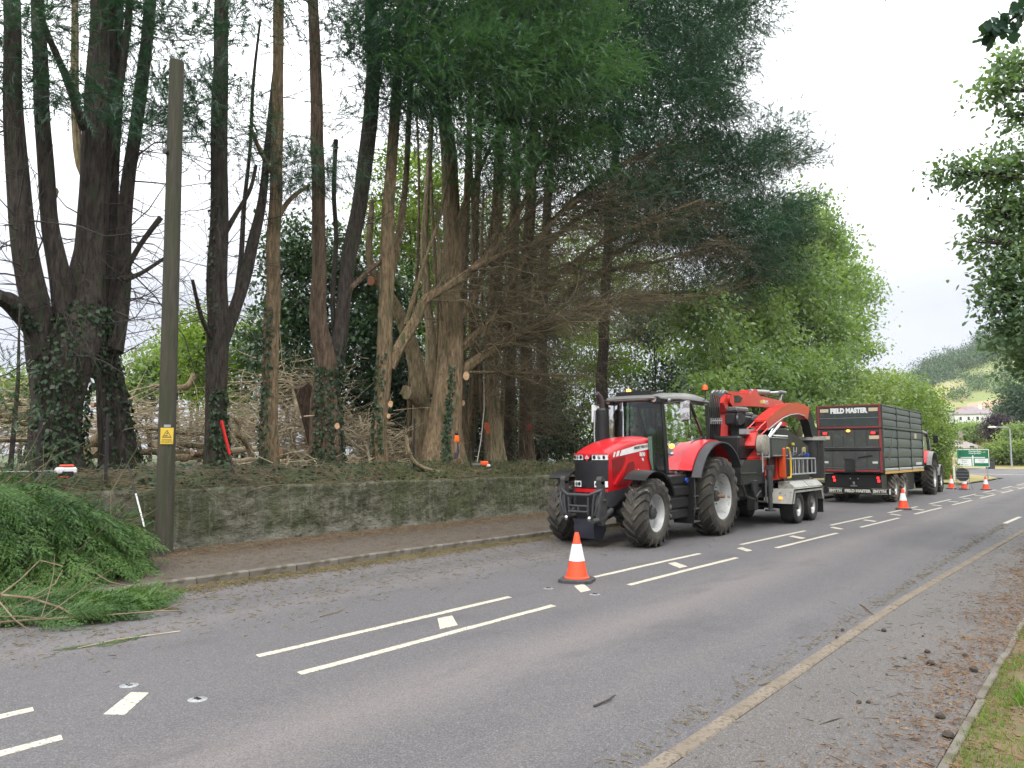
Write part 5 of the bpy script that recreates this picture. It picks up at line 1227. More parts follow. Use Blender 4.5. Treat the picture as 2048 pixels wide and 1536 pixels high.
# rope hanging from a limb
pp = [atY(968, 700, 17.0), atY(968, 820, 17.0), atY(962, 880, 17), atY(954, 925, 17), atY(949, 938, 16.9)]
MB().tube(pp, .016, 7).build('rope', mat('pale rope', (.38, .34, .32), rough=.9), org=pp[-1], label='pale rope hanging down in front of the orange-marked trunk', cat='rope')
o = empty('blue_bag', atY(1103, 926, 17), 0, 'pale blue bag lying on the bank left of the tractor bonnet', 'bag'); q = o.location.copy()
MB().ball(q, (.28, .2, .14)).build('bag_body', mat('pale blue plastic', (.25, .32, .40), (.4, .45, .5), rough=.6, scale=9, bump=.5), o, org=q); MB().tube([q + Vector((-.1, 0, .12)), q + Vector((0, -.02, .2)), q + Vector((.1, 0, .12))], .012, 6).build('strap', M_black, o, org=q)
# ------------------------------------------------------------------ wheels
def tractor_tyre(Rr, w, rim, lugs, parent, m=None, name='tyre'):
    """carcass with raised chevron lugs, axis y, centred"""
    h = w / 2; c = Rr - .055
    prof = [(rim, -h * .80), (rim + .03, -h * .92), (rim + (c - rim) * .45, -h * 1.0), (c - .10, -h * .98), (c - .03, -h * .86), (c, -h * .6), (c + .012, 0), (c, h * .6), (c - .03, h * .86), (c - .10, h * .98), (rim + (c - rim) * .45, h * 1.0), (rim + .03, h * .92), (rim, h * .80)]
    g = MB().lathe(prof, n=48)
    st = 2 * math.pi / lugs; tw = .034 / Rr
    for sgn in (-1, 1):
        for k in range(lugs):
            t0 = k * st + (st / 2 if sgn > 0 else 0)
            path = [(0.02, c + .008, 0), (.35 * h, c + .006, .16), (.72 * h, c - .006, .34), (.96 * h, c - .05, .46), (1.04 * h, c - .14, .50)]
            vs = []
            for i, (yy, rr, da) in enumerate(path):
                a = t0 + da * .62 * (.9 / Rr) ; top = Rr if i < 3 else (Rr - .028 if i == 3 else rr + .01)
                ws = tw * (1.15 if i < 4 else 1.0); wt = tw * .8
                for (r_, w_) in ((rr - .02, -ws), (top, -wt), (top, wt), (rr - .02, ws)):
                    b = a + w_; yo = sgn * (yy + (.012 if i == 4 else 0)); vs.append((r_ * math.cos(b), yo, r_ * math.sin(b)))
            fs = []
            for i in range(len(path) - 1):
                for j in range(3): fs.append((i * 4 + j, i * 4 + j + 1, i * 4 + j + 5, i * 4 + j + 4))
            fs += [(0, 1, 2, 3), tuple(range(len(path) * 4 - 1, len(path) * 4 - 5, -1))]
            g.add(vs, fs)
    return g.build(name, m or M_tyre, parent, smooth=30)
def tractor_wheel(Rr, w, rim, lugs, loc, parent, side, deep=.0, steer=0, dark_hub=True, tm=None, rm=None, shaft=False):
    """rim object with tyre and hub as its children; side=+1: outer face towards +y"""
    h = w / 2; s = side
    g = MB().lathe([(rim + .02, -h * .84), (rim - .005, -h * .80), (rim - .03, -h * .5), (rim - .05, 0), (rim - .03, h * .5), (rim - .005, h * .80), (rim + .02, h * .84), (rim + .032, h * .86), (rim + .03, h * .80)], n=40)
    yo = s * (h * .80 - deep)                      # disc position
    g.lathe([(.02, yo), (rim * .30, yo), (rim * .36, yo - s * .01), (rim * .62, yo - s * .05), (rim * .86, yo - s * .03), (rim - .025, yo - s * .02)], n=40)
    o = g.build('wheel', rm or M_silver, parent, smooth=40); o.location = loc; o.rotation_euler = (0, 0, steer)
    tractor_tyre(Rr, w, rim, lugs, o, tm)
    g = MB().lathe([(0, yo + s * .13), (.10, yo + s * .13), (.135, yo + s * .11), (.145, yo + s * .02), (.15, yo - s * .01)], n=28)
    for k in range(8):
        a = 2 * math.pi * k / 8; g.cyl((rim * .52 * math.cos(a), yo - s * .03, rim * .52 * math.sin(a)), (rim * .52 * math.cos(a), yo + s * .0, rim * .52 * math.sin(a)), .016, n=6)
    for k in range(6):
        a = 2 * math.pi * k / 6; g.cyl((.085 * math.cos(a), yo + s * .125, .085 * math.sin(a)), (.085 * math.cos(a), yo + s * .145, .085 * math.sin(a)), .012, n=6)
    g.build('hub', M_dgrey if dark_hub else M_silver, o)
    if shaft: MB().cyl((0, yo, 0), (0, yo + s * .30, 0), .045, n=14).build('axle_shaft', mat('rusty shaft', (.22, .12, .07), (.33, .22, .14), rough=.6, metal=.4), o)
    return o

def tractor(loc, rz, sc=1.0, label='', first=True):
    root = empty('tractor', loc, rz, label, 'tractor', None, sc)
    A = root
    # wheels
    for s in (1, -1):
        tractor_wheel(.975, .60, .56, 22, (0, s * 1.08, .955), A, s, deep=.24, dark_hub=True, shaft=first)
        tractor_wheel(.745, .52, .40, 20, (3.25, s * .98, .73), A, s, deep=.17, steer=R(2) if first else 0)
    # chassis, axles, engine
    MB().box(-.55, 1.5, -.30, .30, .62, 1.42, .05).box(1.4, 3.6, -.24, .24, .66, 1.55, .05).build('chassis', M_black, A)
    g = MB().cyl((0, -.85, .955), (0, .85, .955), .17, n=18); g.ball((0, 0, .955), (.36, .34, .34)); g.build('rear_axle', M_dgrey, A)
    g = MB().cyl((3.25, -.72, .72), (3.25, .72, .72), .095, n=16); g.ball((3.25, -.1, .72), (.2, .24, .2)); 
    for s in (1, -1): g.cyl((3.25, s * .60, .70), (3.25, s * .80, .73), .19, .21, n=18); g.tube([(3.1, s * .15, .82), (3.08, s * .66, .80)], .035, 8)
    g.box(2.95, 3.6, -.16, .16, .62, .95, .03); g.build('front_axle', M_dgrey, A)
    # bonnet: loft along x
    def hz(x):  # top height, half width
        t = (x - 2.08) / 2.02
        return 2.43 - .10 * t - .30 * t ** 3.0, .475 - .045 * t
    def sec(x, zt, w, zb):
        sh = zt - .13
        half = [(w, zb), (w, sh - .10), (w - .004, sh), (w - .06, sh + .075), (w * .55, zt - .015), (0, zt)]
        return [(x, y, z) for y, z in half] + [(x, -y, z) for y, z in half[-2::-1]]
    rings = []
    zbs = {2.08: 1.64, 2.3: 1.62, 2.55: 1.60, 2.75: 1.55, 2.95: 1.42, 3.1: 1.30, 3.3: 1.25, 3.6: 1.22, 3.85: 1.20, 3.955: 1.20}
    for x in sorted(zbs):
        zt, w = hz(x)
        rings.append(sec(x, zt, w, zbs[x]))
    MB().loft(rings, closed=True).build('bonnet', M_red, A, smooth=50)
    wy = lambda x: hz(x)[1] + .003
    def side_plate(poly, th, name, m, s, extra=0.0, parent=A, lab=None):
        g = MB(); n = len(poly)
        vs = [(x, s * (wy(x) + extra), z) for x, z in poly] + [(x, s * (wy(x) + extra + th), z) for x, z in poly]
        fs = [tuple(range(n)), tuple(range(2 * n - 1, n - 1, -1))] + [(i, (i + 1) % n, (i + 1) % n + n, i + n) for i in range(n)]
        return g.add(vs, fs).build(name, m, parent, lab)
    for s in (1, -1):
        side_plate([(3.42, 2.085), (3.50, 1.955), (2.12, 2.125), (2.12, 2.26), (2.7, 2.21)], .004, 'side_stripe', M_white, s)
        side_plate([(3.60, 2.06), (3.66, 1.94), (3.56, 1.955), (3.49, 2.08)], .004, 'side_stripe', M_white, s)
        side_plate([(3.74, 2.035), (3.78, 1.93), (3.72, 1.935), (3.67, 2.05)], .004, 'side_stripe', M_white, s)
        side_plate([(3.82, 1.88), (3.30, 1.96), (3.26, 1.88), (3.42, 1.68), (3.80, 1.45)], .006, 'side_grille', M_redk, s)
        side_plate([(3.14, 1.80), (2.92, 1.84), (2.86, 1.74), (2.94, 1.50), (3.14, 1.33), (3.50, 1.27), (3.62, 1.30), (3.36, 1.50)], .006, 'side_recess_shade', M_redk, s)  # raised plate whose darker red paints the shade of a scoop
        side_plate([(3.20, 1.90), (3.17, 1.80), (3.42, 1.52), (3.70, 1.30), (3.76, 1.34), (3.46, 1.60)], .022, 'side_crease', M_red, s)
        side_plate([(2.70, 1.66), (2.66, 1.52), (2.69, 1.50), (2.73, 1.64)], .012, 'side_marker', M_amber, s)
        text('8690', .13, M_letter, A, (2.52, s * (wy(2.5) + .006), 1.99), (R(90), 0, 0 if s < 0 else R(180)), sx=1.0, offset=.003)
        text('Vt', .10, M_letter, A, (2.50, s * (wy(2.5) + .006), 1.87), (R(90), 0, 0 if s < 0 else R(180)), offset=.003)
        text('MASSEY FERGUSON', .085, M_letterd, A, (2.52, s * (wy(2.5) + .009), 2.165), (R(90), R(-4.5) * (1 if s > 0 else -1), 0 if s < 0 else R(180)), offset=.001)
        # grey skirt under the bonnet
        pl = [(4.04, 1.185), (3.85, 1.195), (3.6, 1.215), (3.3, 1.245), (3.12, 1.29), (3.06, 1.24), (3.2, 1.10), (3.5, .98), (3.75, .86), (4.0, .86)]
        MB().prism(pl, s * .36, s * .44, 'y').build('side_skirt', M_skirt, A)
    # front grille and lamps
    g = MB(); fr = lambda y: 4.12 - .15 * (abs(y) / .43) ** 2.6
    ys = np.linspace(-.40, .40, 13)
    def band(z0, z1, off, y0=-.40, y1=.40, n=12, t=.05):
        ys_ = np.linspace(y0, y1, n + 1); vs = []; fs = []
        for y in ys_:
            x = fr(y) + off
            vs += [(x, y, z0), (x, y, z1), (x - t, y, z1), (x - t, y, z0)]
        for i in range(n):
            for j in range(4): fs.append((i * 4 + j, i * 4 + (j + 1) % 4, i * 4 + 4 + (j + 1) % 4, i * 4 + 4 + j))
        fs += [(0, 1, 2, 3), (n * 4 + 3, n * 4 + 2, n * 4 + 1, n * 4)]
        return vs, fs
    zt0, w0 = hz(3.955); vs = []; fs = []; nn = 16
    for i in range(nn + 1):
        y = -.43 + .86 * i / nn; ay = abs(y); ztp = zt0 - .015 * min(1, ay / (w0 * .55)) if ay < w0 * .55 else zt0 - .015 - .04 * (ay - w0 * .55) / (w0 * .32)
        ztp = max(ztp, zt0 - .12) if ay < w0 - .02 else zt0 - .16
        xf = max(fr(y), 3.962) + .03
        vs += [(3.95, y, ztp), ((3.95 + xf) / 2, y, ztp - .035), (xf, y, 2.02), (xf + .004, y, 1.986), (3.95, y, 1.98)]
    for i in range(nn):
        for j in range(4): fs.append((i * 5 + j, i * 5 + 5 + j, i * 5 + 6 + j, i * 5 + 1 + j))
    MB().add(vs, fs).build('bonnet_nose', M_red, A, smooth=50)
    MB().box(3.7, 4.0, -.40, .40, 1.2, 1.99, .02).build('nose_core', M_black, A)
    MB().add(*band(1.27, 1.86, .0, -.425, .425)).build('front_grille', M_grille, A)
    g = MB()
    for i in range(16): g.add(*band(1.30 + i * .034, 1.308 + i * .034, .008, -.41, .41, 10, .012))
    g.build('grille_slats', M_black, A)
    MB().add(*band(1.17, 1.25, .02, -.43, .43)).build('front_chin', M_red, A)
    for s in (1, -1):
        a, b = (.12, .425) if s > 0 else (-.425, -.12)
        h_ = MB(); h_.add(*band(1.872, 1.985, .016, a, b, 8)); hl = h_.build('headlight', M_white, A)
        for k, yy in enumerate((.17, .27, .36)):
            y = s * yy; x = fr(y) + .017
            MB().lathe([(0, .014), (.032, .012), (.042, .0)], (x, y, 1.928), 'x', 16).build('lens', M_lensd if k != 1 else M_lens, hl)
        a, b = (.17, .425) if s > 0 else (-.425, -.17)
        h_ = MB(); h_.add(*band(1.285, 1.415, .014, a, b, 6)); hl = h_.build('lower_headlight', M_white, A)
        for yy in (.22, .31): MB().lathe([(0, .014), (.034, .012), (.044, .0)], (fr(s * yy) + .015, s * yy, 1.35), 'x', 16).build('lens', M_lens if yy > .3 else M_lensd, hl)
    bd = MB().prism([(-.13, 1.995), (.13, 1.995), (.0, 1.84)], 4.13, 4.145, 'x').build('badge', M_red, A)
    g = MB()
    for (cy, cz, q) in ((0, 1.955, .026), (-.028, 1.915, .026), (.028, 1.915, .026)):
        T1 = [(cy - q, cz - q * .7), (cy + q, cz - q * .7), (cy, cz + q)]; T2 = [(cy + (y - cy) * .5, cz + (z - cz) * .5) for y, z in T1]
        for i in range(3):
            j = (i + 1) % 3; g.prism([T1[i], T1[j], T2[j], T2[i]], 4.1455, 4.149, 'x')
    g.build('triple_triangle_emblem', M_letter, bd)
    # front linkage, guard and weight
    for s in (1, -1):
        g = MB().cyl((4.34, s * .40, 1.44), (4.34, s * .52, 1.44), .085, n=18)
        g.prism([(4.26, 1.42), (4.42, 1.42), (4.40, 1.12), (4.46, .95), (4.44, .60), (4.38, .50), (4.28, .50), (4.22, .62), (4.16, .95), (4.24, 1.14)], s * .40, s * .52, 'y')
        g.tube([(3.9, s * .46, .80), (4.35, s * .46, .62), (4.60, s * .42, .60)], [.06, .07, .05], 10)
        g.cyl((4.30, s * .52, 1.02), (4.30, s * .58, 1.02), .03, n=10)
        g.build('linkage_arm', M_dgrey, A)
        MB().ball((4.52, s * .29, .64), (.055, .05, .06)).build('linkage_ball', M_chrome, A)
        MB().tube([(3.95, s * .34, .66), (4.25, s * .33, .66), (4.50, s * .29, .66)], [.06, .05, .035], 10).build('lower_link', M_dgrey, A)
    g = MB(); t_ = .024
    g.tube([(4.36, -.52, 1.25), (4.44, -.42, 1.20), (4.50, -.27, 1.13), (4.50, .27, 1.13), (4.44, .42, 1.20), (4.36, .52, 1.25)], .038, 10)
    for s in (1, -1):
        g.tube([(4.37, s * .51, 1.24), (4.44, s * .50, 1.05), (4.46, s * .44, .88), (4.45, s * .37, .72)], t_, 8)
        g.tube([(4.46, s * .38, 1.17), (4.49, s * .36, .95), (4.46, s * .33, .70)], t_, 8)
        g.tube([(4.50, s * .25, 1.12), (4.50, s * .24, .9), (4.48, s * .23, .72)], t_, 8)
    for z in (.90, .78): g.tube([(4.50, -.25, z), (4.50, .25, z)], t_, 8)
    g.tube([(4.5, 0, .90), (4.5, 0, .78)], t_, 8)
    g.build('front_guard', M_skirt, A)
    MB().box(3.75, 4.15, -.30, .30, .55, 1.15, .03).build('front_linkage_housing', M_black, A)
    MB().prism([(3.85, .60), (4.25, .60), (4.32, .42), (4.26, .20), (3.95, .16), (3.8, .35)], -.24, .26, 'y').build('front_weight', mat('dark blue-black weight', (.018, .018, .03), rough=.6), A)
    # front fenders
    for s in (1, -1):
        g = MB(); rings = []
        for k in range(15):
            a = R(52 + k * 7.6 if first else 30 + k * 9.4); rr = .90 if first else .84
            x, z = 3.25 + (-math.cos(a)) * rr * -1, .73 + math.sin(a) * rr
            x2, z2 = 3.25 + math.cos(a) * (rr + .03), .73 + math.sin(a) * (rr + .03)
            rings.append([(x, s * .72, z), (x, s * 1.22, z - .02), (x2, s * 1.24, z2 - .02), (x2, s * .72, z2)])
        if not first: rings = [[(p[0], p[1] * 1.01, p[2]) for p in r] for r in rings]
        g.loft(rings); g.tube([(3.1, s * .5, 1.0), (3.05, s * .74, 1.45), (3.2, s * .95, 1.60)], .025, 7)
        g.build('front_fender', M_black if first else M_roof, A)
    if first: MB().tube([(2.62, 1.02, 1.50), (2.50, 1.02, 1.44), (2.38, 1.02, 1.30)], .03, 8).build('fender_trim', M_steel, A)
    # cab frame
    def bar(pts, r, nm='cab_pillar', m=M_black): return MB().tube(pts, r, 8).build(nm, m, A)
    for s in (1, -1):
        y0, y1 = s * .80, s * .74
        bar([(1.93, y0, 1.55), (2.0, y0, 2.3), (2.02, y1, 3.24)], .048)
        bar([(.50, y1, 3.26), (.36, y1 + s * .02, 3.05), (.05, y0, 2.62), (-.02, y0, 2.44)], .040)
        bar([(-.55, s * .74, 2.2), (-.50, s * .74, 3.26)], .045)
        bar([(1.93, y0, 1.56), (1.35, y0, 1.52), (1.1, y0, 1.60)], .045, 'door_sill')
        bar([(1.1, y0, 1.60), (1.0, y0, 1.9), (.6, y0, 2.25), (-.02, y0, 2.44)], .035, 'door_edge')
        bar([(2.02, y1, 3.25), (.5, y1, 3.27), (-.5, s * .64, 3.27)], .045, 'roof_rail')
        MB().add([(1.93, y0, 1.58), (2.0, y0, 2.3), (2.02, y1, 3.22), (.52, y1, 3.24), (.36, y1, 3.05), (.05, y0, 2.62), (.0, y0, 2.46), (.6, y0, 2.27), (1.0, y0, 1.92), (1.1, y0, 1.62)], [tuple(range(10))]).build('door_glass', M_glass, A, smooth=None)
        MB().add([(.34, y1, 3.02), (.48, y1, 3.24), (-.48, y1, 3.24), (-.53, y1, 2.46), (.0, y1, 2.46), (.05, y1, 2.62)], [tuple(range(6))]).build('rear_side_glass', M_glass, A, smooth=None)
        MB().tube([(.35, s * .83, 2.9), (.22, s * .85, 2.74), (.10, s * .84, 2.6)], .012, 6).build('door_handle', M_steel, A)
        MB().prism([(2.30, 2.40), (2.08, 2.42), (2.02, 2.3), (1.95, 1.62), (2.12, 1.62), (2.24, 1.9), (2.26, 2.15)], s * .50, s * .515, 'y').build('bonnet_side_panel', M_greenish, A)
    # windscreen, curved
    vs = []; fs = []; n = 10
    for i in range(n + 1):
        y = -.76 + 1.52 * i / n; bx = .16 * (1 - (y / .76) ** 2)
        vs += [(2.0 + bx, y, 1.62), (2.04 + bx, y * .99, 2.4), (2.05 + bx * .8, y * .95, 3.24)]
    for i in range(n):
        for j in (0, 1): a = i * 3 + j; fs.append((a, a + 1, a + 4, a + 3))
    MB().add(vs, fs).build('windscreen', M_glass, A, smooth=80)
    MB().add([(-.56, -.66, 2.2), (-.56, .66, 2.2), (-.52, .62, 3.24), (-.52, -.62, 3.24)], [(0, 1, 2, 3)]).build('rear_window', M_glass, A, smooth=None)
    # interior
    g = MB().box(.25, .80, -.28, .28, 1.95, 2.12, .05); g.box(.18, .34, -.27, .27, 2.1, 2.75, .05); g.box(.18, .30, -.15, .15, 2.76, 2.98, .05); g.box(.35, .65, -.18, .18, 1.5, 1.96, .03)
    g.build('driver_seat', M_seat, A)
    g = MB(); cx, cz = 1.35, 2.30
    ring = [(cx + .19 * math.cos(t) * .5, .19 * math.sin(t), cz + .19 * math.cos(t) * -.85) for t in np.linspace(0, 2 * math.pi, 21)]
    g.tube(ring, .014, 6, cap=False); g.tube([(cx, 0, cz), (1.62, 0, 2.0)], .03, 8); g.tube([ring[5], (cx, 0, cz), ring[15]], .01, 5); g.build('steering_wheel', M_black, A)
    g = MB().box(1.55, 1.86, -.26, .26, 1.5, 2.22, .05); g.box(-.5, 1.9, -.72, .72, 1.46, 1.52, .01); g.box(-.52, -.2, -.6, .6, 1.5, 2.2, .03); g.build('dashboard_and_floor', M_black, A)
    MB().ball((1.72, .28, 2.52), (.12, .12, .13)).build('dash_display', M_greenish, A)
    # roof
    def rr(x, zb, zt, w, c=.12):
        half = [(w, zb + .03), (w - .01, (zb + zt) / 2), (w - c, zt - .02), (w * .5, zt), (0, zt + .004)]
        return [(x, y, z) for y, z in half] + [(x, -y, z) for y, z in half[-2::-1]] + [(x, -w + .06, zb), (x, 0, zb), (x, w - .06, zb)]
    MB().loft([rr(2.36, 3.27, 3.31, .60, .1), rr(2.30, 3.26, 3.34, .68), rr(2.12, 3.25, 3.39, .79), rr(1.80, 3.27, 3.44, .83), rr(1.4, 3.29, 3.49, .84), rr(.7, 3.31, 3.53, .83), rr(.1, 3.31, 3.53, .80), rr(-.5, 3.31, 3.48, .77), rr(-.72, 3.33, 3.43, .72)]).build('cab_roof', M_roof, A, smooth=45)
    MB().box(-.45, 2.10, -.66, .66, 3.235, 3.262, .01).build('roof_lining', M_black, A)
    MB().prism([(1.30, -.44), (1.30, .44), (2.05, .48), (2.05, -.48)], 3.405, 3.50, 'z').build('roof_hatch', M_black, A)
    for s in (1, -1):
        pd = MB().loft([[(x, s * .62 + dy, 3.27 + dz) for dy, dz in ((-.15, .0), (-.10, .06), (.12, .07), (.19, .02), (.17, -.07), (0, -.09), (-.13, -.06))] for x in (2.24, 1.95)]).build('lamp_pod', M_black, A)
        MB().lathe([(0, .02), (.05, .015), (.062, 0)], (2.242, s * .62 + .02, 3.265), 'x', 18).build('work_lamp_lens', mat('pale lamp glass', (.55, .42, .36), rough=.15), pd)
        pd = MB().ball((1.72, s * .76, 3.27), (.14, .09, .075)).build('lamp_pod', M_black, A)
        MB().ball((1.79, s * .80, 3.27), (.07, .05, .052)).build('work_lamp_lens', M_lens, pd)
    def beacon(x, y, z, m, stalk=0):
        if stalk: MB().tube([(x + .12, y * .96, z - stalk), (x, y, z - stalk + .06), (x, y, z)], .014, 7).build('beacon_stalk', M_black, A)
        b = MB().cyl((x, y, z), (x, y, z + .03), .068, n=16).build('beacon_base', M_black, A)
        MB().lathe([(.066, z + .03), (.064, z + .12), (.05, z + .155), (0, z + .165)], (x, y, 0), 'z', 18).build('beacon_lens', m, b)
    if first: beacon(1.46, -.46, 3.46, M_amberon); beacon(-.28, .80, 3.62, M_amberoff, .28)
    else: beacon(-.35, -.80, 3.40, M_amberoff, .2)
    # mirrors
    for s in (1, -1):
        MB().tube([(2.0, s * .76, 3.17), (1.95, s * 1.02, 3.20), (1.80, s * 1.22, 3.24), (1.78, s * 1.22, 2.9)], .017, 7).build('mirror_arm', M_black, A)
        mo = MB().box(1.74, 1.80, s * 1.22 - .125, s * 1.22 + .125, 2.78, 3.24, .03).build('mirror', M_black, A)
        MB().box(1.80, 1.815, s * 1.22 - .118, s * 1.22 + .118, 2.795, 3.235, .006).build('mirror_cover', mat('mottled mirror reflection', (.62, .62, .62), (.30, .27, .27), rough=.15, metal=.5, scale=9, lo=.5, hi=.56) if s > 0 else M_white, mo)  # near cover: light and dark mottling paints a reflection
    # exhaust and air intake at the right-hand side
    g = MB().cyl((2.40, -.66, 1.9), (2.40, -.66, 3.05), .155, n=20); g.cyl((2.40, -.66, 3.05), (2.40, -.66, 3.10), .155, .12, n=20); g.box(2.2, 2.35, -.72, -.6, 2.85, 3.0, .02)
    ex = g.build('exhaust_silencer', M_black, A)
    MB().tube([(2.40, -.66, 3.08), (2.42, -.66, 3.22), (2.50, -.67, 3.36), (2.62, -.68, 3.45)], [.07, .075, .07, .062], 14).build('exhaust_pipe', mat('sooty pipe', (.07, .055, .055), rough=.55, metal=.4), ex)
    MB().tube([(2.50, -.80, 2.0), (2.51, -.82, 2.5), (2.50, -.80, 3.05)], .034, 8).build('heat_shield', M_chrome, ex)
    # indicator lamps on stalks
    for s in (1, -1):
        MB().tube([(1.98, s * .82, 2.18), (2.0, s * .93, 2.18)], .018, 6).build('lamp_bracket', M_black, A)
        MB().ball((2.04, s * .98, 2.18), (.055, .075, .06)).build('indicator_lamp', M_amberon if (s > 0 and first) else M_amberoff, A)
        MB().ball((2.03, s * .97, 2.0), (.045, .06, .045)).build('side_work_lamp', M_lens, A)
        MB().tube([(1.98, s * .84, 2.0), (2.0, s * .92, 2.0)], .015, 6).build('lamp_bracket', M_black, A)
    # tank, steps, rail
    for s in (1, -1):
        g = MB()
        for z0, z1, e_ in ((.50, .72, -.01), (.74, 1.0, .0), (1.02, 1.26, .01), (1.28, 1.52, -.02)): g.box(1.28 - e_, 2.22 + e_, s * .48, s * (1.02 + e_), z0, z1, .035)
        g.box(1.32, 2.18, s * .5, s * .97, .52, 1.5, .01); g.build('fuel_tank', M_black, A)
        if s > 0:
            MB().cyl((1.42, 1.02, 1.38), (1.42, 1.065, 1.38), .055, n=14).build('adblue_cap', M_blue, A)
            MB().lathe([(.05, 1.52), (.05, 1.56), (.02, 1.60), (0, 1.60)], (1.62, .86, 0), 'z', 14).build('tank_cap', M_dgrey, A)
            for z in (.38, .68, .98): MB().box(.86, 1.20, .88, 1.12, z, z + .03, .008).build('step_tread', M_steel, A)
            MB().box(1.20, 1.25, .60, 1.12, .36, 1.45, .01).box(.80, .85, .60, 1.05, .36, 1.6, .01).build('step_frame', M_black, A)
            MB().tube([(1.22, 1.14, 1.52), (1.28, 1.18, 1.35), (1.27, 1.18, .70), (1.24, 1.12, .55)], .016, 7).build('handrail', M_dgrey, A)
        else: MB().box(.5, 1.3, -1.0, -.5, .55, 1.35, .04).build('toolbox', M_black, A)
    # rear fenders
    for s in (1, -1):
        def arc(y0, y1, r0, r1, a0, a1, th, nm, m, n=20, z0=.955):
            rings = []
            for k in range(n + 1):
                t = k / n; a = R(a0 + (a1 - a0) * t); r = r0 + (r1 - r0) * min(1, t * 2.2)
                c_, s_ = math.cos(a), math.sin(a)
                rings.append([(c_ * r, s * y0, z0 + s_ * r), (c_ * r, s * y1, z0 + s_ * (r - .015)), (c_ * (r - th), s * y1, z0 + s_ * (r - th) - .015), (c_ * (r - th), s * y0, z0 + s_ * (r - th))])
            return MB().loft(rings).build(nm, m, A)
        arc(.78, 1.14, 1.52, 1.42, 26, 148, .045, 'rear_fender', M_red if first else M_red)
        arc(1.143, 1.38, 1.46, 1.37, 20, 152, .035, 'fender_extension', M_skirt if first else M_roof)
        g = MB()
        poly = [(math.cos(R(a)) * 1.44, .955 + math.sin(R(a)) * 1.44) for a in range(30, 150, 8)]
        inner = [(math.cos(R(a)) * 1.02, .955 + math.sin(R(a)) * 1.02) for a in range(142, 24, -8)]
        n = len(poly)
        for i in range(min(n, len(inner)) - 1):
            j = len(inner) - 1 - i
            g.add([(poly[i][0], s * .79, poly[i][1]), (poly[i + 1][0], s * .79, poly[i + 1][1]), (inner[j - 1][0] if j > 0 else inner[0][0], s * .79, inner[j - 1][1] if j > 0 else inner[0][1]), (inner[j][0], s * .79, inner[j][1])], [(0, 1, 2, 3)])
        g.build('fender_inner_panel', M_black, A, smooth=None)
        if not first:
            MB().box(-1.32, -1.26, s * .9, s * 1.12, 1.86, 1.96, .02).build('tail_lamp', M_redlamp, A)
    return root

t1 = tractor((18.4, 9.1, 0), R(180), 1.0, 'shiny red tractor with a grey cab roof, parked nose towards the camera', True)
t2 = tractor((43.3, 8.45, 0), R(1.5), .92, 'red and pale grey tractor facing away at the front of the green trailer, mostly hidden', False)

# ------------------------------------------------------------------ chipper trailer with loading crane
CO = Vector((23.6, 8.5, 0))
CH = empty('wood_chipper_trailer', CO, 0, 'dark wood chipper trailer with a red crane and curved red chute', 'wood chipper')
def cb(nm, m, fn, lab=None, smooth=38, parent=CH):
    g = MB(); fn(g); return g.build(nm, m, parent, lab, org=CO, smooth=smooth)
def truck_wheel(x, y, s, Rr=.47, w=.46, parent=CH, tm=M_tyre2, rm=M_rim2, org=CO, rim=.26, lug=False):
    loc = Vector((x, y, Rr)) - org; h = w / 2
    g = MB().lathe([(rim + .02, -h * .8), (rim - .02, -h * .6), (rim - .03, 0), (rim - .02, h * .6), (rim + .02, h * .8), (rim + .03, h * .86), (rim + .025, h * .78)], n=30)
    yo = s * h * .25; g.lathe([(.02, yo), (rim * .5, yo), (rim * .8, yo - s * .04), (rim - .015, yo - s * .02)], n=30)
    o = g.build('wheel', rm, parent); o.location = loc
    if lug: tractor_tyre(Rr, w, rim, 18, o, tm)
    else:
        c = Rr; pr = [(rim, -h * .84), (rim + .04, -h * .96), (c - .10, -h), (c - .03, -h * .93), (c, -h * .8)]
        for k in range(-3, 4): pr += [(c, k * h * .22 - .012), (c - .016, k * h * .22 - .008), (c - .016, k * h * .22 + .008), (c, k * h * .22 + .012)]
        pr += [(c, h * .8), (c - .03, h * .93), (c - .10, h), (rim + .04, h * .96), (rim, h * .84)]
        MB().lathe(pr, n=44).build('tyre', tm, o)
    g = MB().lathe([(0, yo + s * .12), (.07, yo + s * .12), (.09, yo + s * .02)], n=16)
    for k in range(10): a = 2 * math.pi * k / 10; g.cyl((.125 * math.cos(a), yo, .125 * math.sin(a)), (.125 * math.cos(a), yo + s * .03, .125 * math.sin(a)), .013, n=6)
    g.build('hub', M_dgrey, o); return o
for y, s in ((7.56, -1), (9.5, 1)):
    truck_wheel(22.88, y, s); truck_wheel(24.20, y, s)
cb('chassis', M_dkbody, lambda g: (g.box(19.6, 25.4, 7.95, 8.15, .78, 1.06, .02), g.box(19.6, 25.4, 8.85, 9.05, .78, 1.06, .02), g.box(20.0, 25.3, 8.1, 8.9, .85, 1.0, .02), g.cyl((22.88, 7.6, .47), (22.88, 9.5, .47), .07), g.cyl((24.2, 7.6, .47), (24.2, 9.5, .47), .07)))
cb('drawbar', M_dkbody, lambda g: (g.prism([(19.9, 8.0), (19.9, 9.1), (18.95, 8.68), (18.95, 8.42)], .62, .86, 'z'), g.cyl((19.0, 8.55, .5), (19.0, 8.55, .95), .06)))
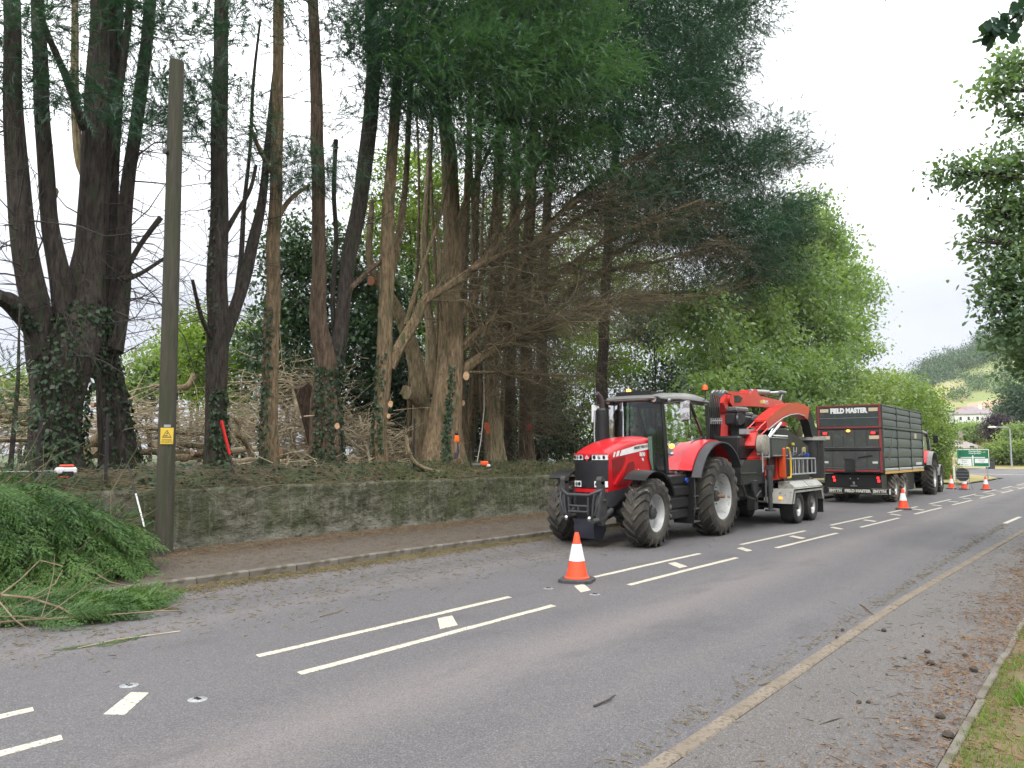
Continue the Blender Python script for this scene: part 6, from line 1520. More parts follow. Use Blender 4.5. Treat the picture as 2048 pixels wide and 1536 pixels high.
for s, y0, y1 in ((1, 7.26, 7.98), (2, 9.12, 9.8)):
    cb('mudguard', M_lgrey, lambda g: g.prism([(22.02, .60), (22.06, .60), (22.26, .96), (24.84, .96), (24.98, .62), (25.02, .62), (24.88, 1.00), (22.22, 1.00)], y0, y1, 'y'))
    cb('mudguard_lip', M_lgrey, lambda g: g.prism([(22.02, .60), (22.20, .60), (22.34, .90), (24.76, .90), (24.88, .62), (25.0, .62), (24.86, 1.0), (22.22, 1.0)], y0 if s == 1 else y1 - .015, y0 + .015 if s == 1 else y1, 'y'))
    cb('mud_flap', M_black, lambda g: g.box(24.98, 25.0, y0 + .03, y1 - .03, .2, .66, .004))
cb('marker_lamp', M_amber, lambda g: g.box(22.03, 22.07, 7.55, 7.65, .72, .79, .01))
cb('stand_leg', M_dgrey, lambda g: (g.cyl((21.3, 7.62, 1.58), (21.3, 7.62, .95), .085), g.cyl((21.3, 7.62, .98), (21.3, 7.62, .48), .06), g.cyl((21.3, 7.62, .43), (21.3, 7.62, .48), .15), g.box(21.2, 21.4, 7.6, 8.1, 1.1, 1.25, .01), g.box(21.22, 21.38, 7.52, 7.72, 1.56, 1.68, .01)))
cb('gearbox_housing', M_dkbody, lambda g: (g.prism([(19.45, 1.20), (19.45, 1.62), (19.75, 1.84), (21.0, 1.84), (21.2, 1.6), (21.2, 1.20)], 7.72, 9.25, 'y'), g.box(19.4, 20.5, 7.68, 7.72, 1.47, 1.51, .005)))
cb('drive_frame', M_dkbody, lambda g: (g.box(19.7, 21.1, 7.85, 9.1, .86, 1.22, .03), g.box(20.3, 20.6, 7.7, 7.9, .5, 1.3, .02), g.box(21.6, 22.0, 7.8, 8.1, .8, 1.4, .02), g.tube([(19.5, 7.75, 1.4), (19.7, 7.68, .9), (20.2, 7.66, .8), (20.8, 7.7, 1.0)], .03, 7), g.tube([(20.1, 7.7, 1.25), (20.3, 7.62, .75), (20.9, 7.6, .7), (21.1, 7.66, 1.3)], .025, 7)))
cb('chipper_body', M_craner, lambda g: (g.prism([(21.6, 1.25), (22.95, 1.25), (22.95, 2.2), (21.9, 2.2), (21.2, 1.9), (21.2, 1.5)], 7.85, 9.2, 'y'), g.box(22.35, 22.95, 7.78, 7.85, 1.28, 2.1, .01)))
cb('side_vent', M_dkbody, lambda g: g.box(21.75, 22.3, 7.80, 7.85, 1.35, 1.9, .01))
bx = cb('tool_box', M_tgrey, lambda g: g.prism([(21.56, 1.92), (22.86, 1.92), (22.86, 2.36), (22.7, 2.44), (21.56, 2.44)], 7.62, 8.1, 'y'))
cb('tool_box_lid', M_steel, lambda g: (g.box(21.54, 22.88, 7.60, 8.12, 2.445, 2.47, .008), g.box(21.6, 22.8, 7.60, 7.615, 1.94, 1.97, .004)))
cb('tool_box_edge', M_white, lambda g: g.box(21.7, 22.85, 7.595, 7.63, 2.50, 2.54, .01))
cb('bracket_frame', M_frame, lambda g: (g.tube([(21.42, 7.66, 1.88), (21.42, 7.66, 2.5)], .022, 6), g.tube([(20.9, 7.66, 1.92), (21.42, 7.66, 1.92)], .022, 6), g.tube([(20.98, 7.66, 2.2), (21.4, 7.66, 1.94)], .018, 6), g.tube([(20.9, 7.66, 1.5), (20.9, 7.66, 2.1)], .02, 6)))
cb('hydraulic_tank', mat('dusty beige tank', (.30, .28, .23), (.20, .18, .14), rough=.7, scale=9, bump=.2), lambda g: g.loft([[(21.08 + .27 * math.cos(a) * k, y, 2.24 + .30 * math.sin(a) * k) for a in np.linspace(0, 2 * math.pi, 12, endpoint=False) + .3] for y, k in ((7.60, .8), (7.63, 1), (7.80, 1), (7.83, .8))]))
cb('rear_hood', M_dkbody, lambda g: g.prism([(22.4, 2.2), (22.5, 2.70), (23.4, 2.74), (24.3, 2.55), (25.35, 2.24), (25.40, 1.2), (22.96, 1.2), (22.96, 2.2)], 7.80, 9.25, 'y'))
for i in range(2):
    for j in range(3):
        x0, z0 = 23.45 + .30 * j + .28 * i, 2.745 - .085 * j - .0 * i
        cb('hood_vent', M_frame, lambda g: g.add([(x0, 7.86 + .36 * i, z0 + .006), (x0 + .24, 7.86 + .36 * i, z0 - .06), (x0 + .24, 8.16 + .36 * i, z0 - .06), (x0, 8.16 + .36 * i, z0 + .006), (x0, 7.86 + .36 * i, z0 + .03), (x0 + .24, 7.86 + .36 * i, z0 - .035), (x0 + .24, 8.16 + .36 * i, z0 - .035), (x0, 8.16 + .36 * i, z0 + .03)], [(0, 3, 2, 1), (4, 5, 6, 7), (0, 1, 5, 4), (1, 2, 6, 5), (2, 3, 7, 6), (3, 0, 4, 7)]))
def cage(g):
    for z in (1.86, 1.40): g.tube([(22.98, 7.60, z), (25.36, 7.60, z)], .026, 7)
    for x in (22.98, 23.42, 23.80, 24.18, 24.56, 25.0, 25.36): g.tube([(x, 7.60, 1.40), (x, 7.60, 1.86)], .024 if x in (22.98, 25.36, 24.56) else .018, 7)
    for x in (22.98, 25.36): g.tube([(x, 7.60, 1.86), (x, 7.8, 1.86)], .02, 6)
cb('side_guard', M_frame, cage)
def chains(g):
    for x in (23.5, 23.7, 23.95, 24.3):
        for k in range(9): g.ball((x, 7.68, 1.80 - k * .045), (.022, .016, .026), 8, 5)
cb('hanging_chains', M_steel, chains)
cb('access_step', M_lgrey, lambda g: g.prism([(7.38, 1.0), (7.38, 1.04), (7.55, 1.20), (7.85, 1.20), (7.85, 1.0)], 22.62, 23.92, 'x'))
cb('access_step', M_lgrey, lambda g: g.prism([(7.38, 1.0), (7.38, 1.04), (7.55, 1.20), (7.85, 1.20), (7.85, 1.0)], 24.0, 25.3, 'x'))
cb('orange_post', M_orange, lambda g: g.box(22.40, 22.58, 7.58, 7.76, 1.30, 2.18, .03))
cb('yellow_rail', M_yel, lambda g: g.tube([(22.50, 7.52, 1.32), (22.74, 7.52, 1.32), (22.80, 7.52, 1.5), (22.78, 7.52, 1.95), (22.68, 7.52, 2.16), (22.50, 7.52, 2.18)], .026, 8))
def levers(g):
    for x in (23.5, 23.75, 24.3, 24.6): g.tube([(x, 7.78, 1.95), (x, 7.66, 2.02), (x + .02, 7.66, 2.20)], .018, 6)
    g.tube([(23.5, 7.66, 2.08), (23.75, 7.66, 2.08)], .014, 6); g.tube([(24.3, 7.66, 2.1), (24.6, 7.66, 2.04)], .014, 6)
cb('control_levers', M_steel, levers)
cb('valve_handle', M_blue, lambda g: g.box(23.30, 23.38, 7.64, 7.8, 1.92, 2.04, .01))
cb('valve_handle', M_blue, lambda g: g.box(24.86, 24.93, 7.64, 7.8, 1.92, 2.02, .01))
cb('yellow_label', M_yel, lambda g: (g.box(24.80, 24.98, 7.77, 7.795, 2.06, 2.22, .003), g.box(23.2, 23.26, 7.77, 7.795, 2.02, 2.16, .003), g.box(23.72, 23.80, 7.72, 7.79, 2.26, 2.34, .01)))
cb('feed_disc', M_beige, lambda g: g.lathe([(0, 25.52), (.3, 25.52), (.42, 25.46), (.42, 25.40), (0, 25.40)], (0, 8.1, .95), 'x', 24))
cb('rear_lamp', mat('white lamp lit', (.9, .9, .9), emit=(1, 1, 1), es=3), lambda g: g.ball((25.6, 7.7, .80), (.04, .05, .05)))
# discharge chute
path = [atY(px, py, 8.1) for px, py in ((1624, 882), (1617, 858), (1612, 838), (1607, 828), (1597, 821), (1583, 817), (1568, 819), (1553, 825), (1538, 836), (1522, 850), (1510, 862), (1503, 870))]
wd = [.20, .20, .19, .20, .19, .18, .17, .17, .16, .15, .13, .12]
def duct(i0, i1, name, m, hy=.19, open_=False, lab=None):
    rings = []
    for i in range(i0, i1 + 1):
        t = (path[min(i + 1, len(path) - 1)] - path[max(i - 1, 0)]).normalized(); nrm = Vector((-t.z, 0, t.x)); nrm = nrm if nrm.z > 0 or i < 3 else -nrm
        if i < 3 and nrm.x < 0: nrm = -nrm
        w_ = wd[i]; p = path[i]; Y = Vector((0, hy, 0))
        rings.append([tuple(p + nrm * w_ - Y), tuple(p + nrm * w_ + Y), tuple(p - nrm * w_ + Y * .8), tuple(p - nrm * w_ - Y * .8)])
    return MB().loft(rings).build(name, m, CH, lab, org=CO)
duct(0, 3, 'discharge_chute', M_dkbody, .17, lab='dark lower part of the chute')
duct(3, 9, 'discharge_chute', M_craner, lab='red arched part of the chute')
g = MB()
for i in range(9, 11):
    a, b_ = path[i], path[i + 1]
    for dy in (-.17, .17):
        for dz in (-.10, .10): g.tube([a + Vector((-dz * .6, dy, dz)), b_ + Vector((-dz * .6, dy * .9, dz))], .02, 6)
for i in (9, 10, 11):
    p = path[i]; g.tube([p + Vector((-.06, -.17, .10)), p + Vector((-.06, .17, .10))], .02, 6); g.tube([p + Vector((.06, -.17, -.10)), p + Vector((.06, .17, -.10))], .02, 6)
g.prism([(path[11].x - .10, path[11].z + .06), (path[11].x + .02, path[11].z + .12), (path[11].x - .12, path[11].z - .38), (path[11].x - .26, path[11].z - .30)], 7.92, 8.28, 'y')
g.build('chute_deflector', M_craner, CH, org=CO)
cb('chute_cylinder', M_chrome, lambda g: (g.tube([path[9] + Vector((.3, -.22, -.12)), path[11] + Vector((.42, -.22, -.22))], .03, 8), g.tube([path[8] + Vector((.3, -.24, -.15)), path[10] + Vector((.4, -.24, -.2))], .045, 8)))
cb('chute_edge_trim', M_steel, lambda g: g.tube([path[i] + Vector((0, -.20, -wd[i])) for i in range(4, 10)], .018, 6))
cb('chute_base_ring', M_lgrey, lambda g: (g.lathe([(.24, 2.46), (.42, 2.46), (.42, 2.58), (.24, 2.58)], (path[0].x + .05, 8.1, 0), 'z', 28)))
cb('chute_base', M_dkbody, lambda g: (g.cyl((path[0].x + .05, 8.1, 1.2), (path[0].x + .05, 8.1, 2.46), .36, n=22), g.tube([(25.5, 7.7, 1.3), (25.75, 7.62, 1.9), (25.7, 7.6, 2.4)], .03, 7), g.box(24.9, 26.3, 7.95, 9.0, .8, 1.25, .03)))
# crane
Y9 = 9.2
P_ = lambda a, b_, Y=Y9: atY(a, b_, Y)
cb('crane_column', M_craner, lambda g: (g.loft([[(22.15 + s_, 9.05 + q, z) for s_, q in ((-w_, 0), (w_, 0), (w_, .32), (-w_, .32))] for z, w_ in ((1.84, .30), (2.2, .30), (3.3, .17), (3.6, .14))]), g.cyl((22.1, 9.2, 1.6), (22.1, 9.2, 2.0), .4, n=20)))
k1, k2 = P_(1450, 792), P_(1563, 812)
cb('crane_boom', M_craner, lambda g: (g.prism([(P_(1437, 806).x, P_(1437, 806).z), (P_(1444, 787).x, P_(1444, 787).z), (P_(1456, 783).x, P_(1456, 783).z), (P_(1505, 791).x, P_(1505, 791).z), (P_(1556, 802).x, P_(1556, 802).z), (P_(1562, 811).x, P_(1562, 811).z), (P_(1553, 815).x, P_(1553, 815).z), (P_(1500, 813).x, P_(1500, 813).z), (P_(1462, 812).x, P_(1462, 812).z), (P_(1452, 826).x, P_(1452, 826).z), (P_(1444, 826).x, P_(1444, 826).z)], 9.05, 9.36, 'y'),
                                      g.prism([(P_(1487, 794).x, P_(1487, 794).z), (P_(1503, 779).x, P_(1503, 779).z), (P_(1507, 779).x, P_(1507, 779).z), (P_(1512, 795).x, P_(1512, 795).z)], 9.08, 9.33, 'y'), g.prism([(P_(1484, 793).x, P_(1484, 793).z), (P_(1488, 780).x, P_(1488, 780).z), (P_(1491, 781).x, P_(1491, 781).z), (P_(1490, 794).x, P_(1490, 794).z)], 9.08, 9.33, 'y')))
cb('crane_knuckle', M_craner, lambda g: (g.cyl(tuple(k1 + Vector((0, -.22, -.12))), tuple(k1 + Vector((0, .26, -.12))), .16, n=18), g.cyl(tuple(k2 + Vector((-.15, -.22, -.05))), tuple(k2 + Vector((-.15, .22, -.05))), .13, n=18)))
cb('knuckle_recess', M_black, lambda g: g.prism([(P_(1456, 792).x, P_(1456, 792).z), (P_(1466, 791).x, P_(1466, 791).z), (P_(1474, 797).x, P_(1474, 797).z), (P_(1470, 805).x, P_(1470, 805).z), (P_(1457, 805).x, P_(1457, 805).z)], 9.02, 9.049, 'y'))
cb('crane_decal', M_yel, lambda g: g.prism([(P_(1511, 801).x, P_(1511, 801).z), (P_(1522, 801).x, P_(1522, 801).z), (P_(1522, 807).x, P_(1522, 807).z), (P_(1511, 807).x, P_(1511, 807).z)], 9.043, 9.049, 'y'))
q = P_(1530, 804.5, 9.04) - CO; text('PALMS', .19, M_letter, CH, (q.x + .06, 9.043 - CO.y, q.z), (R(90), 0, 0), sx=.9)
cb('boom_cylinder', M_chrome, lambda g: (g.cyl(tuple(P_(1533, 786)), tuple(P_(1562, 785)), .055, n=12),))
cb('boom_cylinder_barrel', M_steel, lambda g: g.cyl(tuple(P_(1499, 783)), tuple(P_(1536, 785)), .085, n=12))
cb('boom_link', M_steel, lambda g: (g.tube([tuple(P_(1564, 784)), tuple(P_(1560, 800)), tuple(P_(1556, 808))], .045, 8), g.box(P_(1556, 785).x, P_(1568, 785).x, 9.1, 9.3, P_(1562, 787).z, P_(1562, 782).z, .02)))
cb('crane_jib', M_craner, lambda g: (g.prism([(P_(1497, 830).x, P_(1497, 830).z), (P_(1545, 829).x, P_(1545, 829).z), (P_(1568, 832).x, P_(1568, 832).z), (P_(1574, 841).x, P_(1574, 841).z), (P_(1587, 847).x, P_(1587, 847).z), (P_(1584, 852).x, P_(1584, 852).z), (P_(1540, 851).x, P_(1540, 851).z), (P_(1505, 852).x, P_(1505, 852).z)], 9.4, 9.66, 'y'), g.cyl((P_(1562, 812).x, 9.3, P_(1562, 812).z - .05), (P_(1562, 812).x, 9.7, P_(1562, 812).z - .05), .09, n=12), g.tube([(P_(1560, 812).x, 9.5, P_(1562, 812).z), (P_(1556, 832).x, 9.5, P_(1556, 832).z)], .07, 8)))
cb('grapple_mount', M_black, lambda g: g.tube([tuple(P_(1566, 850, 9.5)), tuple(P_(1567, 866, 9.5))], .10, 10))
def hoses(g):
    for i in range(6):
        x0 = 1420 + i * 3.6
        g.tube([tuple(P_(x0 + 24, 786 + i * .6, 8.95)), tuple(P_(x0 + 12, 781 + i, 8.9)), tuple(P_(x0 + 2, 790 + i, 8.85)), tuple(P_(x0 - 1, 815, 8.82)), tuple(P_(x0 + 2, 850, 8.85)), tuple(P_(x0 + 1, 876, 8.9))], .024, 7)
cb('hydraulic_hoses', M_black, hoses)
def fit(g):
    for i in range(6): x0 = 1422 + i * 4.2; g.tube([tuple(P_(x0, 836, 8.80)), tuple(P_(x0, 848, 8.80))], .02, 6)
    g.tube([tuple(P_(1422, 842, 8.80)), tuple(P_(1444, 842, 8.80))], .018, 6)
    for i in range(4): x0 = 1427 + i * 7; g.tube([tuple(P_(x0 + 6, 785, 8.92)), tuple(P_(x0, 781.5, 8.9)), tuple(P_(x0 - 5, 787, 8.9))], .03, 7)
cb('hose_fittings', M_steel, fit).__setitem__('kind', 'stuff')
cb('grey_guard_panel', mat('mid grey guard', (.13, .13, .125), (.17, .165, .155), rough=.6), lambda g: g.prism([(P_(1403, 802, 9.0).x, P_(1403, 802, 9.0).z), (P_(1413, 802, 9.0).x, P_(1413, 802, 9.0).z), (P_(1420, 840, 9).x, P_(1420, 840, 9).z), (P_(1419, 878, 9).x, P_(1419, 878, 9).z), (P_(1407, 878, 9).x, P_(1407, 878, 9).z)], 8.98, 9.02, 'y'))
cb('crane_engine', M_engine, lambda g: (g.box(P_(1463, 812, 8.8).x, P_(1486, 812, 8.8).x, 8.6, 9.0, P_(1463, 824, 8.8).z, P_(1463, 813, 8.8).z, .05), g.box(P_(1487, 824, 8.7).x, P_(1501, 824, 8.7).x, 8.6, 8.9, P_(1463, 830, 8.8).z, P_(1463, 822, 8.8).z, .03)))
cb('engine_fan_housing', M_dkbody, lambda g: (g.cyl(tuple(P_(1477, 837, 8.65)), tuple(P_(1477, 837, 8.9)), .2, n=18), g.box(P_(1462, 830, 8.8).x, P_(1500, 830, 8.8).x, 8.7, 9.0, P_(1463, 850, 8.8).z, P_(1463, 826, 8.8).z, .05)))
cb('engine_fan_grille', M_steel, lambda g: [g.lathe([(r_, 0), (r_ + .012, -.012), (r_ + .012, 0)], tuple(P_(1477, 837, 8.64)), 'y', 16) for r_ in (.06, .10, .14)])
cb('engine_block', M_dkbody, lambda g: (g.box(21.95, 23.1, 8.5, 9.0, 2.2, 3.12, .05), g.box(22.6, 23.6, 8.3, 9.0, 2.6, 2.95, .04), g.ball((22.6, 8.5, 3.0), (.22, .12, .18)), g.box(20.6, 22.1, 8.2, 9.2, 1.84, 2.5, .05)))
cb('engine_cover', M_frame, lambda g: (g.prism([(22.0, 2.68), (22.0, 2.50), (22.62, 2.50), (22.75, 2.62), (22.4, 2.76)], 8.25, 8.5, 'y'), g.prism([(20.9, 2.70), (20.9, 2.55), (21.25, 2.55), (21.25, 2.70)], 8.1, 8.3, 'y')))
cb('silver_struts', M_steel, lambda g: (g.tube([(21.0, 7.75, 2.36), (21.4, 7.72, 2.16), (21.7, 7.72, 2.1)], .025, 6), g.tube([(21.5, 7.75, 2.52), (21.75, 7.7, 2.3)], .02, 6), g.tube([(20.7, 7.72, 2.0), (21.2, 7.7, 1.96), (21.3, 7.7, 1.86)], .022, 6), g.box(23.1, 23.8, 8.3, 8.6, 2.80, 2.86, .02)))

# ------------------------------------------------------------------ high-sided green trailer
TO = Vector((36.3, 8.6, 0))
TR = empty('silage_trailer', TO, 0, 'tall dark green FIELD MASTER trailer with red edges and lit tail lamps, seen from behind', 'trailer')
def tb(nm, m, fn, lab=None, smooth=38, parent=TR):
    g = MB(); fn(g); return g.build(nm, m, parent, lab, org=TO, smooth=smooth)
for y, s in ((7.58, -1), (9.55, 1)):
    for x in (35.45, 37.1): truck_wheel(x, y, s, .62, .50, TR, M_tyred, M_rim2, TO, .33, True)
YR, YL, XR, XF = 7.38, 9.84, 33.35, 41.4
# body shell
tb('floor', M_dkbody, lambda g: g.box(XR + .05, XF, YR + .02, YL - .02, 1.22, 1.32, .01))
tb('chassis', M_black, lambda g: (g.box(33.6, 42.3, 8.1, 8.3, .85, 1.2, .02), g.box(33.6, 42.3, 8.9, 9.1, .85, 1.2, .02), g.cyl((35.45, 7.6, .62), (35.45, 9.5, .62), .08), g.cyl((37.1, 7.6, .62), (37.1, 9.5, .62), .08), g.box(33.55, 34.5, 7.5, 9.7, .60, 1.18, .02), g.box(38.4, 41.2, 7.75, 8.1, .35, 1.18, .03), g.prism([(42.2, 8.1), (42.2, 9.1), (43.0, 8.7), (43.0, 8.5)], .6, .8, 'z')))
tb('front_wall', M_tgreen, lambda g: g.box(XF - .06, XF, YR + .05, YL - .05, 1.3, 3.9, .01))
for (ya, yb, sg) in ((YR, YR + .05, -1), (YL - .05, YL, 1)):
    yo = ya if sg < 0 else yb
    tb('side_wall', M_tgreen, lambda g: g.box(XR + .04, XF, ya + .02 if sg < 0 else ya, yb if sg < 0 else yb - .02, 1.3, 3.97, .004))
    posts = [XR + .08, 36.0, 38.7, XF - .07]
    for x in posts:
        tb('side_post', M_tgreen, lambda g: (g.box(x - .065, x + .065, yo - .06 if sg < 0 else yo - .02, yo + .02 if sg < 0 else yo + .06, 1.30, 3.02, .012)))
        tb('extension_post', M_tgreen, lambda g: (g.box(x - .045, x + .045, yo - .05 if sg < 0 else yo - .02, yo + .02 if sg < 0 else yo + .05, 3.12, 4.0, .012)))
    tb('middle_rail', M_tgreen, lambda g: g.box(XR, XF + .04, yo - .075 if sg < 0 else yo, yo if sg < 0 else yo + .075, 3.02, 3.12, .015))
    tb('top_rail', M_tgreen, lambda g: g.box(XR + .05, XF, yo - .03 if sg < 0 else yo, yo if sg < 0 else yo + .03, 3.94, 4.0, .01))
    tb('bottom_rail', mat('pale bottom rail', (.33, .34, .33), (.42, .42, .4), rough=.5, scale=5), lambda g: g.box(XR + .2, XF, yo - .05 if sg < 0 else yo, yo if sg < 0 else yo + .05, 1.31, 1.42, .02))
    k = 0
    for i in range(3):
        x0, x1 = posts[i] + .075, posts[i + 1] - .075
        for zz in ((1.46, 1.84), (1.86, 2.24), (2.26, 2.64), (2.66, 3.01)):
            # each panel is pressed out with a sloping upper edge that catches the light
            d = -.035 * -sg
            tb('side_panel', M_tgreen, lambda g: g.prism([(yo, zz[0]), (yo + d, zz[0] + .02), (yo + d, zz[1] - .05), (yo, zz[1])], x0, x1, 'x'))
        for zz in ((3.13, 3.39), (3.41, 3.67), (3.69, 3.93)):
            d = -.03 * -sg
            tb('extension_panel', M_tgreen, lambda g: g.prism([(yo, zz[0]), (yo + d, zz[0] + .02), (yo + d, zz[1] - .05), (yo, zz[1])], x0 - .02, x1 + .02, 'x'))
    if sg < 0:
        for i in range(3):
            x0, x1 = (XR + .2, posts[1], posts[2])[i], (posts[1], posts[2], XF)[i]
            tb('marker_strip', mat('orange marker strip', (.55, .26, .04), (.6, .40, .10), rough=.4, scale=30), lambda g: g.box(x0 + .02, x1 - .02, yo - .045, yo - .02, 1.20, 1.30, .004))
        tb('gas_strut', M_dgrey, lambda g: (g.cyl((35.0, yo - .08, 2.98), (34.5, yo - .09, 2.35), .013, n=8), g.cyl((34.5, yo - .09, 2.35), (34.05, yo - .10, 1.78), .022, n=8)))
        tb('side_plate', M_plate, lambda g: g.box(39.5, 39.95, yo - .045, yo - .04, 2.72, 2.94, .002)); tb('side_plate', M_plate2, lambda g: g.box(39.6, 40.9, yo - .045, yo - .04, 1.50, 1.62, .002))
# tailgate
tb('tailgate', M_tgrey, lambda g: g.box(XR, XR + .04, YR + .1, YL - .1, 1.28, 3.0, .006))
ys_ = [YR + .12 + i * (YL - YR - .24) / 5 for i in range(6)]
for i in range(5):
    for z0, z1 in ((1.46, 2.12), (2.30, 2.96)):
        tb('tailgate_panel', M_tgrey, lambda g: g.box(XR - .018, XR, ys_[i] + .012, ys_[i + 1] - .012, z0, z1, .014))
tb('tailgate_beam', M_dkbody, lambda g: g.box(XR - .05, XR, YR + .02, YL - .02, 2.14, 2.26, .015))
tb('tailgate_ledge', M_frame, lambda g: g.box(XR - .035, XR, YR + .12, YL - .12, 2.268, 2.285, .004))
tb('tailgate_ledge', M_frame, lambda g: (g.box(XR - .03, XR, YR + .2, YR + .95, 1.425, 1.437, .003), g.box(XR - .03, XR, YL - .95, YL - .15, 1.425, 1.437, .003)))
tb('grain_hatch', M_dkbody, lambda g: g.box(XR - .045, XR - .018, 8.42, 8.78, 1.34, 1.78, .01))
tb('hatch_lever', M_dkbody, lambda g: (g.tube([(XR - .05, 8.3, 1.86), (XR - .05, 7.75, 1.95)], .02, 6), g.tube([(XR - .05, 8.5, 1.80), (XR - .05, 8.8, 1.80)], .015, 6)))
for (a, b_, z0, z1) in ((YR, YR + .09, 1.25, 3.0), (YL - .09, YL, 1.25, 3.0), (YR + .0, YR + .08, 3.12, 3.94), (YL - .08, YL, 3.12, 3.94)):
    tb('red_edge', M_tred, lambda g: g.box(XR - .03, XR + .02, a, b_, z0, z1, .008))
for (z0, z1) in ((3.945, 4.0), (3.05, 3.115)):
    tb('red_edge', M_tred, lambda g: g.box(XR - .035, XR + .02, YR, YL, z0, z1, .008))
tb('red_edge', M_tred, lambda g: (g.box(XR - .03, XR, YR + .1, 8.38, 1.28, 1.36, .006), g.box(XR - .03, XR, 8.82, YL - .1, 1.28, 1.36, .006)))
tb('upper_board', M_tgreen, lambda g: (g.box(XR - .01, XR + .03, YR + .082, YL - .082, 3.12, 3.46, .006), g.box(XR - .01, XR + .03, YR + .082, YL - .082, 3.48, 3.94, .006)))
tb('upper_board_seam', M_frame, lambda g: g.box(XR - .018, XR, YR + .09, YL - .09, 3.463, 3.477, .003))
tb('cross_rail', M_dkbody, lambda g: g.box(XR - .03, XR + .02, YR - .05, YL + .05, 3.0, 3.045, .01))
text('FIELD MASTER', .27, M_letter, TR, (XR - .014 - TO.x, 8.60 - TO.y, 3.76), (R(90), 0, R(-90)), offset=.018, sx=.82, extrude=.004)
text('FIELD MASTER', .155, M_cream, TR, (33.405 - TO.x, 8.38 - TO.y, .505), (R(90), 0, R(-90)), offset=.010, extrude=.003)
text('SMYTH', .155, M_cream, TR, (33.405 - TO.x, 9.24 - TO.y, .505), (R(90), 0, R(-90)), offset=.010, extrude=.003)
text('SMYTH', .155, M_cream, TR, (33.405 - TO.x, 7.55 - TO.y, .505), (R(90), 0, R(-90)), offset=.010, extrude=.003)
for yc in (9.24, 7.55):
    for dz in (-.10, .10): tb('letter_frame', M_cream, lambda g: g.box(33.40, 33.412, yc - .30, yc + .30, .505 + dz - .006, .505 + dz + .006, .002))
tb('bumper', M_black, lambda g: g.box(33.412, 33.50, 7.12, 9.72, .37, .64, .012))
tb('bumper_end_plate', M_plate2, lambda g: g.box(33.40, 33.412, 7.14, 7.20, .40, .62, .003))
for yc in (9.55, 7.65):
    tb('reflective_plate', M_plate, lambda g: g.box(XR - .022, XR - .012, yc - .17, yc + .17, 3.72, 3.86, .002))
    tb('reflective_plate', M_plate, lambda g: g.box(XR - .024, XR - .018, yc - .19, yc + .19, 2.60, 2.74, .002))
    tb('small_plate', M_plate2, lambda g: g.box(XR - .024, XR - .018, yc - .10, yc + .10, 1.62, 1.70, .002))
    sgn = -1 if yc > 9 else 1
    lh = tb('lamp_housing', M_dkbody, lambda g: g.box(XR - .05, XR - .018, yc - .16, yc + .16, 2.79, 2.90, .01))
    tb('tail_lamp', M_redlamp, lambda g: g.box(XR - .065, XR - .05, yc + .02 * sgn - .07, yc + .02 * sgn + .09, 2.80, 2.89, .01))
    yq = 9.32 if yc > 9 else 7.62
    tb('tail_lamp', M_redlamp, lambda g: (g.box(33.52, 33.55, yq - .045, yq + .045, 1.00, 1.09, .012), g.box(33.52, 33.55, yq - .075, yq + .02, .87, .97, .012)))
tb('beacon', M_amberon, lambda g: (g.ball((XR - .07, 8.62, 2.94), (.07, .085, .055))))
tb('hitch', M_steel, lambda g: (g.cyl((33.45, 8.52, .76), (33.45, 8.52, .88), .045, n=10), g.box(33.45, 33.55, 8.42, 8.66, .68, .73, .01), g.ball((33.5, 8.36, 1.0), .03), g.ball((33.5, 8.66, 1.0), .03)))
# ------------------------------------------------------------------ cones, signs, lamp
def cone(loc, label, sc=1.0, rz=0.0):
    o = empty('traffic_cone', loc, rz, label, 'traffic cone', 'orange and white traffic cones along the works', sc)
    pts = [(-.26, -.18), (-.18, -.26), (.18, -.26), (.26, -.18), (.26, .18), (.18, .26), (-.18, .26), (-.26, .18)]
    MB().loft([[(x * 1.0, y * 1.0, 0) for x, y in pts], [(x, y, .045) for x, y in pts], [(x * .93, y * .93, .06) for x, y in pts]]).build('base', M_coneb, o, smooth=30)
    ro = lambda z: .175 - (z - .06) / .72 * .145
    MB().lathe([(.20, .06), (.20, .075), (ro(.085), .09), (ro(.30), .30), (ro(.56), .56), (ro(.74), .74), (ro(.76) - .005, .765), (0.018, .765), (.018, .70)], n=32, axis='z').build('cone_body', M_coneo, o)
    MB().lathe([(ro(.325) + .002, .325), (ro(.325) + .006, .327), (ro(.585) + .006, .583), (ro(.585) + .002, .585)], n=32, axis='z').build('reflective_sleeve', M_conew, o)
    return o
c1 = cone(atZ(1154, 1163), 'nearest orange and white cone on a black base, in front of the first tractor', 1.0, .35)
for p, lab in (((1807, 1019), 'orange and white cone beside the wheels of the green trailer'), ((1929, 979), 'orange and white cone partly behind the round temporary sign'),
               ((1972, 980), 'orange and white cone standing alone nearest the road junction'), ((1903, 978), 'cone almost hidden behind the front wheel of the far tractor')):
    q = atZ(*p); c = copy_tree(c1); c.location = q; c.rotation_euler = (0, 0, .2); c['label'] = lab
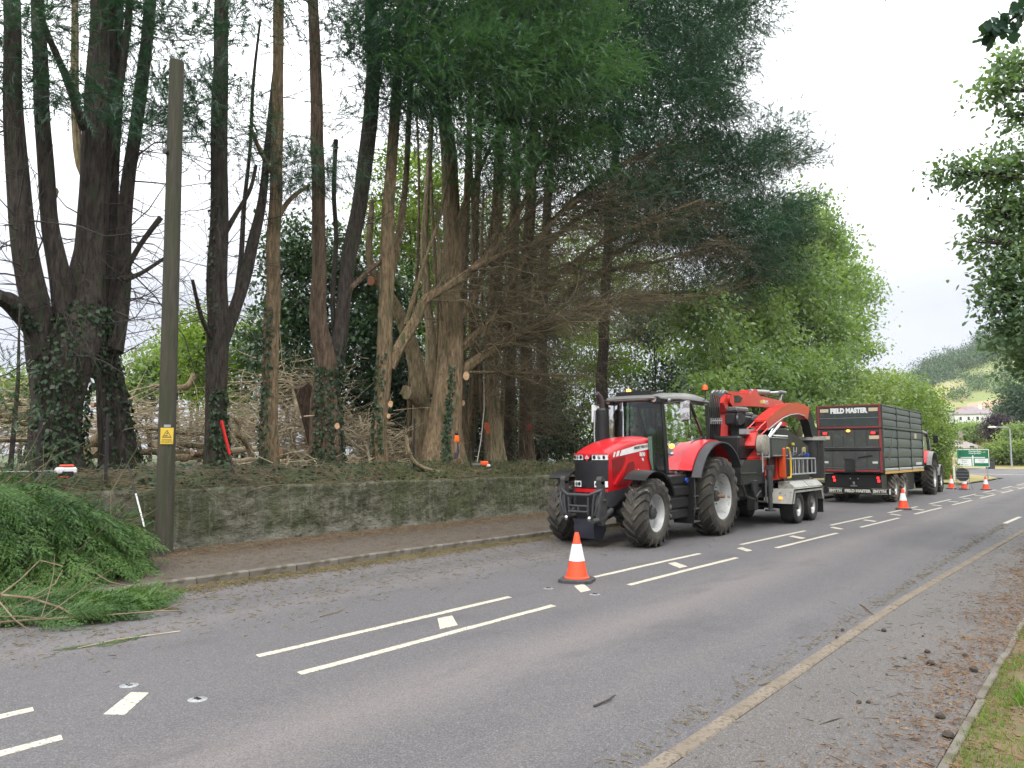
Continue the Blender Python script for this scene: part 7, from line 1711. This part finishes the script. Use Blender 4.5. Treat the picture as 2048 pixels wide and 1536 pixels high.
# temporary sign seen from behind, in a folding frame
q = atZ(1928, 983); q.x, q.y = 49.4, 6.85
o = empty('temporary_road_sign', q, R(-18), 'round temporary road sign seen from its dark back on a folding metal frame', 'road sign')
MB().lathe([(0, -.006), (.375, -.006), (.375, .006), (0, .006)], (0, 0, .86), 'x', 32).build('sign_plate', mat('dark sign back', (.045, .05, .055), (.07, .075, .08), rough=.6), o)
for z in (1.05, .88, .70): MB().box(-.03, -.01, -.34, .34, z - .012, z + .012, .003).build('back_rail', M_frame, o)
g = MB()
for s in (1, -1):
    g.tube([(.0, s * .36, 1.16), (-.02, s * .36, .5)], .016, 6); g.tube([(0, s * .34, .55), (-.34, s * .40, 0)], .014, 6); g.tube([(0, s * .34, .55), (.30, s * .38, 0)], .014, 6)
g.tube([(-.22, -.38, .2), (-.22, .38, .2)], .012, 6); g.tube([(0, -.36, .5), (0, .36, .5)], .014, 6); g.build('folding_frame', M_frame, o)
# direction sign
M_sgreen = mat('sign green', (.005, .17, .085), (.006, .15, .075), rough=.45)
M_swhite = mat('sign white', (.78, .80, .80), rough=.45); M_sblue = mat('sign grey text', (.12, .14, .18), rough=.5)
q = Vector((70.0, 8.95, 0)); az = math.atan2(-q.y, -q.x) + .1
o = empty('direction_sign', q, az, 'large green and white direction sign on posts at the junction', 'road sign')
for s in (.95, -.95): MB().box(-.08, -.01, s - .04, s + .04, -.05, 2.3, .01).build('sign_post', M_frame, o)
sw, z0, z1 = 1.10, 1.00, 2.36
MB().box(0, .03, -sw, sw, z0, z1, .01).build('sign_panel', M_swhite, o)
MB().box(.03, .034, -sw + .04, sw - .04, z0 + .04, z1 - .04, .001).build('green_field', M_sgreen, o)
MB().prism([(-sw + .06, z0 + .06), (-.10, z0 + .06), (-.10, z0 + .64), (-sw + .06, z0 + .64)], .0345, .037, 'x').build('white_inset', M_swhite, o)
MB().prism([(.12, z0 + .30), (sw - .08, z0 + .30), (sw - .08, z0 + .64), (.12, z0 + .64)], .0345, .037, 'x').build('white_inset', M_swhite, o)
MB().prism([(-.045, z0 + .07), (.045, z0 + .07), (.045, z0 + .84), (.0, z0 + .93), (-.045, z0 + .84)], .0345, .038, 'x').prism([(-.82, z0 + .70), (.82, z0 + .70), (.82, z0 + .76), (-.82, z0 + .76)], .0345, .0375, 'x').build('route_lines', M_swhite, o)
RZ = (R(90), 0, R(90))
text('Carmarthen', .17, M_swhite, o, (.037, .15, z1 - .14), RZ, offset=.004); text('Caerfyrddin', .17, M_swhite, o, (.037, .15, z1 - .30), RZ, offset=.004)
text('A 40', .15, M_yel, o, (.037, -.0 + .72, z1 - .22), RZ, offset=.003)
text('Llandeilo', .13, M_sblue, o, (.039, .6, z0 + .53), RZ); text('A 483', .13, M_sblue, o, (.039, .6, z0 + .38), RZ)
text('Abergwili', .12, M_sblue, o, (.039, -.6, z0 + .52), RZ); text('B 4300', .12, M_sblue, o, (.039, -.6, z0 + .34), RZ); text('Town centre', .11, M_sblue, o, (.039, -.6, z0 + .16), RZ)
# white boundary signs by the bush
q = Vector((66, 9.7, 0)); o = empty('verge_marker', q, 0, 'white verge marker post leaning out of the bush left of the direction sign', 'marker post')
MB().box(-.03, .03, -.06, .06, -.05, 1.75, .01).build('marker_post_shaft', M_white, o); MB().box(-.035, -.03, -.05, .05, 1.2, 1.6, .002).build('marker_panel', M_plate, o)
# street lamp
q = Vector((127, 11.6, .6)); o = empty('street_lamp', q, 0, 'pale grey street lamp with a short arm at the far bend', 'street lamp')
H_ = 5.1
MB().tube([q + Vector((0, 0, -.6)), q + Vector((0, 0, 1.2)), q + Vector((0, 0, H_ - .2)), q + Vector((-.15, .25, H_)), q + Vector((-.6, 1.5, H_ + .05))], [.12, .10, .075, .065, .05], 10).build('lamp_column', M_frame, o, org=q)
MB().ball(q + Vector((-.75, 2.0, H_ + .03)), (.3, .55, .13)).build('lamp_head', M_white, o, org=q)

# ------------------------------------------------------------------ far ground: verge, crossing road, bank, hillside
M_drygrass = mat('dry verge grass', (.24, .22, .07), (.32, .25, .10), rough=.95, scale=.8, bump=.3, bscale=10)
M_field = mat('pasture', (.15, .21, .06), (.24, .24, .08), rough=.95, scale=.02, bump=.1)
M_field2 = mat('dry pasture', (.30, .26, .12), (.22, .24, .08), rough=.95, scale=.03)
M_field3 = mat('stubble field', (.42, .27, .16), (.36, .24, .14), rough=.95, scale=.05)
g = MB(); pts = [(60.5, 9.85), (66, 9.8), (74, 9.9), (80, 11.5), (86, 14.0), (92, 18), (88, 24), (60, 24)]
g.prism([(x, y + road_dy(x)) for x, y in pts], .02, .06, 'z'); vg = g.build('verge_ground', M_drygrass, kind='structure')
strip('junction_road', list(np.arange(76, 124, 4)), -14, 30, -.012, M_road, kind='structure').name = 'crossing_road'
def az_of(px): d = ray(px, HORIZON); return math.atan2(d[1], d[0])
def hill_py(px):
    xs_ = [1300, 1600, 1790, 1821, 1846, 1880, 1930, 1954, 1989, 2048, 2200, 2500, 2900, 3400]; ys2 = [890, 870, 800, 772, 742, 723, 712, 700, 680, 660, 630, 600, 640, 760]
    return float(np.interp(px, xs_, ys2))
def hill_z(px, d):
    """ground height at the direction of column px and distance d"""
    ds = [118, 128, 134, 150, 200, 290, 400, 600]
    top = hill_py(px) + 8
    pys = [942, 937, 926, 900, 868, 838, 838 + (top - 838) * .55, top]
    py = float(np.interp(d, ds, pys))
    f = math.hypot(1, (px - 1024) / FPX)
    z = HC + (HORIZON - py) / FPX * d / f
    return max(z, -.06)
pxs = np.arange(1560, 3400, 20); ds = np.concatenate([np.arange(118, 160, 6), np.arange(160, 620, 14), np.array([640, 700, 800])])
V = []; F = []; fm = []
for px in pxs:
    a = az_of(px)
    for d in ds:
        z = hill_z(px, min(d, 600)) - max(0, d - 600) * .25
        V.append((d * math.cos(a), d * math.sin(a), z + (.8 * noise.noise(Vector((px * .01, d * .02, 0))) if d > 160 else 0)))
nd = len(ds)
for i in range(len(pxs) - 1):
    for j in range(nd - 1):
        a = i * nd + j; F.append((a, a + nd, a + nd + 1, a + 1)); px, d = pxs[i], ds[j]
        u = d + (px - 1900) * .25
        pyv = HORIZON - (hill_z(px, d) - HC) * FPX * math.hypot(1, (px - 1024) / FPX) / d
        fm.append(3 if d < 137 else (2 if (px > 1925 and 797 + (2040 - px) * .12 < pyv < 822 + (2040 - px) * .1) else (1 if (px < 1940 and 760 < pyv < 815) else 0)))
np_mesh('hillside', V, F, [M_field, M_field2, M_field3, M_drygrass], fm=fm, smooth=True, kind='structure')
def hill_pt(px, py):
    """where the sight line through a pixel meets the hillside"""
    a = az_of(px); f = math.hypot(1, (px - 1024) / FPX)
    for d in np.arange(130, 600, 2):
        z = HC + (HORIZON - py) / FPX * d / f
        if hill_z(px, d) >= z: return Vector((d * math.cos(a), d * math.sin(a), hill_z(px, d))), d
    return Vector((600 * math.cos(a), 600 * math.sin(a), hill_z(px, 600))), 600.0
# wood along the ridge: one mass
g = np.random.default_rng(61); blobs = []
for px in np.arange(1800, 2120, 7):
    yt = hill_py(px)
    low = np.interp(px, [1800, 1852, 1887, 1934, 1973, 2000, 2060, 2200], [800, 783, 770, 750, 732, 722, 712, 700])
    for py in np.arange(yt + 9, low, 8):
        p, d = hill_pt(px + g.uniform(-4, 4), py + g.uniform(-2, 2)); r = g.uniform(3.4, 5.6) * d / 480
        blobs.append(((p.x, p.y, p.z + r * .7), (r, r, r * 1.05), 1))
leaf_mass('hill_wood', blobs, 46000, 1.2, M_hill, seed=61, shell=.7, kind='stuff', label='dense hazy green wood covering the ridge of the hill', cat='woodland', org=(400, 60, 40))
blobs = []
for (px0, px1, py0, py1, k) in ((1946, 2040, 756, 786, 26), (1898, 1934, 792, 803, 7), (1985, 2060, 744, 756, 12), (1935, 1952, 760, 770, 3), (1975, 2070, 822, 840, 12)):
    for _ in range(k):
        p, d = hill_pt(g.uniform(px0, px1), g.uniform(py0, py1)); r = g.uniform(2.0, 3.6) * d / 400; blobs.append(((p.x, p.y, p.z + r * .6), (r, r, r), 1))
leaf_mass('hill_hedges', blobs, 9000, .8, M_hill, seed=62, shell=.7, kind='stuff', label='hedges and scrub dividing the hillside fields', cat='hedges', org=(300, 50, 20))
# houses
M_render = mat('white house render', (.72, .72, .70), (.62, .62, .6), rough=.8, scale=.5)
M_slate = mat('purple grey slate', (.19, .155, .165), (.26, .21, .21), rough=.7, scale=1.5, c3=(.30, .12, .08), s3=.6, t3=.66)
M_tile = mat('weathered roof tile', (.25, .22, .20), (.33, .28, .25), rough=.8, scale=2)
M_brick = mat('orange brick', (.42, .20, .11), (.5, .27, .16), rough=.9, scale=2)
M_pane = mat('dark window pane', (.05, .055, .06), rough=.15)
def house(px, py, d, w_, dp, h_, rh, wall, roof, label, wins, face=0.0, hip=.25, extra=None):
    a = az_of(px); f = math.hypot(1, (px - 1024) / FPX); base = Vector((d * math.cos(a), d * math.sin(a), HC + (HORIZON - py) / FPX * d / f))
    o = empty('house', base, a + math.pi + face, label, 'house')          # local +x faces the camera
    MB().box(-dp, 0, -w_ / 2, w_ / 2, -3, h_, .01).build('wall', wall, o)
    e_ = .35
    vs = [(e_, -w_ / 2 - e_, h_), (e_, w_ / 2 + e_, h_), (-dp - e_, w_ / 2 + e_, h_), (-dp - e_, -w_ / 2 - e_, h_), (-dp / 2, -w_ / 2 + w_ * hip, h_ + rh), (-dp / 2, w_ / 2 - w_ * hip, h_ + rh)]
    rf = MB().add(vs, [(0, 1, 5, 4), (2, 3, 4, 5), (1, 2, 5), (3, 0, 4), (3, 2, 1, 0)]).build('roof', roof, o, smooth=None)
    for (y, z, ww, hh) in wins:
        wn = MB().box(0, .05, y - ww / 2, y + ww / 2, z, z + hh, .01).build('window', M_white, o)
        MB().box(.05, .07, y - ww / 2 + .08, y + ww / 2 - .08, z + .08, z + hh - .08, .005).build('pane', M_pane, wn)
    for (cx, cy, cw, ch, m) in (extra or []):
        MB().box(cx - cw / 2, cx + cw / 2, cy - cw / 2, cy + cw / 2, h_, h_ + ch, .02).build('chimney', m, rf)
    return o
house(1947, 862, 205, 6.6, 7, 3.9, 1.9, M_render, M_slate, 'white rendered house with a purple slate roof on the slope above the junction', [(-2.2, 2.4, .6, .9), (-.6, 2.4, .6, .9), (1.2, 2.4, .7, .9), (-1.6, .7, .7, 1.0), (1.4, .6, .8, 1.0)], .2, .3, [(-3, -1.9, 1.0, 1.7, M_brick)])
house(1974, 852, 226, 3.0, 5, 3.2, 1.3, M_render, M_slate, 'small white wing with a tall white chimney right of the white rendered house', [(0, 1.8, .6, .8)], .1, .2, [(-2, -.8, .8, 2.4, M_render)])
house(1944, 912, 152, 5.6, 8, 1.3, 1.5, M_render, M_tile, 'low bungalow roof directly above the direction sign', [(0, .8, 1.2, 1.0)], .9, .0, [(-2, 0, .5, 3.0, M_tile)])
house(1992, 898, 165, 6, 6, 1.5, 1.6, M_brick, M_tile, 'small brick building with a pale roof below the copper beech', [(-1.5, .2, .8, .8)], .3, .1)
# garden trees, hedge
def fleafy(name, label, cat, px, py, d, wpx, hpx, n, size, m, grp=None, seed=0, k=5):
    a = az_of(px); f = math.hypot(1, (px - 1024) / FPX); kk = d / f / FPX
    base = Vector((d * math.cos(a), d * math.sin(a), HC + (HORIZON - py) * kk)); g = np.random.default_rng(seed)
    o = empty(name, base, 0, label, cat, grp); W, H = wpx * kk, hpx * kk; side = Vector((math.sin(a), -math.cos(a), 0)); blobs = []
    for i in range(k):
        t = (i + .5) / k - .5; c = base + side * W * t * .62 + Vector((0, 0, H * (.5 + .12 * math.cos(t * 3)))); blobs.append(((c.x, c.y, c.z), (W / k * 1.1 + .3, W / k * 1.1 + .3, H * .46), 1))
    MB().tube([base - Vector((0, 0, .5)), base + Vector((0, 0, H * .3)), base + Vector((0, 0, H * .7))], [W * .03 + .08, W * .025 + .05, .05], 8).build('trunk' if cat == 'tree' else 'stems', M_bark, o, org=base)
    leaf_mass('crown' if cat == 'tree' else 'foliage', blobs, n, size, m, o, base, seed, shell=.6)
    return o
fleafy('copper_beech', 'round dark purple copper beech behind the street lamp', 'tree', 2003, 888, 150, 46, 56, 12000, .28, M_beech, seed=71, k=3)
fleafy('garden_hedge', 'long bright green hedge on the bank right of the direction sign', 'hedge', 2030, 929, 133, 120, 38, 15000, .38, M_shrub, seed=72, k=9)
fleafy('garden_tree', 'green garden tree between the white house and the copper beech', 'tree', 1950, 882, 160, 60, 26, 6000, .45, M_far, seed=73, k=5)
fleafy('garden_tree', 'yellow-green bush above the hedge at the right edge', 'tree', 2044, 905, 140, 40, 50, 6000, .42, M_far, seed=74, k=3)
fleafy('garden_tree', 'dark green tree at the right edge behind the copper beech', 'tree', 2046, 880, 180, 50, 110, 7000, .6, M_hill, seed=75, k=3)
fleafy('garden_tree', 'low green bush under the white house', 'tree', 1925, 876, 175, 50, 22, 5000, .5, M_shrub, seed=76, k=4)
q = Vector((122, 13.6, .0)); o = empty('utility_box', q, 0, 'small dark grey box on the far grass bank', 'utility box')
MB().box(-.4, .4, -.5, .5, -.2, 1.1, .05).build('cabinet', M_dgrey, o); MB().box(-.45, .45, -.55, .55, 1.1, 1.2, .03).build('lid', M_black, o)

# ------------------------------------------------------------------ oak overhanging from the right
OK = Vector((15.6, -1.9, 0)); o = empty('oak_tree', OK, 0, 'oak tree reaching in from the right edge against the sky', 'tree')
OL = lobed()
def ob(px, py, rx, ry, Y): return pblob(px, py, rx, ry, Y)
def obx(px, py, rx, ry, F_):
    d = ray(px, py); f = d[0] * math.cos(YAW) + d[1] * math.sin(YAW); c = Vector((0, 0, HC)) + Vector(d) * (F_ / f); k = 1 / pxm(c)
    return ((c.x, c.y, c.z), (rx * k, rx * k, ry * k), rx * ry)
obl = [obx(2030, 130, 50, 34, 13), obx(2000, 180, 60, 20, 13), obx(2040, 230, 50, 26, 13), obx(1960, 345, 60, 26, 13), obx(1900, 345, 30, 24, 13), obx(2020, 330, 50, 50, 13), obx(1985, 420, 50, 30, 13), obx(2040, 420, 60, 60, 13), obx(1955, 480, 34, 22, 13),
       obx(2020, 520, 60, 50, 13), obx(1990, 590, 46, 36, 13), obx(2050, 600, 60, 60, 13), obx(2020, 660, 50, 40, 13), obx(2050, 710, 50, 50, 13.5), obx(2120, 500, 90, 160, 14), obx(2130, 300, 90, 120, 14), obx(2120, 690, 80, 70, 14), obx(2160, 120, 90, 90, 14)]
leaf_mass('crown', obl, 21000, .105, M_oak, o, OK, seed=81, cluster=8, tmpl=(np.array([(0, 0, 0), (.35, .24, .03), (.75, .27, .02), (1, 0, -.04), (.75, -.25, .02), (.35, -.22, .03)]), np.array([(0, 1, 2, 3), (0, 3, 4, 5)])), shell=.1)
mb = MB(); mb.tube([OK - Vector((0, 0, .2)), OK + Vector((0, 0, 2)), OK + Vector((.2, .2, 4)), OK + Vector((.3, .2, 7)), OK + Vector((0, .4, 10))], [.34, .28, .25, .2, .1], 14)
mb.build('trunk', M_barkb, o, org=OK)
mb = MB(); g = random.Random(4)
for b_ in obl:
    c = Vector(b_[0]); s_ = OK + Vector((.2, .2, max(3.2, c.z - 1.6))); m_ = s_.lerp(c, .6) + Vector((0, 0, .25)); mb.tube([s_, s_.lerp(m_, .5) + Vector((0, 0, .15)), m_, c], [.06, .045, .028, .01], 7)
    for _ in range(7):
        e_ = c + Vector((g.uniform(-1, 1) * b_[1][0], g.uniform(-1, 1) * b_[1][1], g.uniform(-1, 1) * b_[1][2])); mb.tube([m_.lerp(c, .5), c.lerp(e_, .4) + Vector((0, 0, .05)), e_], [.014, .008, .003], 5)
mb.build('branches', M_bark, o, org=OK)
# the rest of the roadside row on the camera's side, beyond the right edge of the frame
for i_, (x_, y_, h_) in enumerate([(24, -5.5, 9), (33, -6.5, 11), (43, -8, 12), (55, -9, 12), (70, -11, 13)]):
    q = Vector((x_, y_, 0)); o = empty('oak_tree', q, 0, 'roadside oak in the row beyond the right edge of the picture', 'tree', 'roadside oaks in a row on the right')
    gg = np.random.default_rng(200 + i_); bl = [((x_ + gg.uniform(-3, 3), y_ + gg.uniform(-2, 2), gg.uniform(3.0, h_)), (2.4, 2.0, 1.9), 1) for _ in range(9)]
    MB().tube([q - Vector((0, 0, .2)), q + Vector((0, 0, 3)), q + Vector((.2, .1, h_ * .8))], [.35, .28, .1], 10).build('trunk', M_barkb, o, org=q)
    leaf_mass('crown', bl, 6000, .42, M_decid, o, q, 200 + i_, shell=.5)
# a nearer spray of oak leaves in the top right corner
def near_sprig(pts, label, F_, n, size, seed):
    C = []
    for px, py in pts:
        d = ray(px, py); f = d[0] * math.cos(YAW) + d[1] * math.sin(YAW); C.append(Vector((0, 0, HC)) + Vector(d) * (F_ / f))
    o = empty('oak_twig', C[0], 0, label, 'twig'); MB().tube(C, [.012 - .0025 * i for i in range(len(C))], 6).build('stem', M_bark, o, org=C[0])
    g = np.random.default_rng(seed); P = []
    for i in range(n):
        t = g.uniform(0.1, 1) * (len(C) - 1); k = int(min(t, len(C) - 2)); P.append(np.array(C[k].lerp(C[k + 1], t - k)) + g.normal(size=3) * .012)
    OF = lobed(True); P = np.array(P); V, F = place(OF[0], OF[1], P, g.normal(size=(n, 3)) + np.array([[-.5, .6, -.4]]), g.normal(size=(n, 3)) + np.array([[-.6, -.6, .3]]), g.uniform(.7, 1.15, n) * size)
    np_mesh('leaves', V, F, M_oakn, o, org=C[0])
near_sprig([(2110, -40), (2060, 10), (2015, 45), (1985, 72)], 'large dark oak leaves hanging into the top right corner', 3.6, 46, .10, 5)
near_sprig([(1775, -40), (1768, -16), (1760, -2)], 'tiny leaf tip at the top edge above the gap of sky', 3.6, 5, .05, 6)
# ------------------------------------------------------------------ light haze in the air
hm = bpy.data.materials.new('haze air'); hm.use_nodes = True; hn = hm.node_tree; hn.nodes.clear()
ho = hn.nodes.new('ShaderNodeOutputMaterial'); hv = hn.nodes.new('ShaderNodeVolumePrincipled')
hv.inputs['Color'].default_value = (.93, .95, 1, 1); hv.inputs['Density'].default_value = HAZE; hv.inputs['Anisotropy'].default_value = .35
hn.links.new(hv.outputs[0], ho.inputs['Volume'])
MB().box(-1600, 2700, -2100, 2100, -2, 230, 0).build('haze', hm, kind='stuff', smooth=None, label='thin pale summer haze over the whole valley', cat='haze')
# lettering becomes plain mesh so that every word is an object of its own
bpy.context.view_layer.update(); dg = bpy.context.evaluated_depsgraph_get()
for t in [o_ for o_ in bpy.data.objects if o_.type == 'FONT']:
    me = bpy.data.meshes.new_from_object(t.evaluated_get(dg)); me.name = 'lettering'
    n_ = bpy.data.objects.new('lettering', me); COL.objects.link(n_); n_.parent = t.parent; n_.location = t.location; n_.rotation_euler = t.rotation_euler; n_.scale = t.scale
    bpy.data.objects.remove(t)
print('verts', sum(len(o.data.vertices) for o in bpy.data.objects if o.type == 'MESH'), 'tris', sum(sum(len(p.vertices) - 2 for p in o.data.polygons) if len(o.data.polygons) < 3000 else len(o.data.polygons) * (len(o.data.polygons[0].vertices) - 2) for o in bpy.data.objects if o.type == 'MESH'))
